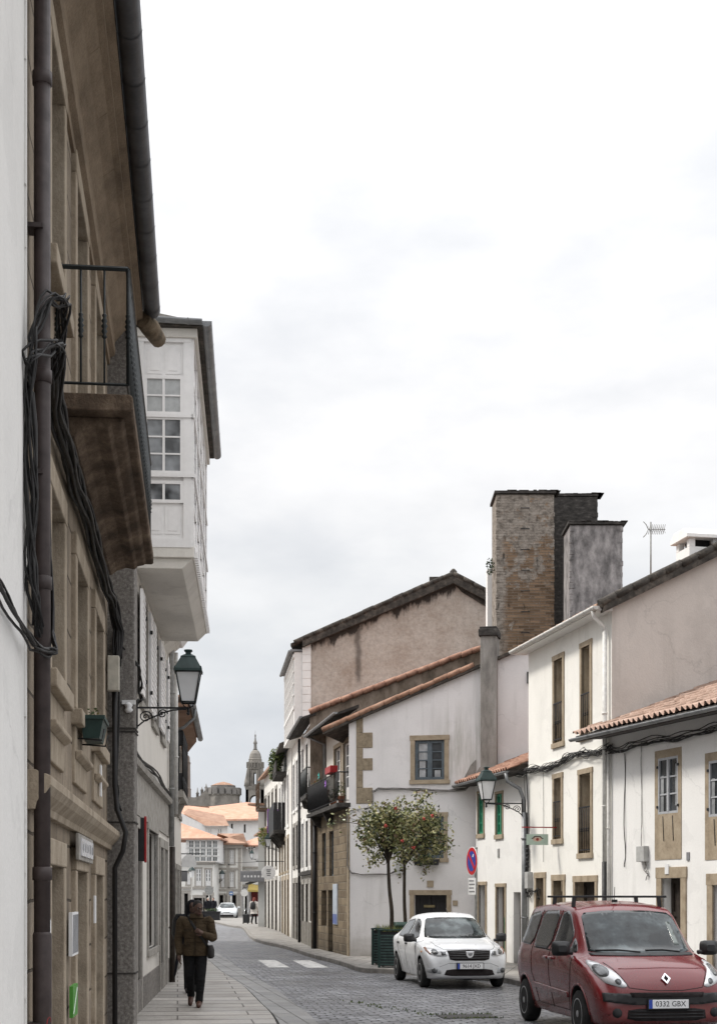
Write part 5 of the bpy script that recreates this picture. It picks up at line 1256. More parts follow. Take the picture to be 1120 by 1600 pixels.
b_=m.build('balcony',SOOT,K1.e); m=MB(); 
for k in range(40): 
    x=k*.17; m.box(x,x+.15,-.55,-.53,4.9,6.15)
for k in range(3): m.box(L1*.8-.02,L1*.8,-.53+k*.18,-.37+k*.18,4.9,6.15); m.box(0,.02,-.53+k*.18,-.37+k*.18,4.9,6.15)
m.build('boarding',BRONZE_IRON,b_)
m=MB(); m.prism([(-.5,8.2),(4,10),(4,10.15),(-.5,8.32)],'x',-.1,LL1); m.build('roof',TILE_DARK,K1.e)
ub=MB(); ub.box(4.2,L1,-.5,0,7.3,7.42); ub.box(4.2,L1,-.52,-.48,7.42,7.9); b2=ub.build('balcony',SOOT,K1.e)
pp=thing('hanging_plants','mass of trailing plants on the upper balcony of the narrow house','plant',K1.w(6.4,-.42,7.95)); m=MB(); 
for i,(x,z,r_) in enumerate(((-1.3,-.2,.32),(-.5,.1,.4),(.4,.2,.36),(1.4,.35,.32),(-2.0,-.45,.25))): 
    dv=K1.ax*x; scatter_leaves(m,(dv.x,dv.y,z),(r_,r_,r_*.8),150,.16,90+i)
m.build('foliage',[LEAF1,LEAF2,LEAFY],pp)
pc_=thing('purple_cloth','purple cloth draped over the end of the dark wooden balcony','cloth',K1.w(-.02,-.3,5.0)); m=MB()
m.grid([[K1.ax.to_3d()*(-.03)+(-K1.ny.to_3d())*(-.25+.55*k/6)+Vector((0,0,z))+K1.ax.to_3d()*(-.03*math.sin(k*2)) for k in range(7)] for z in (.0,.4,.8,1.25)]); m.build('drape',paint('purple_fabric',(.3,.13,.42),.8,.2),pc_,fixn=False)
pp=thing('hanging_plants','pale flowering plant hanging below the purple cloth','plant',K1.w(-.4,-.7,4.9)); m=MB(); scatter_leaves(m,(0,0,0),(.4,.4,.55),260,.14,97); m.build('foliage',[LEAF2,LEAFY,paint('cream_petal',(.6,.5,.4),.6)],pp)
K2=House('white_row_house','plain white row house beyond the dark wooden balcony','house',(-5.4,84.6),(-4.0,74.1))
for k in range(4):
    x0=.6+k*2.6
    K2.door(x0,x0+1.2,.12,2.7,r=.25,m=WOOD_DARK,surround=GRANITE_TRIM,sw=.2,panels=3); K2.window(x0,x0+1.1,3.4,4.9,r=.2,surround=GRANITE_TRIM,sw=.16); K2.window(x0,x0+1.1,5.8,7.4,r=.2,surround=GRANITE_TRIM,sw=.16)
K2.wall(WHITE_OLD,8.6,back=5,reveal_mat=DARKREVEAL); m=MB(); m.prism([(-.35,8.5),(4,10.2),(4,10.35),(-.35,8.62)],'x',-.3,K2.L); m.box(-.1,K2.L,-.6,0,5.3,5.4); m.build('roof',TILE_BROWN,K2.e)
wb_=MB(); 
for z in (6.9,7.35,7.8): wb_.box(.3,2.6,-.5,-.46,z,z+.08)
for x in (.35,1.1,1.85,2.55): wb_.box(x-.04,x+.04,-.52,-.45,6.75,8.2)
wb_.box(.3,2.6,-.5,0,6.7,6.8); wb_.build('balcony',WOOD_BROWN,K2.e)
Mm=House('corner_house','pale grey corner house with a dark projecting sign at the bend of the street','house',(-5.78,84.9),(-5.1,84.7))
Mm.wall(plaster('pale_grey_wall',(.5,.5,.48),.06,.4,(.3,.3,.28),.4),7.1,back=12)
m=MB(); m.box(-.5,1.6,-.35,12,7.1,7.22); m.build('roof',TILE_BROWN,Mm.e); m=MB(); m.prism([(-.6,2.55),(.7,2.95),(.7,3.05),(-.6,2.62)],'y',-.5,.2); m.build('canopy',SOOT,Mm.e)
sg=thing('shop_sign','dark rectangular shop sign projecting from the pale corner house over the pavement','sign',(-6.2,84.2,3.0)); MB().box(-.55,.95,-.06,.06,-.3,.32).build('board',INK_GREY,sg,bevel=.02)
m=MB()
for k in range(6): m.box(-.35+k*.2,-.25+k*.2,-.066,-.06,-.05,.07)
m.build('worn_lettering',PAPER,sg); 
rs=thing('round_sign','round white shop sign hanging from an iron bracket on the narrow house','sign',K1.w(L1*.62,-.0,3.0),facing(K1)); m=MB()
cx=.72; m.prism([(cx+.33*math.cos(t),-.03+.33*math.sin(t)) for t in [k*math.pi/12 for k in range(24)]],'y',-.04,.04); m.build('disc',PAPER,rs,bevel=.01)
m=MB(); m.box(0,1.3,-.015,.015,.48,.51); m.tube([(cx,0,.5),(cx,0,.34)],.012,5); m.build('bracket',BRONZE_IRON,rs)
m=MB()
for sy in (-.046,.04):
    for k,(w,z) in enumerate(((.2,.1),(.16,.02),(.22,-.07),(.15,-.16))): m.box(cx-w*.5,cx+w*.5,sy,sy+.006,z-.025,z+.025)
m.build('worn_lettering',INK_GREY,rs)
make_lamp('wall_lamp','dark lantern on a bracket under the wooden balcony on the far right facades',K1.w(1.3,0,4.25),facing(K1),.8,.75)
# no parking sign
np_=thing('no_parking_sign','blue and red round no parking sign with white plate on a grey pole','sign',(2.95,37.0,.12),R(0))
m=MB(); m.tube([(0,0,0),(0,0,2.95)],.035,10); m.lathe([(.04,2.93),(.04,2.97),(.01,2.98)],(0,0,0),10); m.build('pole',PIPE_GREY,np_)
yaw=R(-72)
sn=MB(); c_=lambda r,t:(r*math.cos(t),r*math.sin(t))
def disc(m,r,y,zc,t=.006,mi=0): m.prism([(r*math.cos(k*math.pi/16),zc+r*math.sin(k*math.pi/16)) for k in range(32)],'y',y-t,y,mi)
RED=paint('sign_red',(.5,.02,.025),.35,.08); BLUE=paint('sign_blue',(.025,.06,.33),.35,.08)
Mr=Matrix.Translation((-.1,-.05,0))@Matrix.Rotation(yaw,4,'Z')
m=MB(); disc(m,.36,0,2.62,.01); m.xf(Mr); dsk=m.build('disc',PAPER,np_)
m=MB(); disc(m,.345,-.0105,2.62,.004); m.xf(Mr); m.build('red_ring',RED,dsk)
m=MB(); disc(m,.255,-.015,2.62,.004); m.xf(Mr); m.build('blue_field',BLUE,dsk)
m=MB(); m.prism([(-.21,2.62+.15),(-.15,2.62+.21),(.21,2.62-.15),(.15,2.62-.21)],'y',-.024,-.0195); m.xf(Mr); m.build('red_bar',RED,dsk)
m=MB(); m.prism([(.05,2.72),(.12,2.72),(.15,2.78),(.1,2.8)],'y',-.024,-.0195); m.xf(Mr); m.build('sticker',PAPER,dsk)
m=MB(); m.box(-.24,.24,-.01,0,1.78,2.2); m.xf(Mr); spl=m.build('sub_plate',PAPER,np_)
m=MB()
for k in range(4): m.box(-.18,.18-.05*(k%2),-.014,-.01,1.84+k*.09,1.875+k*.09)
m.xf(Mr); m.build('text_line',INK_GREY,spl)
# ================================================================== END OF THE STREET AND SKYLINE
def U(u,d): return (u-CU)*d/F
def front(name,label,u0,u1,d0,d1,mat,ztop,group=None,cat='house',back=5):
    h=House(name,label,cat,XY(u0,d0),XY(u1,d1),group); h.zt=ztop; return h
def wins(h,list_,fm=WOOD_WHITE,cols=2,rows=3,r=.12,sur=None,sw=.12,lower=0):
    for (u0,u1,v0,v1) in list_:
        um=(u0+u1)/2; h.window(h.a(u0),h.a(u1),h.z(um,v1),h.z(um,v0),r=r,fm=fm,cols=cols,rows=rows,surround=sur,sw=sw,fw=.1,mw=.06,lower=lower)
def hip(h,z0,z1,over=.5,depth=7,run=3,mat=TILE_ORANGE,left=True,right=True,name='roof'):
    L=h.L; m=MB(); xl=run if left else -over; xr=L-run if right else L+over; y1=depth*.5
    A=(-over,-over,z0);Bq=(L+over,-over,z0);Cq=(L+over,depth+over,z0);Dq=(-over,depth+over,z0);E=(xl,y1,z1);G=(xr,y1,z1)
    m.face([A,Bq,G,E]);m.face([Bq,Cq,G]);m.face([Cq,Dq,E,G]);m.face([Dq,A,E])
    m.box(-over,L+over,-over,depth+over,z0-.14,z0-.01)
    return m.build(name,mat,h.e,fixn=False)
def body(h,mat,**k): return h.wall(mat,h.zt,back=k.pop('back',7),**k)
TRIMG=paint('pale_stone_trim',(.4,.37,.33),.8,.2)
# gallery house
g=front('gallery_house','house at the street end with wide glazed white gallery under an orange hipped roof',280,334,133,133,None,4.9)
wins(g,[(306,315,1357,1384),(321,330,1358,1384),(292,298,1364,1382)],sur=TRIMG,sw=.1,lower=.35)
for (u0,u1,v) in ((288,294,1396),(303,316,1403),(322,330,1399)): g.door(g.a(u0),g.a(u1),0,g.z((u0+u1)/2,v),r=.3,m=DARKIN,surround=TRIMG,sw=.25,handle=False)
body(g,CREAM); m=MB(); m.prism([(0,4.75),(-.35,4.85),(-.35,5.0),(0,5.05)],'x',-.2,g.L+.2); m.build('cornice',TRIMG,g.e); MB().box(0,g.L,-.12,0,2.55,2.75).build('stone_band',TRIMG,g.e)
m=MB(); a0,a1=g.a(290),g.a(342); m.box(a0,a1,.5,7,4.9,7.1); gl=m.build('gallery',WOOD_WHITE,g.e)
m=MB(); q=MB(); W=(a1-a0-.3)/5
for k in range(5):
    x=a0+.2+k*W
    for (z0,z1) in ((5.1,5.45),(5.6,6.2),(6.3,6.9)):
        q.box(x+.1,x+W*.5-.03,.48,.5,z0,z1); q.box(x+W*.5+.03,x+W-.1,.48,.5,z0,z1)
    m.box(x-.03,x+.06,.44,.5,4.95,7.0)
for z in (5.0,5.5,6.24,6.95): m.box(a0,a1,.44,.5,z,z+.07)
for z in (5.9,6.6): m.box(a0,a1,.455,.5,z,z+.03)
m.build('gallery_frame',WOOD_WHITE,gl); q.build('pane',glassy('gallery_glass',(.16,.17,.17),.15,.8),gl)
m=MB(); a2=g.a(347.5); 
m.face([(a0-2,.1,7.15),(a2,.1,7.15),(a0-2.5,4.5,9.3)]); m.face([(a2,.1,7.15),(a2,7.5,7.15),(a0-2.5,4.5,9.3)]); m.box(a0-2,a2,.1,7.5,7.02,7.14); m.build('roof',TILE_ORANGE,g.e,fixn=False)
# narrow stone trimmed house
n2=front('stone_trim_house','narrow house with stone bands and six casements behind the silver car',335,377,138,138,None,6.75)
wins(n2,[(346,351,1328,1350),(359,366,1328,1350),(346,351,1364,1386),(359,366,1362,1386)],sur=TRIMG,sw=.14,rows=4,lower=.4)
for (u0,u1) in ((343,349),(353,358),(363,369)): n2.door(n2.a(u0),n2.a(u1),0,2.0,r=.4,m=DARKIN,surround=TRIMG,sw=.14,handle=False)
body(n2,CREAM); m=MB()
for z in (2.35,4.35): m.box(0,n2.L,-.06,0,z,z+.22)
for x in (0,n2.L-.3,n2.L*.5-.1): m.box(x,x+.3,-.05,0,0,6.7)
m.box(-.2,n2.L+.2,-.3,0,6.4,6.75); m.build('stone_band',TRIMG,n2.e)
hip(n2,6.85,7.9,.6,6,2.5,TILE_BROWN)
# white house with red shop
n3=front('shop_house','white house at the bend with a red fronted shop under a yellow awning',376,425,140,139,None,6.4)
wins(n3,[(387,396,1319,1333),(399,404,1319,1334),(379,384,1320,1338),(384,390,1358,1376),(396,400,1360,1376)],sur=None,rows=3)
n3.op.append((n3.a(390),n3.a(412),0,2.5,.5)); 
m=MB(); m.box(n3.a(390),n3.a(412),.45,.5,0,2.5); m.build('shop_front',paint('shop_red',(.2,.025,.022),.5,.2),n3.e); n3.door(n3.a(381),n3.a(386),0,2.2,r=.3,m=DARKIN,handle=False)
body(n3,WHITE); m=MB(); m.box(0,n3.L,-.15,0,2.75,3.0); m.box(0,n3.L,-.3,0,4.55,4.7); m.build('stone_band',TRIMG,n3.e)
hip(n3,6.75,7.6,.4,6,.5,TILE_ORANGE,True,False)
aw=thing('awning','yellow shop awning over the red shop front at the bend','awning',n3.w(n3.a(389),0,2.7),0); m=MB(); m.prism([(0,.35),(-1.6,-.25),(-1.6,-.4),(-1.58,-.2),(0,.4)],'x',0,1.6); m.build('canopy',paint('yellow_cloth',(.5,.38,.12),.8,.2),aw)
# roofs behind
n4=front('upper_white_house','white house high behind the roofs, two dark windows under a long orange roof',355,425,160,158,None,ZV(1281,160))
wins(n4,[(361,364,1287,1301),(381,384,1288,1301)],fm=WOOD_DARK,sur=None,rows=1)
body(n4,WHITE,back=4); m=MB(); z0=n4.zt
m.face([(n4.a(338),-.5,z0+.05),(n4.L+1,-.5,z0+.05),(n4.L+1,14,z0+1.7),(n4.a(285),16,z0+3.0),(n4.a(287),6,z0+1.9)]); m.face([(n4.a(338),-.52,z0-.15),(n4.L+1,-.52,z0-.15),(n4.L+1,-.5,z0+.05),(n4.a(338),-.5,z0+.05)]); m.build('roof',TILE_ORANGE,n4.e,fixn=False)
n5=front('middle_white_house','small white house with brown sloping roof squeezed behind the gallery house',310,356,150,150,None,ZV(1291,150))
wins(n5,[(325,331,1294,1312),(340,347,1294,1312)],rows=3)
body(n5,WHITE,back=6); m=MB(); z0=n5.zt
m.face([(n5.a(322),-.5,z0+.02),(n5.L+.2,-.5,z0+.02),(n5.a(340),7,z0+1.5),(n5.a(282),7,z0+2.2),(n5.a(282),2.2,z0+1.5)]); m.face([(n5.a(280),-.1,0),(n5.a(322),-.1,0),(n5.a(322),-.1,z0),(n5.a(280),-.1,z0+1.45)],1); m.build('roof',[TILE_BROWN,WHITE],n5.e,fixn=False)
n6=front('upper_orange_house','pale house mostly hidden behind, only its wide orange tiled roof shows',280,345,185,185,None,ZV(1272,185))
body(n6,WHITE,back=5); m=MB(); z0=n6.zt; m.face([(-2,-.5,z0),(n6.L+3,-.5,z0-.2),(n6.L,8,z0+1.0),(-2,10,z0+1.9)]); m.face([(-2,-.5,z0),(n6.L+3,-.5,z0-.2),(n6.L+3,-.5,z0-.5),(-2,-.5,z0-.4)]); m.build('roof',TILE_ORANGE,n6.e,fixn=False)
# lamps and signs at the end of the street
def post_lamp(name,label,u,d,vt,vb):
    z=ZV(vt,d); x=U(u,d); t=thing(name,label,'lamp',(x,d,0)); m=MB(); m.lathe([(.12,0),(.12,.5),(.06,.6),(.05,z-.9),(.09,z-.85)],(0,0,0),8); m.build('pole',PIPE_WHITE,t)
    m=MB(); m.lathe([(.13,z-.82),(.23,z-.3)],(0,0,0),4,smooth=False); m.build('lamp_glass',GLASS_LAMP,t); m=MB(); m.lathe([(.3,z-.3),(.15,z-.1),(.04,z)],(0,0,0),4,smooth=False); m.build('lamp_cap',LAMP_GREEN,t)
post_lamp('street_lamp','small lantern on a white post at the far left of the street',300,112,1354,1430)
make_lamp('wall_lamp','tiny lantern on the stone trimmed house behind the silver car',(U(343,137),136.9,ZV(1375,137)),R(-60),1.0,.6)
make_lamp('wall_lamp','lantern high at the bend before the white shop house',(U(405,118),118.5,ZV(1342,118)),R(190),.8,.8)

def disc_sign(name,label,u,d,v,r,mat,band=None):
    t=thing(name,label,'sign',(U(u,d),d,0)); z=ZV(v,d); m=MB(); m.tube([(0,0,0),(0,0,z+r)],.04,8); m.build('pole',PIPE_WHITE,t)
    m=MB(); m.prism([(r*math.cos(k*math.pi/10),z+r*math.sin(k*math.pi/10)) for k in range(20)],'y',-.07,-.04); s_=m.build('disc',mat,t)
    if band: m=MB(); m.box(-r*.6,r*.6,-.08,-.07,z-r*.2,z+r*.2); m.build('bar',band,s_)
disc_sign('road_sign','grey round road sign seen from behind at the far left kerb',327,116,1391,.36,PIPE_GREY)
disc_sign('road_sign','blue round road sign in front of the stone trimmed house',361.5,132,1396,.2,paint('pale_sign_blue',(.12,.2,.36),.4),PAPER)
disc_sign('road_sign','pale round road sign beside the red shop at the bend',382,120,1395,.3,PIPE_WHITE)
wire=thing('overhead_cable','thin cable strung across the far end of the street','cables'); m=MB(); m.tube(catenary((U(285,125),125,ZV(1345,125)),(U(408,118),118,ZV(1346,118)),.15,8),.02,5); m.build('strand',CABLE,wire)
# planter wall by the far car
pw=thing('long_planter','dark low planter box at the far left kerb by the silver car','planter',(U(328,108),108,0)); m=MB(); m.box(-.55,.75,-.3,.3,0,.75); m.box(-.6,.8,-.34,.34,.68,.78); m.build('box',BRONZE_IRON,pw); m=MB(); scatter_leaves(m,(.1,0,.85),(.55,.25,.15),160,.12,4); m.build('plant',[LEAF3,LEAF1],pw)

# ---- cathedral skyline
CATH=mottled('cathedral_granite',[(.28,(.14,.128,.115)),(.5,(.26,.24,.215)),(.75,(.37,.345,.31))],.35,(1,1,.7),.95,.4,4)
CATH_D=mottled('cathedral_granite_dark',[(.3,(.14,.132,.125)),(.6,(.27,.255,.24)),(.8,(.38,.365,.345))],.4,(1,1,.7),.95,.4,4)
CD=600.0; cs=F/CD
def cz(v): return ZV(v,CD)
bt=thing('bell_tower','baroque granite bell tower with dome and spire on the skyline','tower',(U(399,CD),CD,0))
def octa(m,prof,n=8,mi=0): m.lathe(prof,(0,0,0),n,mi,smooth=False,off=math.pi/8)
px=1/cs
def arch_block(m,half,z0,z1,open_w,open_z0,open_z1,th):
    """four walls each pierced by an arched opening"""
    for k in range(4):
        Mr_=Matrix.Rotation(k*math.pi/2,4,'Z'); b=len(m.v); w=open_w/2; ht=open_z1-w
        m.box(-half,-w,-half,-half+th,z0,z1); m.box(w,half,-half,-half+th,z0,z1); m.box(-w,w,-half,-half+th,z0,open_z0)
        arc=[(w*math.cos(t),ht+w*math.sin(t)) for t in [math.pi*i/8 for i in range(9)]]
        m.prism([(w,z1),(-w,z1)]+[(x,z) for x,z in reversed(arc)],'y',-half,-half+th)
        for i in range(b,len(m.v)): m.v[i]=tuple(Mr_@Vector(m.v[i]))
m=MB(); arch_block(m,14*px,cz(1270),cz(1232),4.2,cz(1262),cz(1243),1.1); m.box(-15.3*px,15.3*px,-15.3*px,15.3*px,cz(1232),cz(1229.5)); m.box(-14.6*px,14.6*px,-14.6*px,14.6*px,cz(1234.5),cz(1232))
m.build('shaft',CATH,bt)
m=MB(); arch_block(m,11*px,cz(1229.5),cz(1203),2.1,cz(1226),cz(1208),.9)
for sx in (-1,1):
    for sy in (-1,1):
        m.lathe([(1.15,cz(1229.5)),(1.0,cz(1222)),(.6,cz(1216)),(.25,cz(1209)),(.05,cz(1203))],(sx*12.2*px,sy*12.2*px,0),8); m.box(sx*10*px-.5,sx*10*px+.5,sy*11*px-.5,sy*11*px+.5,cz(1229),cz(1203))
for k in (-.35,.35):
    for sy in (-1,1): m.box(k*9*px-.3,k*9*px+.3,sy*11.6*px-.25,sy*11.6*px+.25,cz(1229),cz(1204)); m.box(sy*11.6*px-.25,sy*11.6*px+.25,k*9*px-.3,k*9*px+.3,cz(1229),cz(1204))
m.build('belfry',CATH,bt)
m=MB(); octa(m,[(13*px,cz(1203)),(13.6*px,cz(1201.5)),(13*px,cz(1200)),(12.6*px,cz(1199))]); octa(m,[(12*px,cz(1200)),(12*px,cz(1193))]); octa(m,[(13*px,cz(1193.5)),(13.2*px,cz(1192)),(11*px,cz(1191)),(10.6*px,cz(1188)),(11.2*px,cz(1187)),(10.4*px,cz(1186))])
for k in range(16):
    an=k*math.pi/8; m.box(12.4*px*math.cos(an)-.35,12.4*px*math.cos(an)+.35,12.4*px*math.sin(an)-.35,12.4*px*math.sin(an)+.35,cz(1200),cz(1191))
m.build('gallery_ring',CATH,bt)
m=MB(); octa(m,[(9.6*px,cz(1187)),(9.4*px,cz(1183)),(8.2*px,cz(1178)),(6*px,cz(1174)),(3.4*px,cz(1172)),(3.4*px,cz(1171))],16); m.build('dome',CATH,bt)
m=MB(); m.lathe([(4*px,cz(1172)),(2.6*px,cz(1170)),(2.2*px,cz(1163)),(3.1*px,cz(1162)),(3*px,cz(1160)),(1.6*px,cz(1157)),(.8*px,cz(1152)),(1.2*px,cz(1150)),(1.2*px,cz(1148.5)),(.3*px,cz(1147)),(.15*px,cz(1141))],(0,0,0),10); m.build('spire',CATH_D,bt)
dm=thing('church_dome','squat octagonal granite church crossing with low orange roof on the skyline','church',(U(349,CD),CD,0)); o8=math.pi/8
m=MB(); m.lathe([(27*px,cz(1278)),(27*px,cz(1244)),(28*px,cz(1243.5)),(28*px,cz(1242)),(26.5*px,cz(1241.5))],(0,0,0),8,smooth=False,off=o8); m.build('base',CATH,dm)
m=MB(); m.lathe([(24*px,cz(1242)),(24*px,cz(1233)),(22.5*px,cz(1232))],(0,0,0),8,smooth=False,off=o8)
for k in range(16):
    an=k*math.pi/8+o8; r_=(25.2 if k%2==0 else 23.6)*px; b=len(m.v); m.box(-.9,.9,-1,1,cz(1242),cz(1231.5)); Mq=Matrix.Translation((r_*math.cos(an),r_*math.sin(an),0))@Matrix.Rotation(an,4,'Z')
    for i in range(b,len(m.v)): m.v[i]=tuple(Mq@Vector(m.v[i]))
m.lathe([(20*px,cz(1233)),(20*px,cz(1227.5))],(0,0,0),8,smooth=False,off=o8); m.build('drum',CATH_D,dm)
m=MB(); m.lathe([(20.5*px,cz(1228)),(11*px,cz(1224)),(1*px,cz(1221.5))],(0,0,0),8,smooth=False,off=o8); m.build('roof',TILE_BROWN,dm)
cg=thing('church_gable','low granite church gable with three dark pinnacles left of the octagon','church',(U(312,CD-4),CD-4,0)); m=MB()
m.prism([(-18*px,cz(1278)),(16*px,cz(1278)),(16*px,cz(1243)),(11*px,cz(1237)),(8*px,cz(1236)),(0,cz(1245)),(-8*px,cz(1247)),(-18*px,cz(1246))],'y',0,8); m.build('wall',CATH,cg)
for (x,v0,v1) in ((-4,1246,1231),(3,1241,1230),(9.5,1237,1225)):
    m=MB(); m.lathe([(.55,cz(v0+2)),(.55,cz(v0-5)),(.75,cz(v0-5.5)),(.3,cz(v0-8)),(.12,cz(v1))],(x*px,2,0),6); m.build('pinnacle',CATH_D,cg)
lt=thing('church_tower','plain tapering granite church tower behind the left row of houses','tower',(U(286,CD+10),CD+10,0)); m=MB()
m.lathe([(17*px,cz(1280)),(16.4*px,cz(1231)),(17*px,cz(1230)),(15.6*px,cz(1228)),(15*px,cz(1190)),(15.8*px,cz(1189)),(15.8*px,cz(1187)),(14.4*px,cz(1186)),(14*px,cz(1179)),(13*px,cz(1177))],(0,0,0),4,smooth=False,off=math.pi/4); m.build('shaft',mottled('warm_granite',[(.3,(.16,.125,.105)),(.6,(.27,.22,.19)),(.8,(.34,.29,.26))],.3,(1,1,.6),.95,.3,3),lt)
for (u,v0,v1,lab) in ((296,1264,1254,'x'),):
    pass
bb=thing('distant_house','long low dim roofs below the church on the skyline','house',(U(330,420),420,0)); m=MB(); z_=lambda v:ZV(v,420); m.box(-10,16,0,12,0,z_(1266)); m.build('wall',CATH_D,bb); m=MB(); m.prism([(-11,z_(1267)),(17,z_(1267)),(14,z_(1261)),(-6,z_(1259))],'y',-.5,12); m.build('roof',TILE_BROWN,bb)
bb=thing('distant_house','dim roof with a little white cupola under the bell tower','house',(U(392,430),430,0)); m=MB(); z_=lambda v:ZV(v,430); m.box(-7,10,0,10,0,z_(1270)); m.build('wall',CATH_D,bb); m=MB(); m.prism([(-8,z_(1272)),(11,z_(1276)),(10,z_(1266)),(-5,z_(1263))],'y',-.5,10); m.build('roof',TILE_DARK,bb); m=MB(); m.lathe([(.75,z_(1268)),(.75,z_(1259)),(.9,z_(1258)),(.5,z_(1255)),(.1,z_(1251))],(-2.8,-1,0),8); m.build('cupola',GRANITE_TRIM,bb)
# ================================================================== VEHICLES
def lerp_rows(st,n):
    xs=[s[0] for s in st]; out=[]
    # dense sampling, finer where stations are close
    ts=[]
    for i in range(len(st)-1):
        k=max(2,int(abs(xs[i+1]-xs[i])/.045)); ts += [(i,j/k) for j in range(k)]
    ts.append((len(st)-2,1.0))
    rows=[[a+(b-a)*t for a,b in zip(st[i],st[i+1])] for i,t in ts]
    for _ in range(n): # soften
        new=[rows[0]]
        for i in range(1,len(rows)-1):
            new.append([rows[i][0]]+[(rows[i-1][q]+2*rows[i][q]+rows[i+1][q])/4 for q in range(1,len(rows[0]))])
        new.append(rows[-1]); rows=new
    return rows
def cr(P,k):
    out=[]
    for i in range(len(P)-1):
        p0=Vector(P[max(0,i-1)]);p1=Vector(P[i]);p2=Vector(P[i+1]);p3=Vector(P[min(len(P)-1,i+2)])
        for j in range(k):
            t=j/k; out.append(.5*((2*p1)+(p2-p0)*t+(2*p0-5*p1+4*p2-p3)*t*t+(3*p1-p0-3*p2+p3)*t**3))
    out.append(Vector(P[-1])); return out
def car_shell(st,bow=.12,soft=3):
    rows=[]
    for (x,zl,zs,zt,wl,ws,wt,cw) in lerp_rows(st,soft):
        P=[(0,zl),(wl*.6,zl),(wl*.94,zl+.005),(wl,zl+.07),((wl+ws)/2+.008,zl+(zs-zl)*.4),(ws,zl+(zs-zl)*.72),(ws*.985,zs),(ws*.985+(wt-ws*.985)*.5,zs+(zt-.06-zs)*.5 if zt-zs>.12 else zs+(zt-zs)*.4),(wt,zt-.045 if zt-zs>.12 else zs+(zt-zs)*.75),(wt*.86,zt+.0),(wt*.5,zt+cw*.75),(0,zt+cw)]
        half=cr(P,3)
        ring=[(x,p.x,p.y) for p in half]+[(x,-p.x,p.y) for p in reversed(half[1:-1])]
        q=[]
        for (X,Y,Z) in ring:
            f=max(0,min(1,(X+1.6)/1.6)); X2=X-bow*(Y/.85)**2*f
            fr=max(0,min(1,(-X-3.2)/1.0)); X2+=.06*(Y/.85)**2*fr
            q.append((X2,Y,Z))
        rows.append(q)
    m=MB(); m.grid(rows,0,True,closed=True); n=len(rows[0])
    for r_,flip in ((rows[0],0),(rows[-1],1)):
        c=Vector((sum(p[0] for p in r_)/n,0,sum(p[2] for p in r_)/n)); b=len(m.v)
        # concentric cap keeps the face curved
        lay=[r_]
        for s_ in (.75,.5,.25): lay.append([tuple(Vector((p[0],c.y,c.z)).lerp(Vector(p),s_)) for p in r_])
        # cap points recover the bow for their own y
        mid=[]
        for L_ in lay[1:]:
            mid.append([((r_[0][0] if not flip else r_[0][0])-(bow*(p[1]/.85)**2 if not flip else -.06*(p[1]/.85)**2),p[1],p[2]) for p in L_])
        m.grid([lay[0]]+mid,0,True,closed=True); m.face(mid[-1] if flip else list(reversed(mid[-1])),0,True)
    return m
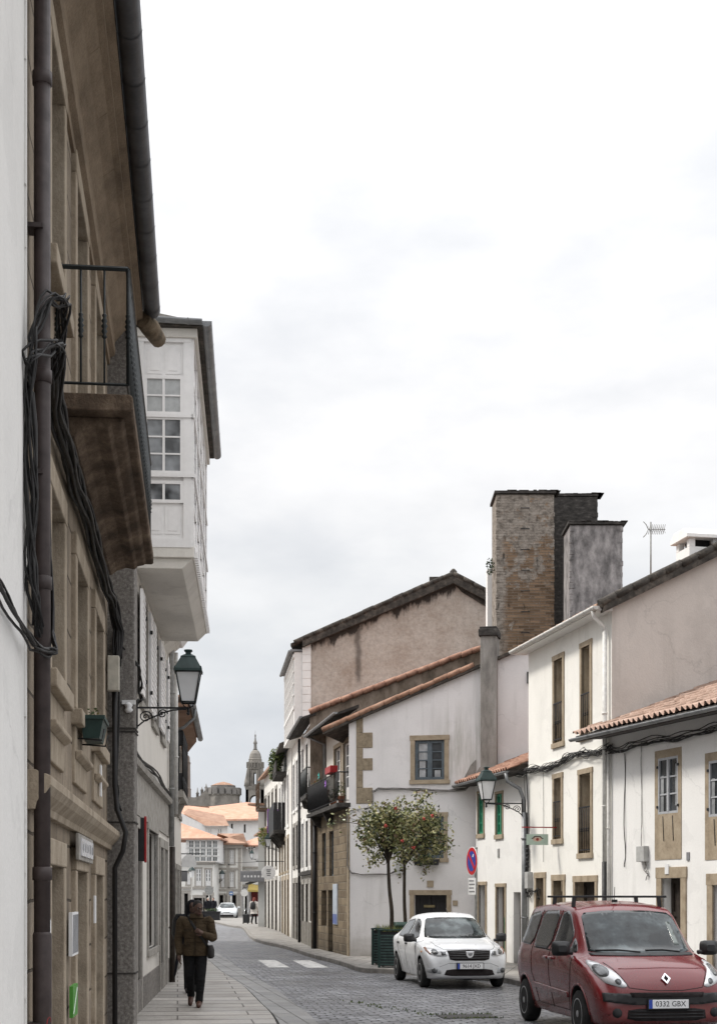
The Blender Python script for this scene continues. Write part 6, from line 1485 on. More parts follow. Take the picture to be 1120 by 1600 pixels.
class Car:
    def __init__(s,name,label,cat,loc,heading,shell,paintm,wheels,wr,arch,arch_in,halfw):
        s.e=thing(name,label,cat,(loc[0],loc[1],0),math.atan2(heading[1],heading[0]))
        tmp=shell.build('body',[paintm,WELL],None,weld=True)
        dg=bpy.context.evaluated_depsgraph_get(); s.bvh=BVHTree.FromPolygons([v.co.copy() for v in tmp.data.vertices],[tuple(p.vertices) for p in tmp.data.polygons])
        cuts=[]
        for x in wheels:
            for sy in (-1,1):
                c=MB(); b=len(c.v); n=28
                c.prism([(x+arch*math.cos(2*math.pi*k/n),wr+.01+arch*math.sin(2*math.pi*k/n)) for k in range(n)],'y',sy*(halfw-arch_in),sy*(halfw+.3)); co_=c.build('cut',[WELL]); cuts.append(co_)
                md=tmp.modifiers.new('b','BOOLEAN'); md.operation='DIFFERENCE'; md.object=co_; md.solver='EXACT'
                try: md.material_mode='TRANSFER'
                except Exception: pass
        bpy.context.view_layer.update()
        me=bpy.data.meshes.new_from_object(tmp.evaluated_get(bpy.context.evaluated_depsgraph_get()))
        for c in cuts: bpy.data.objects.remove(c)
        bpy.data.objects.remove(tmp)
        me.name='body'; s.body=bpy.data.objects.new('body',me); C.objects.link(s.body); s.body.parent=s.e
    def cast(s,p,view):
        if view=='right': o,d=Vector((p[0],-2.5,p[1])),Vector((0,1,0))
        elif view=='left': o,d=Vector((p[0],2.5,p[1])),Vector((0,-1,0))
        elif view=='front': o,d=Vector((1.5,p[0],p[1])),Vector((-1,0,0))
        elif view=='rear': o,d=Vector((-7,p[0],p[1])),Vector((1,0,0))
        else: o,d=Vector((p[0],p[1],4)),Vector((0,0,-1))
        h=s.bvh.ray_cast(o,d)
        if h[0] is None: h=s.bvh.find_nearest(o+d*2.2)
        n=h[1]
        if n.dot(d)>0: n=-n
        return h[0],n
    def patch(s,name,poly,view,mat,off=.006,parent=None,step=.07,rnd=0,thick=.0,bulge=0):
        for _ in range(rnd):
            q=[]
            for i in range(len(poly)):
                a=Vector(poly[i]);b=Vector(poly[(i+1)%len(poly)]); q+= [tuple(a.lerp(b,.14)),tuple(a.lerp(b,.86))]
            poly=q
        bm=bmesh.new(); vs=[bm.verts.new((p[0],p[1],0)) for p in poly]; bm.faces.new(vs)
        bmesh.ops.triangulate(bm,faces=bm.faces)
        for _ in range(6):
            es=[e for e in bm.edges if e.calc_length()>step]
            if not es: break
            bmesh.ops.subdivide_edges(bm,edges=es,cuts=1); bmesh.ops.triangulate(bm,faces=[f for f in bm.faces if len(f.verts)>3])
        bd=set(v for e in bm.edges if e.is_boundary for v in e.verts)
        V=[];Fc=[];idx={}
        for i,v in enumerate(bm.verts):
            idx[v]=i; p,n=s.cast((v.co.x,v.co.y),view); V.append(tuple(p+n*(off+(bulge if v not in bd else 0))))
        for f in bm.faces: Fc.append(tuple(idx[v] for v in f.verts))
        # skirt
        nb=len(V); bmap={}
        for v in bd:
            p,n=s.cast((v.co.x,v.co.y),view); bmap[v]=len(V); V.append(tuple(p-n*.01))
        for e in bm.edges:
            if e.is_boundary: a,b=e.verts; Fc.append((idx[a],idx[b],bmap[b],bmap[a]))
        bm.free()
        m=MB(); m.v=V; m.f=Fc; m.m=[0]*len(Fc); m.sm=[True]*len(Fc)
        return m.build(name,mat,parent or s.e)
    def line(s,name,pts,view,mat,r=.006,parent=None,off=.0,sub=6):
        P=[]
        for a,b in zip(pts[:-1],pts[1:]):
            for j in range(sub):
                t=j/sub; p,n=s.cast((a[0]+(b[0]-a[0])*t,a[1]+(b[1]-a[1])*t),view); P.append(p+n*off)
        p,n=s.cast(pts[-1],view); P.append(p+n*off)
        m=MB(); m.tube(P,r,5); return m.build(name,mat,parent or s.e)
    def wheel(s,x,y,r,w,style=0):
        sy=1 if y>0 else -1
        t=MB(); prof=[(r*.66,-w/2),(r*.9,-w/2),(r*.985,-w/2+.02),(r,-w*.25),(r,w*.25),(r*.985,w/2-.02),(r*.9,w/2),(r*.66,w/2)]
        t.lathe(prof,(0,0,0),32); t.xf(Matrix.Translation((x,y,r))@Matrix.Rotation(-sy*math.pi/2,4,'X'))
        wo=t.build('wheel',RUBBER,s.e)
        q=MB(); q.lathe([(r*.66,w/2-.015),(r*.62,w/2-.0),(r*.58,w/2-.03),(r*.2,w/2-.05),(.05,w/2-.02)],(0,0,0),32)
        q.xf(Matrix.Translation((x,y,r))@Matrix.Rotation(-sy*math.pi/2,4,'X')); q.build('rim_dish',paint('wheel_dark',(.05,.05,.052),.5,.2,.3),wo)
        k_=MB(); n=5 if style==0 else 7
        for k in range(n):
            an=2*math.pi*k/n; M_=Matrix.Translation((x,y,r))@Matrix.Rotation(-sy*math.pi/2,4,'X')@Matrix.Rotation(an,4,'Z'); b=len(k_.v)
            k_.prism([(r*.1,-.045),(r*.6,-.075 if style==0 else -.05),(r*.62,.075 if style==0 else .05),(r*.1,.045)],'z',w/2-.025,w/2-.004)
            for i in range(b,len(k_.v)): k_.v[i]=tuple(M_@Vector(k_.v[i]))
        b=len(k_.v); k_.lathe([(r*.66,w/2-.02),(r*.655,w/2+.002),(r*.6,w/2+.002),(r*.59,w/2-.02)],(0,0,0),32); k_.lathe([(r*.16,w/2-.03),(r*.15,w/2+.003),(.01,w/2+.005)],(0,0,0),12)
        M_=Matrix.Translation((x,y,r))@Matrix.Rotation(-sy*math.pi/2,4,'X')
        for i in range(b,len(k_.v)): k_.v[i]=tuple(M_@Vector(k_.v[i]))
        k_.build('hubcap',METALRIM,wo,bevel=.004)
    def plate(s,txt,z,x=None,w=.52,h=.11):
        p,n=s.cast((0,z),'front'); x=p.x+.05
        m=MB(); m.box(x-.015,x,-w/2,w/2,z-h/2,z+h/2); pl_=m.build('number_plate',PAPER,s.e,bevel=.003)
        m=MB(); m.box(x-.06,x-.004,-w/2-.014,w/2+.014,z-h/2-.012,z+h/2+.012); m.build('plate_holder',PLASTIC_BLACK,pl_)
        m=MB(); m.box(x,x+.002,-w/2,-w/2+.045,z-h/2,z+h/2); m.build('blue_band',BLUE,pl_)
        text_part('plate_text',txt,.098,BLACK_INK,pl_,(x+.002,.022,z),(math.pi/2,0,math.pi/2),.0008,sx=.95)
    def mirror(s,x,y,z,mat,sc=1):
        m=MB(); sy=1 if y>0 else -1
        rows=[]
        for i in range(9):
            t=i/8; xx=(t-.5)*.16; r_=math.sin(math.pi*min(max(t,.06),.94))**.5
            rows.append([(xx,(.115*r_*max(-1,min(1,1.25*math.cos(a))))*1.0,.09*r_*max(-1,min(1,1.25*math.sin(a)))) for a in [k*math.pi/8 for k in range(16)]])
        m.grid(rows,0,True,closed=True); m.face(rows[0]); m.face(rows[-1]); m.xf(Matrix.Translation((x,y+sy*.1,z))@Matrix.Scale(sc,4))
        m.tube([(x+.02,y-sy*.06,z-.06),(x,y+sy*.06,z-.04)],.03,8)
        mo=m.build('wing_mirror',mat,s.e)
WELL=paint('wheel_well',(.01,.01,.01),.95,.1)
CARGLASS=NT('car_glass'); cc=CARGLASS.coord(); CARGLASS.set(color=CARGLASS.ramp(CARGLASS.noise(cc,2.2,4,.6),[(.38,(.006,.008,.009)),(.52,(.03,.037,.039)),(.66,(.1,.12,.125))]),rough=.05,spec=.3); CARGLASS=CARGLASS.mat  # blotches in the base colour stand for reflections in the windscreen
SIDEGLASS=paint('tinted_side_glass',(.012,.014,.016),.06,.2,0,.7)
SHADEGLASS=paint('headlight_lens',(.62,.63,.64),.12,.1,.25,.8)
LENSD=paint('headlight_inner',(.16,.165,.17),.2,.4,.6)
SEAM=paint('panel_gap',(.012,.008,.008),.8,.1)

# ---- red van
red=carpaint('dark_red_paint',(.13,.003,.006))
vst=[(0.0,.30,.48,.62,.72,.76,.60,.01),(-.05,.24,.56,.74,.77,.82,.64,.02),(-.14,.22,.68,.86,.81,.865,.68,.03),(-.30,.21,.80,.95,.83,.885,.70,.035),(-.60,.21,.92,1.03,.84,.9,.71,.04),(-.92,.21,.99,1.09,.84,.905,.71,.04),(-1.02,.21,1.01,1.13,.84,.908,.70,.04),(-1.35,.21,1.03,1.40,.84,.912,.70,.04),(-1.66,.21,1.05,1.64,.84,.915,.69,.045),(-1.85,.21,1.06,1.70,.84,.917,.69,.045),(-2.4,.21,1.07,1.745,.84,.917,.695,.05),(-3.2,.22,1.08,1.74,.84,.913,.695,.05),(-3.85,.25,1.08,1.705,.83,.9,.68,.045),(-4.08,.29,1.06,1.64,.81,.88,.66,.035),(-4.18,.34,.98,1.3,.78,.86,.64,.02),(-4.21,.4,.9,1.1,.75,.83,.62,.02)]
hk=Vector((.15,-1)).normalized()
van=Car('red_van','dark red estate van parked at the right with black roof bars and big pale headlights','van',(3.89,18.55),hk,car_shell(vst,.09),red,(-.9,-3.6),.315,.365,.3,.92)
for x in (-.9,-3.6):
    for y in (-.8,.8): van.wheel(x,y,.315,.2,0)
van.patch('windscreen',[(-.70,1.10),(.70,1.10),(.675,1.3),(.63,1.62),(.3,1.655),(-.3,1.655),(-.63,1.62),(-.675,1.3)],'front',CARGLASS,.008,rnd=1)
for vw,sy in (('right',-1),('left',1)):
    van.patch('side_window',[(-1.46,1.11),(-2.15,1.11),(-2.15,1.64),(-1.95,1.66),(-1.78,1.6),(-1.5,1.36)],vw,SIDEGLASS,.006,rnd=1)
    van.patch('quarter_glass',[(-1.2,1.1),(-1.42,1.12),(-1.44,1.3),(-1.36,1.25)],vw,SIDEGLASS,.006,rnd=1)
    van.patch('side_window',[(-2.26,1.11),(-3.08,1.13),(-3.12,1.3),(-3.06,1.65),(-2.26,1.66)],vw,SIDEGLASS,.006,rnd=1)
    van.patch('side_window',[(-3.2,1.14),(-3.98,1.17),(-3.94,1.4),(-3.8,1.6),(-3.18,1.65)],vw,SIDEGLASS,.006,rnd=1)
    van.line('door_seam',[(-1.18,1.06),(-1.22,.75),(-1.32,.5),(-1.4,.32)],vw,SEAM,.006); van.line('door_seam',[(-2.2,1.66),(-2.22,1.1),(-2.22,.7),(-2.14,.32)],vw,SEAM,.006); van.line('door_seam',[(-3.14,1.66),(-3.16,1.1),(-3.14,.75),(-3.02,.62),(-2.9,.34)],vw,SEAM,.006)
    van.line('sill_seam',[(-1.4,.33),(-3.0,.34)],vw,SEAM,.006)
    van.patch('rubbing_strip',[(-1.35,.50),(-3.05,.55),(-3.05,.62),(-1.35,.57)],vw,red,.02)
    for x in (-2.08,-2.34): van.patch('door_handle',[(x-.09,.98),(x+.09,.98),(x+.09,1.02),(x-.09,1.02)],vw,red,.028,rnd=1)
    van.line('belt_trim',[(-1.45,1.105),(-2.14,1.105),(-3.06,1.12)],vw,SEAM,.009)
    van.line('wheel_arch_trim',[(-.9+.38*math.cos(t),.33+.38*math.sin(t)) for t in [math.pi*k/12 for k in range(13)]],vw,red,.014,sub=2); van.line('wheel_arch_trim',[(-3.6+.38*math.cos(t),.33+.38*math.sin(t)) for t in [math.pi*k/12 for k in range(13)]],vw,red,.014,sub=2)
    hl=van.patch('headlight',[(sy*.50,.715),(sy*.56,.70),(sy*.74,.75),(sy*.82,.86),(sy*.83,.98),(sy*.78,1.02),(sy*.70,.98),(sy*.58,.85)],'front',SHADEGLASS,.012,rnd=2,bulge=.012)
    van.patch('reflector',[(sy*(.74+.075*math.cos(t)),.89+.075*math.sin(t)) for t in [k*math.pi/8 for k in range(16)]],'front',LENSD,.027,hl); van.patch('reflector',[(sy*(.6+.035*math.cos(t)),.765+.035*math.sin(t)) for t in [k*math.pi/6 for k in range(12)]],'front',LENSD,.027,hl)
    van.patch('fog_lamp',[(sy*.64+.06*math.cos(t),.385+.06*math.sin(t)) for t in [k*math.pi/8 for k in range(16)]],'front',PLASTIC_BLACK,.008)
    van.mirror(-1.22,sy*.93,1.16,PLASTIC_BLACK,1.1)
van.patch('bumper_strip',[(-.80,.53),(-.45,.49),(.45,.49),(.80,.53),(.80,.63),(.5,.625),(-.5,.625),(-.80,.63)],'front',PLASTIC_BLACK,.022)
van.patch('upper_grille',[(-.46,.585),(.46,.585),(.48,.635),(-.48,.635)],'front',SEAM,.028)
gr=van.patch('lower_grille',[(-.52,.29),(.52,.29),(.50,.44),(-.50,.44)],'front',SEAM,.008,rnd=1)
for z in (.33,.37,.41): van.line('grille_bar',[(-.48,z),(.48,z)],'front',PLASTIC_BLACK,.009,gr,.01)
van.line('bonnet_seam',[(-.66,1.0),(-.56,.84),(-.48,.70),(-.2,.665),(.2,.665),(.48,.70),(.56,.84),(.66,1.0)],'front',SEAM,.005)
van.line('bonnet_crease',[(-.55,.93),(0,.945),(.55,.93)],'front',red,.012,off=-.004)
van.plate('0332 GBX',.50)
p,n=van.cast((0,.80),'front'); m=MB(); o_=[(0,.085),(-.055,0),(0,-.085),(.055,0)]; i_=[(0,.05),(-.03,0),(0,-.05),(.03,0)]
for k in range(4):
    k2=(k+1)%4; q=[(o_[k][0]*1.15,o_[k][1]),(o_[k2][0]*1.15,o_[k2][1]),(i_[k2][0],i_[k2][1]),(i_[k][0],i_[k][1])]
    m.prism([(a,b) for a,b in q],'x',0,.02)
ang=math.atan2(n.z,n.x); m.xf(Matrix.Translation(p+n*.012)@Matrix.Rotation(-ang,4,'Y')); m.build('badge',CHROME,van.e,bevel=.004)
m=MB(); m.prism([(0,.05),(-.03,0),(0,-.05),(.03,0)],'x',-.002,.004); m.xf(Matrix.Translation(p+n*.01)@Matrix.Rotation(-ang,4,'Y')); m.build('badge_core',SEAM,van.e)
for (a,b) in (((-.08,1.105),(-.62,1.125)),((.5,1.105),(.02,1.125))):
    van.line('wiper',[a,((a[0]+b[0])/2,1.13),b],'front',PLASTIC_BLACK,.011,off=.02)
van.patch('cowl',[(-.70,1.075),(.70,1.075),(.7,1.105),(-.7,1.105)],'front',PLASTIC_BLACK,.012)
for x in (-2.0,-2.95):
    m=MB(); m.box(x-.025,x+.025,-.72,.72,1.835,1.865); rb=m.build('roof_bar',PLASTIC_BLACK,van.e,bevel=.006)
    for sy in (-1,1):
        m=MB(); m.prism([(sy*.6,1.69),(sy*.65,1.68),(sy*.635,1.84),(sy*.585,1.84)],'x',x-.02,x+.02); m.build('bar_foot',PLASTIC_BLACK,rb)
m=MB(); m.tube([(-1.95,-.05,1.79),(-1.72,-.12,1.98)],.005,5); m.build('aerial',PLASTIC_BLACK,van.e)
m=MB(); m.box(-1.98,-1.9,-.08,-.02,1.77,1.81); m.build('aerial_base',PLASTIC_BLACK,van.e)
van.patch('reflection_strip',[(.5,1.2),(.57,1.2),(.56,1.5),(.5,1.5)],'front',glassy('windscreen_reflection_tint',(.1,.12,.11),.1,.3),.011)  # tinted strip on the glass, a reflection put in as colour

# ---- white saloon
wp=carpaint('white_paint_car',(.66,.67,.68),.25)
lst=[(0.0,.27,.46,.60,.66,.70,.56,.01),(-.04,.22,.54,.70,.71,.76,.60,.015),(-.12,.2,.64,.80,.75,.81,.62,.02),(-.30,.19,.74,.87,.78,.84,.63,.025),(-.7,.19,.82,.93,.79,.855,.64,.03),(-1.08,.19,.87,.975,.79,.86,.66,.03),(-1.2,.19,.885,1.01,.79,.862,.65,.03),(-1.6,.19,.9,1.27,.79,.864,.6,.035),(-1.92,.19,.91,1.43,.79,.865,.565,.04),(-2.15,.19,.92,1.475,.79,.865,.56,.04),(-2.6,.19,.93,1.475,.79,.865,.56,.04),(-3.2,.2,.95,1.43,.79,.862,.555,.035),(-3.55,.21,.96,1.36,.79,.86,.55,.03),(-3.8,.23,.97,1.2,.79,.85,.56,.025),(-3.98,.28,.96,1.05,.77,.83,.6,.015),(-4.08,.36,.88,.96,.72,.78,.56,.01),(-4.1,.4,.8,.85,.68,.73,.5,.01)]
hl_=Vector((.16,-1)).normalized()
lg=Car('white_car','white saloon car parked before the planters, facing the camera, black grille and mirrors','car',(2.22,29.35),hl_,car_shell(lst,.16),wp,(-.83,-3.46),.3,.345,.28,.87)
for x in (-.83,-3.46):
    for y in (-.76,.76): lg.wheel(x,y,.3,.19,1)
lg.patch('windscreen',[(-.66,.99),(.66,.99),(.62,1.15),(.53,1.385),(.3,1.41),(-.3,1.41),(-.53,1.385),(-.62,1.15)],'front',CARGLASS,.008,rnd=1)
for vw,sy in (('right',-1),('left',1)):
    lg.patch('side_window',[(-1.42,.96),(-2.28,.97),(-2.3,1.37),(-2.1,1.38),(-1.86,1.32)],vw,SIDEGLASS,.006,rnd=1)
    lg.patch('side_window',[(-2.4,.97),(-3.3,1.0),(-3.4,1.12),(-3.2,1.34),(-2.4,1.385)],vw,SIDEGLASS,.006,rnd=1)
    lg.line('door_seam',[(-1.2,.95),(-1.25,.6),(-1.32,.3)],vw,SEAM,.005); lg.line('door_seam',[(-2.35,1.4),(-2.36,.95),(-2.34,.3)],vw,SEAM,.005); lg.line('door_seam',[(-3.28,1.0),(-3.2,.75),(-3.02,.55),(-2.98,.32)],vw,SEAM,.005)
    for x in (-2.2,-3.1): lg.patch('door_handle',[(x-.08,.84),(x+.08,.84),(x+.08,.875),(x-.08,.875)],vw,PLASTIC_BLACK if x>-3 else PLASTIC_BLACK,.025,rnd=1)
    lg.patch('indicator',[(-.62,.72),(-.72,.72),(-.72,.75),(-.62,.75)],vw,paint('amber_lens',(.6,.25,.05),.3),.008)
    h_=lg.patch('headlight',[(sy*.445,.66),(sy*.6,.655),(sy*.76,.69),(sy*.80,.76),(sy*.805,.81),(sy*.72,.815),(sy*.45,.765)],'front',SHADEGLASS,.01,rnd=1)
    lg.patch('reflector',[(sy*(.66+.055*math.cos(t)),.735+.05*math.sin(t)) for t in [k*math.pi/8 for k in range(16)]],'front',LENSD,.02,h_); lg.patch('reflector',[(sy*.47,.68),(sy*.55,.675),(sy*.56,.745),(sy*.47,.74)],'front',LENSD,.02,h_); lg.patch('lamp_surround',[(sy*.76,.69),(sy*.81,.76),(sy*.81,.815),(sy*.77,.82),(sy*.775,.76),(sy*.74,.70)],'front',paint('amber_dark',(.2,.09,.05),.3),.019,h_)
    f_=lg.patch('fog_surround',[(sy*.56,.31),(sy*.8,.33),(sy*.8,.42),(sy*.6,.44)],'front',paint('fog_recess',(.4,.41,.42),.5),.006,rnd=1); lg.patch('fog_lamp',[(sy*.69+.05*math.cos(t),.375+.05*math.sin(t)) for t in [k*math.pi/8 for k in range(16)]],'front',LENSD,.014,f_)
    lg.mirror(-1.32,sy*.88,1.0,PLASTIC_BLACK,1.0)
gr=lg.patch('grille',[(-.44,.77),(-.40,.60),(-.3,.575),(.3,.575),(.40,.60),(.44,.77),(0,.785)],'front',SEAM,.008)
for z in (.62,.67,.715,.75): lg.line('grille_bar',[(-.4,z),(0,z-.005),(.4,z)],'front',paint('grille_grey',(.05,.05,.052),.4),.01,gr,.012)
lg.patch('lower_grille',[(-.52,.27),(.52,.27),(.46,.405),(-.46,.405)],'front',SEAM,.008,rnd=1)
lg.line('bumper_seam',[(-.6,.45),(-.42,.52),(.42,.52),(.6,.45)],'front',SEAM,.003); lg.line('bonnet_seam',[(-.62,.93),(-.6,.86),(-.5,.79),(0,.80),(.5,.79),(.6,.86),(.62,.93)],'front',SEAM,.004)
lg.plate('9614 JXD',.465)
p,n=lg.cast((0,.69),'front'); m=MB(); m.prism([(-.085,.06),(.085,.06),(.075,-.02),(.035,-.07),(-.035,-.07),(-.075,-.02)],'x',0,.02); m.xf(Matrix.Translation(p+n*.02)); m.build('badge',CHROME,lg.e,bevel=.006)
m=MB(); m.prism([(-.045,.02),(.05,.03),(.045,-.01),(.015,-.03),(-.02,-.03)],'x',.0,.004); m.xf(Matrix.Translation(p+n*.02+Vector((.02,0,0)))); m.build('badge_core',INK_GREY,lg.e)
for (a,b) in (((-.05,1.0),(-.55,1.01)),((.5,1.0),(.05,1.01))): lg.line('wiper',[a,b],'front',PLASTIC_BLACK,.01,off=.018)
m=MB(); m.tube([(-2.05,0,1.5),(-2.2,0,1.6)],.006,5); m.build('aerial',PLASTIC_BLACK,lg.e)
# ---- silver car in the distance
sp=carpaint('silver_paint',(.46,.48,.49),.22)
cst=[(0.0,.27,.42,.54,.62,.68,.5,.01),(-.08,.22,.52,.66,.72,.78,.56,.02),(-.35,.19,.66,.76,.78,.83,.62,.03),(-.9,.19,.78,.87,.79,.85,.64,.03),(-1.2,.19,.83,.92,.79,.855,.65,.03),(-1.7,.19,.86,1.18,.79,.86,.58,.035),(-2.05,.19,.87,1.31,.79,.86,.54,.04),(-2.6,.19,.88,1.33,.79,.86,.54,.04),(-3.2,.2,.89,1.22,.79,.855,.54,.03),(-3.8,.24,.9,.98,.78,.84,.6,.02),(-4.25,.35,.8,.86,.7,.76,.5,.01)]
fc=Car('silver_car','silver car driving towards the camera at the far end of the street','car',(U(354,119),119),Vector((.06,-1)),car_shell(cst,.15),sp,(-.85,-3.35),.3,.34,.28,.86)
for x in (-.85,-3.35):
    for y in (-.76,.76): fc.wheel(x,y,.3,.2,1)
fc.patch('windscreen',[(-.62,.93),(.62,.93),(.5,1.29),(-.5,1.29)],'front',CARGLASS,.008,rnd=1)
for sy in (-1,1):
    fc.patch('headlight',[(sy*.3,.5),(sy*.66,.52),(sy*.72,.64),(sy*.4,.6)],'front',SHADEGLASS,.01,rnd=1); fc.mirror(-1.4,sy*.88,.95,sp); fc.patch('side_window',[(-1.6,.93),(-3.1,.94),(-2.9,1.2),(-2.1,1.25)],'left' if sy>0 else 'right',SIDEGLASS,.006,rnd=1)
fc.patch('lower_grille',[(-.6,.24),(.6,.24),(.55,.38),(-.55,.38)],'front',SEAM,.01); fc.patch('number_plate',[(-.26,.4),(.26,.4),(.26,.48),(-.26,.48)],'front',PAPER,.015)
fc.patch('grille',[(-.25,.53),(.25,.53),(.25,.57),(-.25,.57)],'front',SEAM,.01)
# ================================================================== PEOPLE
def ball(m,c,r,n=12):
    r=(r,)*3 if isinstance(r,(int,float)) else r
    rows=[]
    for i in range(n//2+1):
        t=math.pi*i/(n//2); t=min(max(t,.02),math.pi-.02)
        rows.append([(c[0]+r[0]*math.sin(t)*math.cos(a),c[1]+r[1]*math.sin(t)*math.sin(a),c[2]+r[2]*math.cos(t)) for a in [2*math.pi*k/n for k in range(n)]])
    b=len(m.v); m.grid(rows,0,True,closed=True); m.face(list(reversed(rows[0]))); m.face(rows[-1])
def limb(m,pts,rad,n=12,k=4):
    P=cr([Vector(p) for p in pts],k); Rr=[]
    for i in range(len(rad)-1):
        for j in range(k): Rr.append(rad[i]+(rad[i+1]-rad[i])*j/k)
    Rr.append(rad[-1])
    m.tube(P,Rr,n); ball(m,P[0],Rr[0]*.98,10); ball(m,P[-1],Rr[-1]*.98,10)
def torso(m,rows,n=20):
    """rows: (x,y,z,rx,ry)"""
    g=[]
    for (x,y,z,rx,ry) in rows: g.append([(x+rx*math.copysign(abs(math.cos(a))**.85,math.cos(a)),y+ry*math.copysign(abs(math.sin(a))**.85,math.sin(a)),z) for a in [2*math.pi*k/n for k in range(n)]])
    m.grid(g,0,True,closed=True); m.face(list(reversed(g[0]))); m.face(g[-1])
def fuse(m,name,mat,parent,voxel,smooth=3):
    o=m.build(name,mat,None,weld=False)
    md=o.modifiers.new('r','REMESH'); md.mode='VOXEL'; md.voxel_size=voxel; md.use_smooth_shade=True
    s_=o.modifiers.new('s','SMOOTH'); s_.iterations=smooth; s_.factor=.5
    bpy.context.view_layer.update()
    me=bpy.data.meshes.new_from_object(o.evaluated_get(bpy.context.evaluated_depsgraph_get())); me.name=name
    for p in me.polygons: p.use_smooth=True
    if not me.materials: me.materials.append(mat)
    bpy.data.objects.remove(o); q=bpy.data.objects.new(name,me); C.objects.link(q); q.parent=parent; return q
def hand(m,wr,d,side,sc=1.0,curl=.5,pn=(0,-1,0)):
    """wrist, direction of the fingers, side: sign of the thumb along the cross axis"""
    wr=Vector(wr); d=Vector(d).normalized(); pn=Vector(pn); w=d.cross(pn).normalized()*side; p=w.cross(d).normalized()*side
    limb(m,[wr-d*.02,wr+d*.05*sc,wr+d*.085*sc],[.028*sc,.034*sc,.03*sc],10,2); limb(m,[wr+d*.04*sc-w*.02*sc,wr+d*.09*sc-w*.022*sc],[.02*sc,.016*sc],8,1); limb(m,[wr+d*.04*sc+w*.02*sc,wr+d*.09*sc+w*.022*sc],[.02*sc,.016*sc],8,1)
    for k,(o,L_) in enumerate(((-.03,.062),(-.010,.075),(.011,.08),(.031,.07))):
        b=wr+d*.088*sc+w*o*sc; c1=b+d*L_*.5*sc+p*curl*.012*sc; c2=c1+(d*(1-curl*.6)+p*curl).normalized()*L_*.4*sc; c3=c2+(d*(1-curl)+p*curl*1.2).normalized()*L_*.28*sc
        limb(m,[b,c1,c2,c3],[.0105*sc,.0098*sc,.009*sc,.0078*sc],8,1)
    b=wr+d*.035*sc+w*.03*sc; limb(m,[b,b+(d*.7+w*.7)*.035*sc,b+(d*.95+w*.5+p*.3)*.065*sc],[.015*sc,.0125*sc,.0095*sc],8,1)
def person(label,loc,rz,J,mats,hair='short',group=None,voxel=.011,face=True,coat_len=None,scale=1.0,jflare=1.0):
    """J: joints dict in metres; facing local -y"""
    t=thing('person',label,'person',loc,rz,group); t.scale=(scale,)*3
    skin,jack,trou,shoe,hairm=mats
    hd=Vector(J['head']); tn=J.get('turn',0); tl=J.get('tilt',0)
    Mh_=Matrix.Translation(hd)@Matrix.Rotation(tn,4,'Z')@Matrix.Rotation(tl,4,'X')
    m=MB(); b=len(m.v)
    ball(m,(0,.008,.02),(.076,.095,.105),16); ball(m,(0,-.03,-.05),(.058,.062,.068),14); ball(m,(0,-.055,-.085),(.03,.03,.025),10)
    limb(m,[(0,-.085,.02),(0,-.098,-.005),(0,-.108,-.025)],[.009,.013,.016],8,2); ball(m,(0,-.088,-.06),(.026,.012,.009),8); ball(m,(0,-.083,.035),(.055,.02,.012),10)
    for s_ in (-1,1): ball(m,(s_*.078,.012,-.005),(.012,.022,.034),8)
    for i in range(b,len(m.v)): m.v[i]=tuple(Mh_@Vector(m.v[i]))
    nk=Vector(J['neck']); limb(m,[nk-Vector((0,0,.08)),nk,hd+Vector((0,.02,-.05))],[.068,.058,.056],12,3)
    ch=Vector(J['chest']); pv=Vector(J['pelvis'])
    torso(m,[(pv.x,pv.y,pv.z-.06,.12,.09),(pv.x,pv.y,pv.z+.06,.15,.1),(pv.x*.5+ch.x*.5,(pv.y+ch.y)/2,(pv.z+ch.z)/2,.135,.09),(ch.x,ch.y,ch.z,.155,.1),(ch.x,ch.y,ch.z+.13,.15,.085),(nk.x,nk.y,nk.z-.03,.07,.06)])
    for sd in ('l','r'):
        sh,el,wr=[Vector(J[k+sd]) for k in ('sh','el','wr')]; limb(m,[sh,sh.lerp(el,.5),el,el.lerp(wr,.4),wr],[.055,.048,.04,.04,.028],10,3)
        hand(m,wr,J['hd'+sd],J.get('th'+sd,1),1.02,J.get('curl'+sd,.4),J.get('pn'+sd,(0,-1,0)))
        hp,kn,an,to=[Vector(J[k+sd]) for k in ('hip','kn','an','toe')]; limb(m,[hp,hp.lerp(kn,.5),kn,kn.lerp(an,.35),an],[.085,.075,.055,.055,.038],12,3); limb(m,[an,an.lerp(to,.6)-Vector((0,0,.03)),to],[.036,.036,.026],10,2)
    fuse(m,'body',skin,t,voxel*.62 if face else voxel,2)
    if face:
        for s_ in (-1,1):
            e=MB(); ball(e,(0,0,0),(.0125,.009,.009),8); e.xf(Mh_@Matrix.Translation((s_*.032,-.084,.014))); e.build('eye',paint('eye_white',(.16,.15,.14),.3),t); 
            e=MB(); limb(e,[(s_*.016,-.096,.036),(s_*.034,-.096,.041),(s_*.052,-.085,.034)],[.004,.005,.003],6,2); e.xf(Mh_); e.build('eyebrow',hairm,t)
        e=MB(); limb(e,[(-.024,-.097,-.058),(0,-.102,-.056),(.024,-.097,-.058)],[.003,.005,.003],6,2); e.xf(Mh_); e.build('mouth',paint('lip',(.16,.06,.05),.5),t)
    # hair
    m=MB()
    if hair=='short': ball(m,(0,.024,.042),(.083,.096,.098),16)
    elif hair=='long': ball(m,(0,.02,.035),(.095,.105,.105),16); limb(m,[(0,.05,0),(0,.075,-.1),(0,.07,-.19)],[.085,.085,.06],12,3); 
    elif hair=='hood': ball(m,(0,.02,.015),(.11,.118,.13),16); limb(m,[(0,.03,-.05),(0,.05,-.14)],[.1,.12],12,2)
    elif hair=='bun': ball(m,(0,.02,.035),(.088,.102,.102),16); ball(m,(0,.1,.08),.05,10)
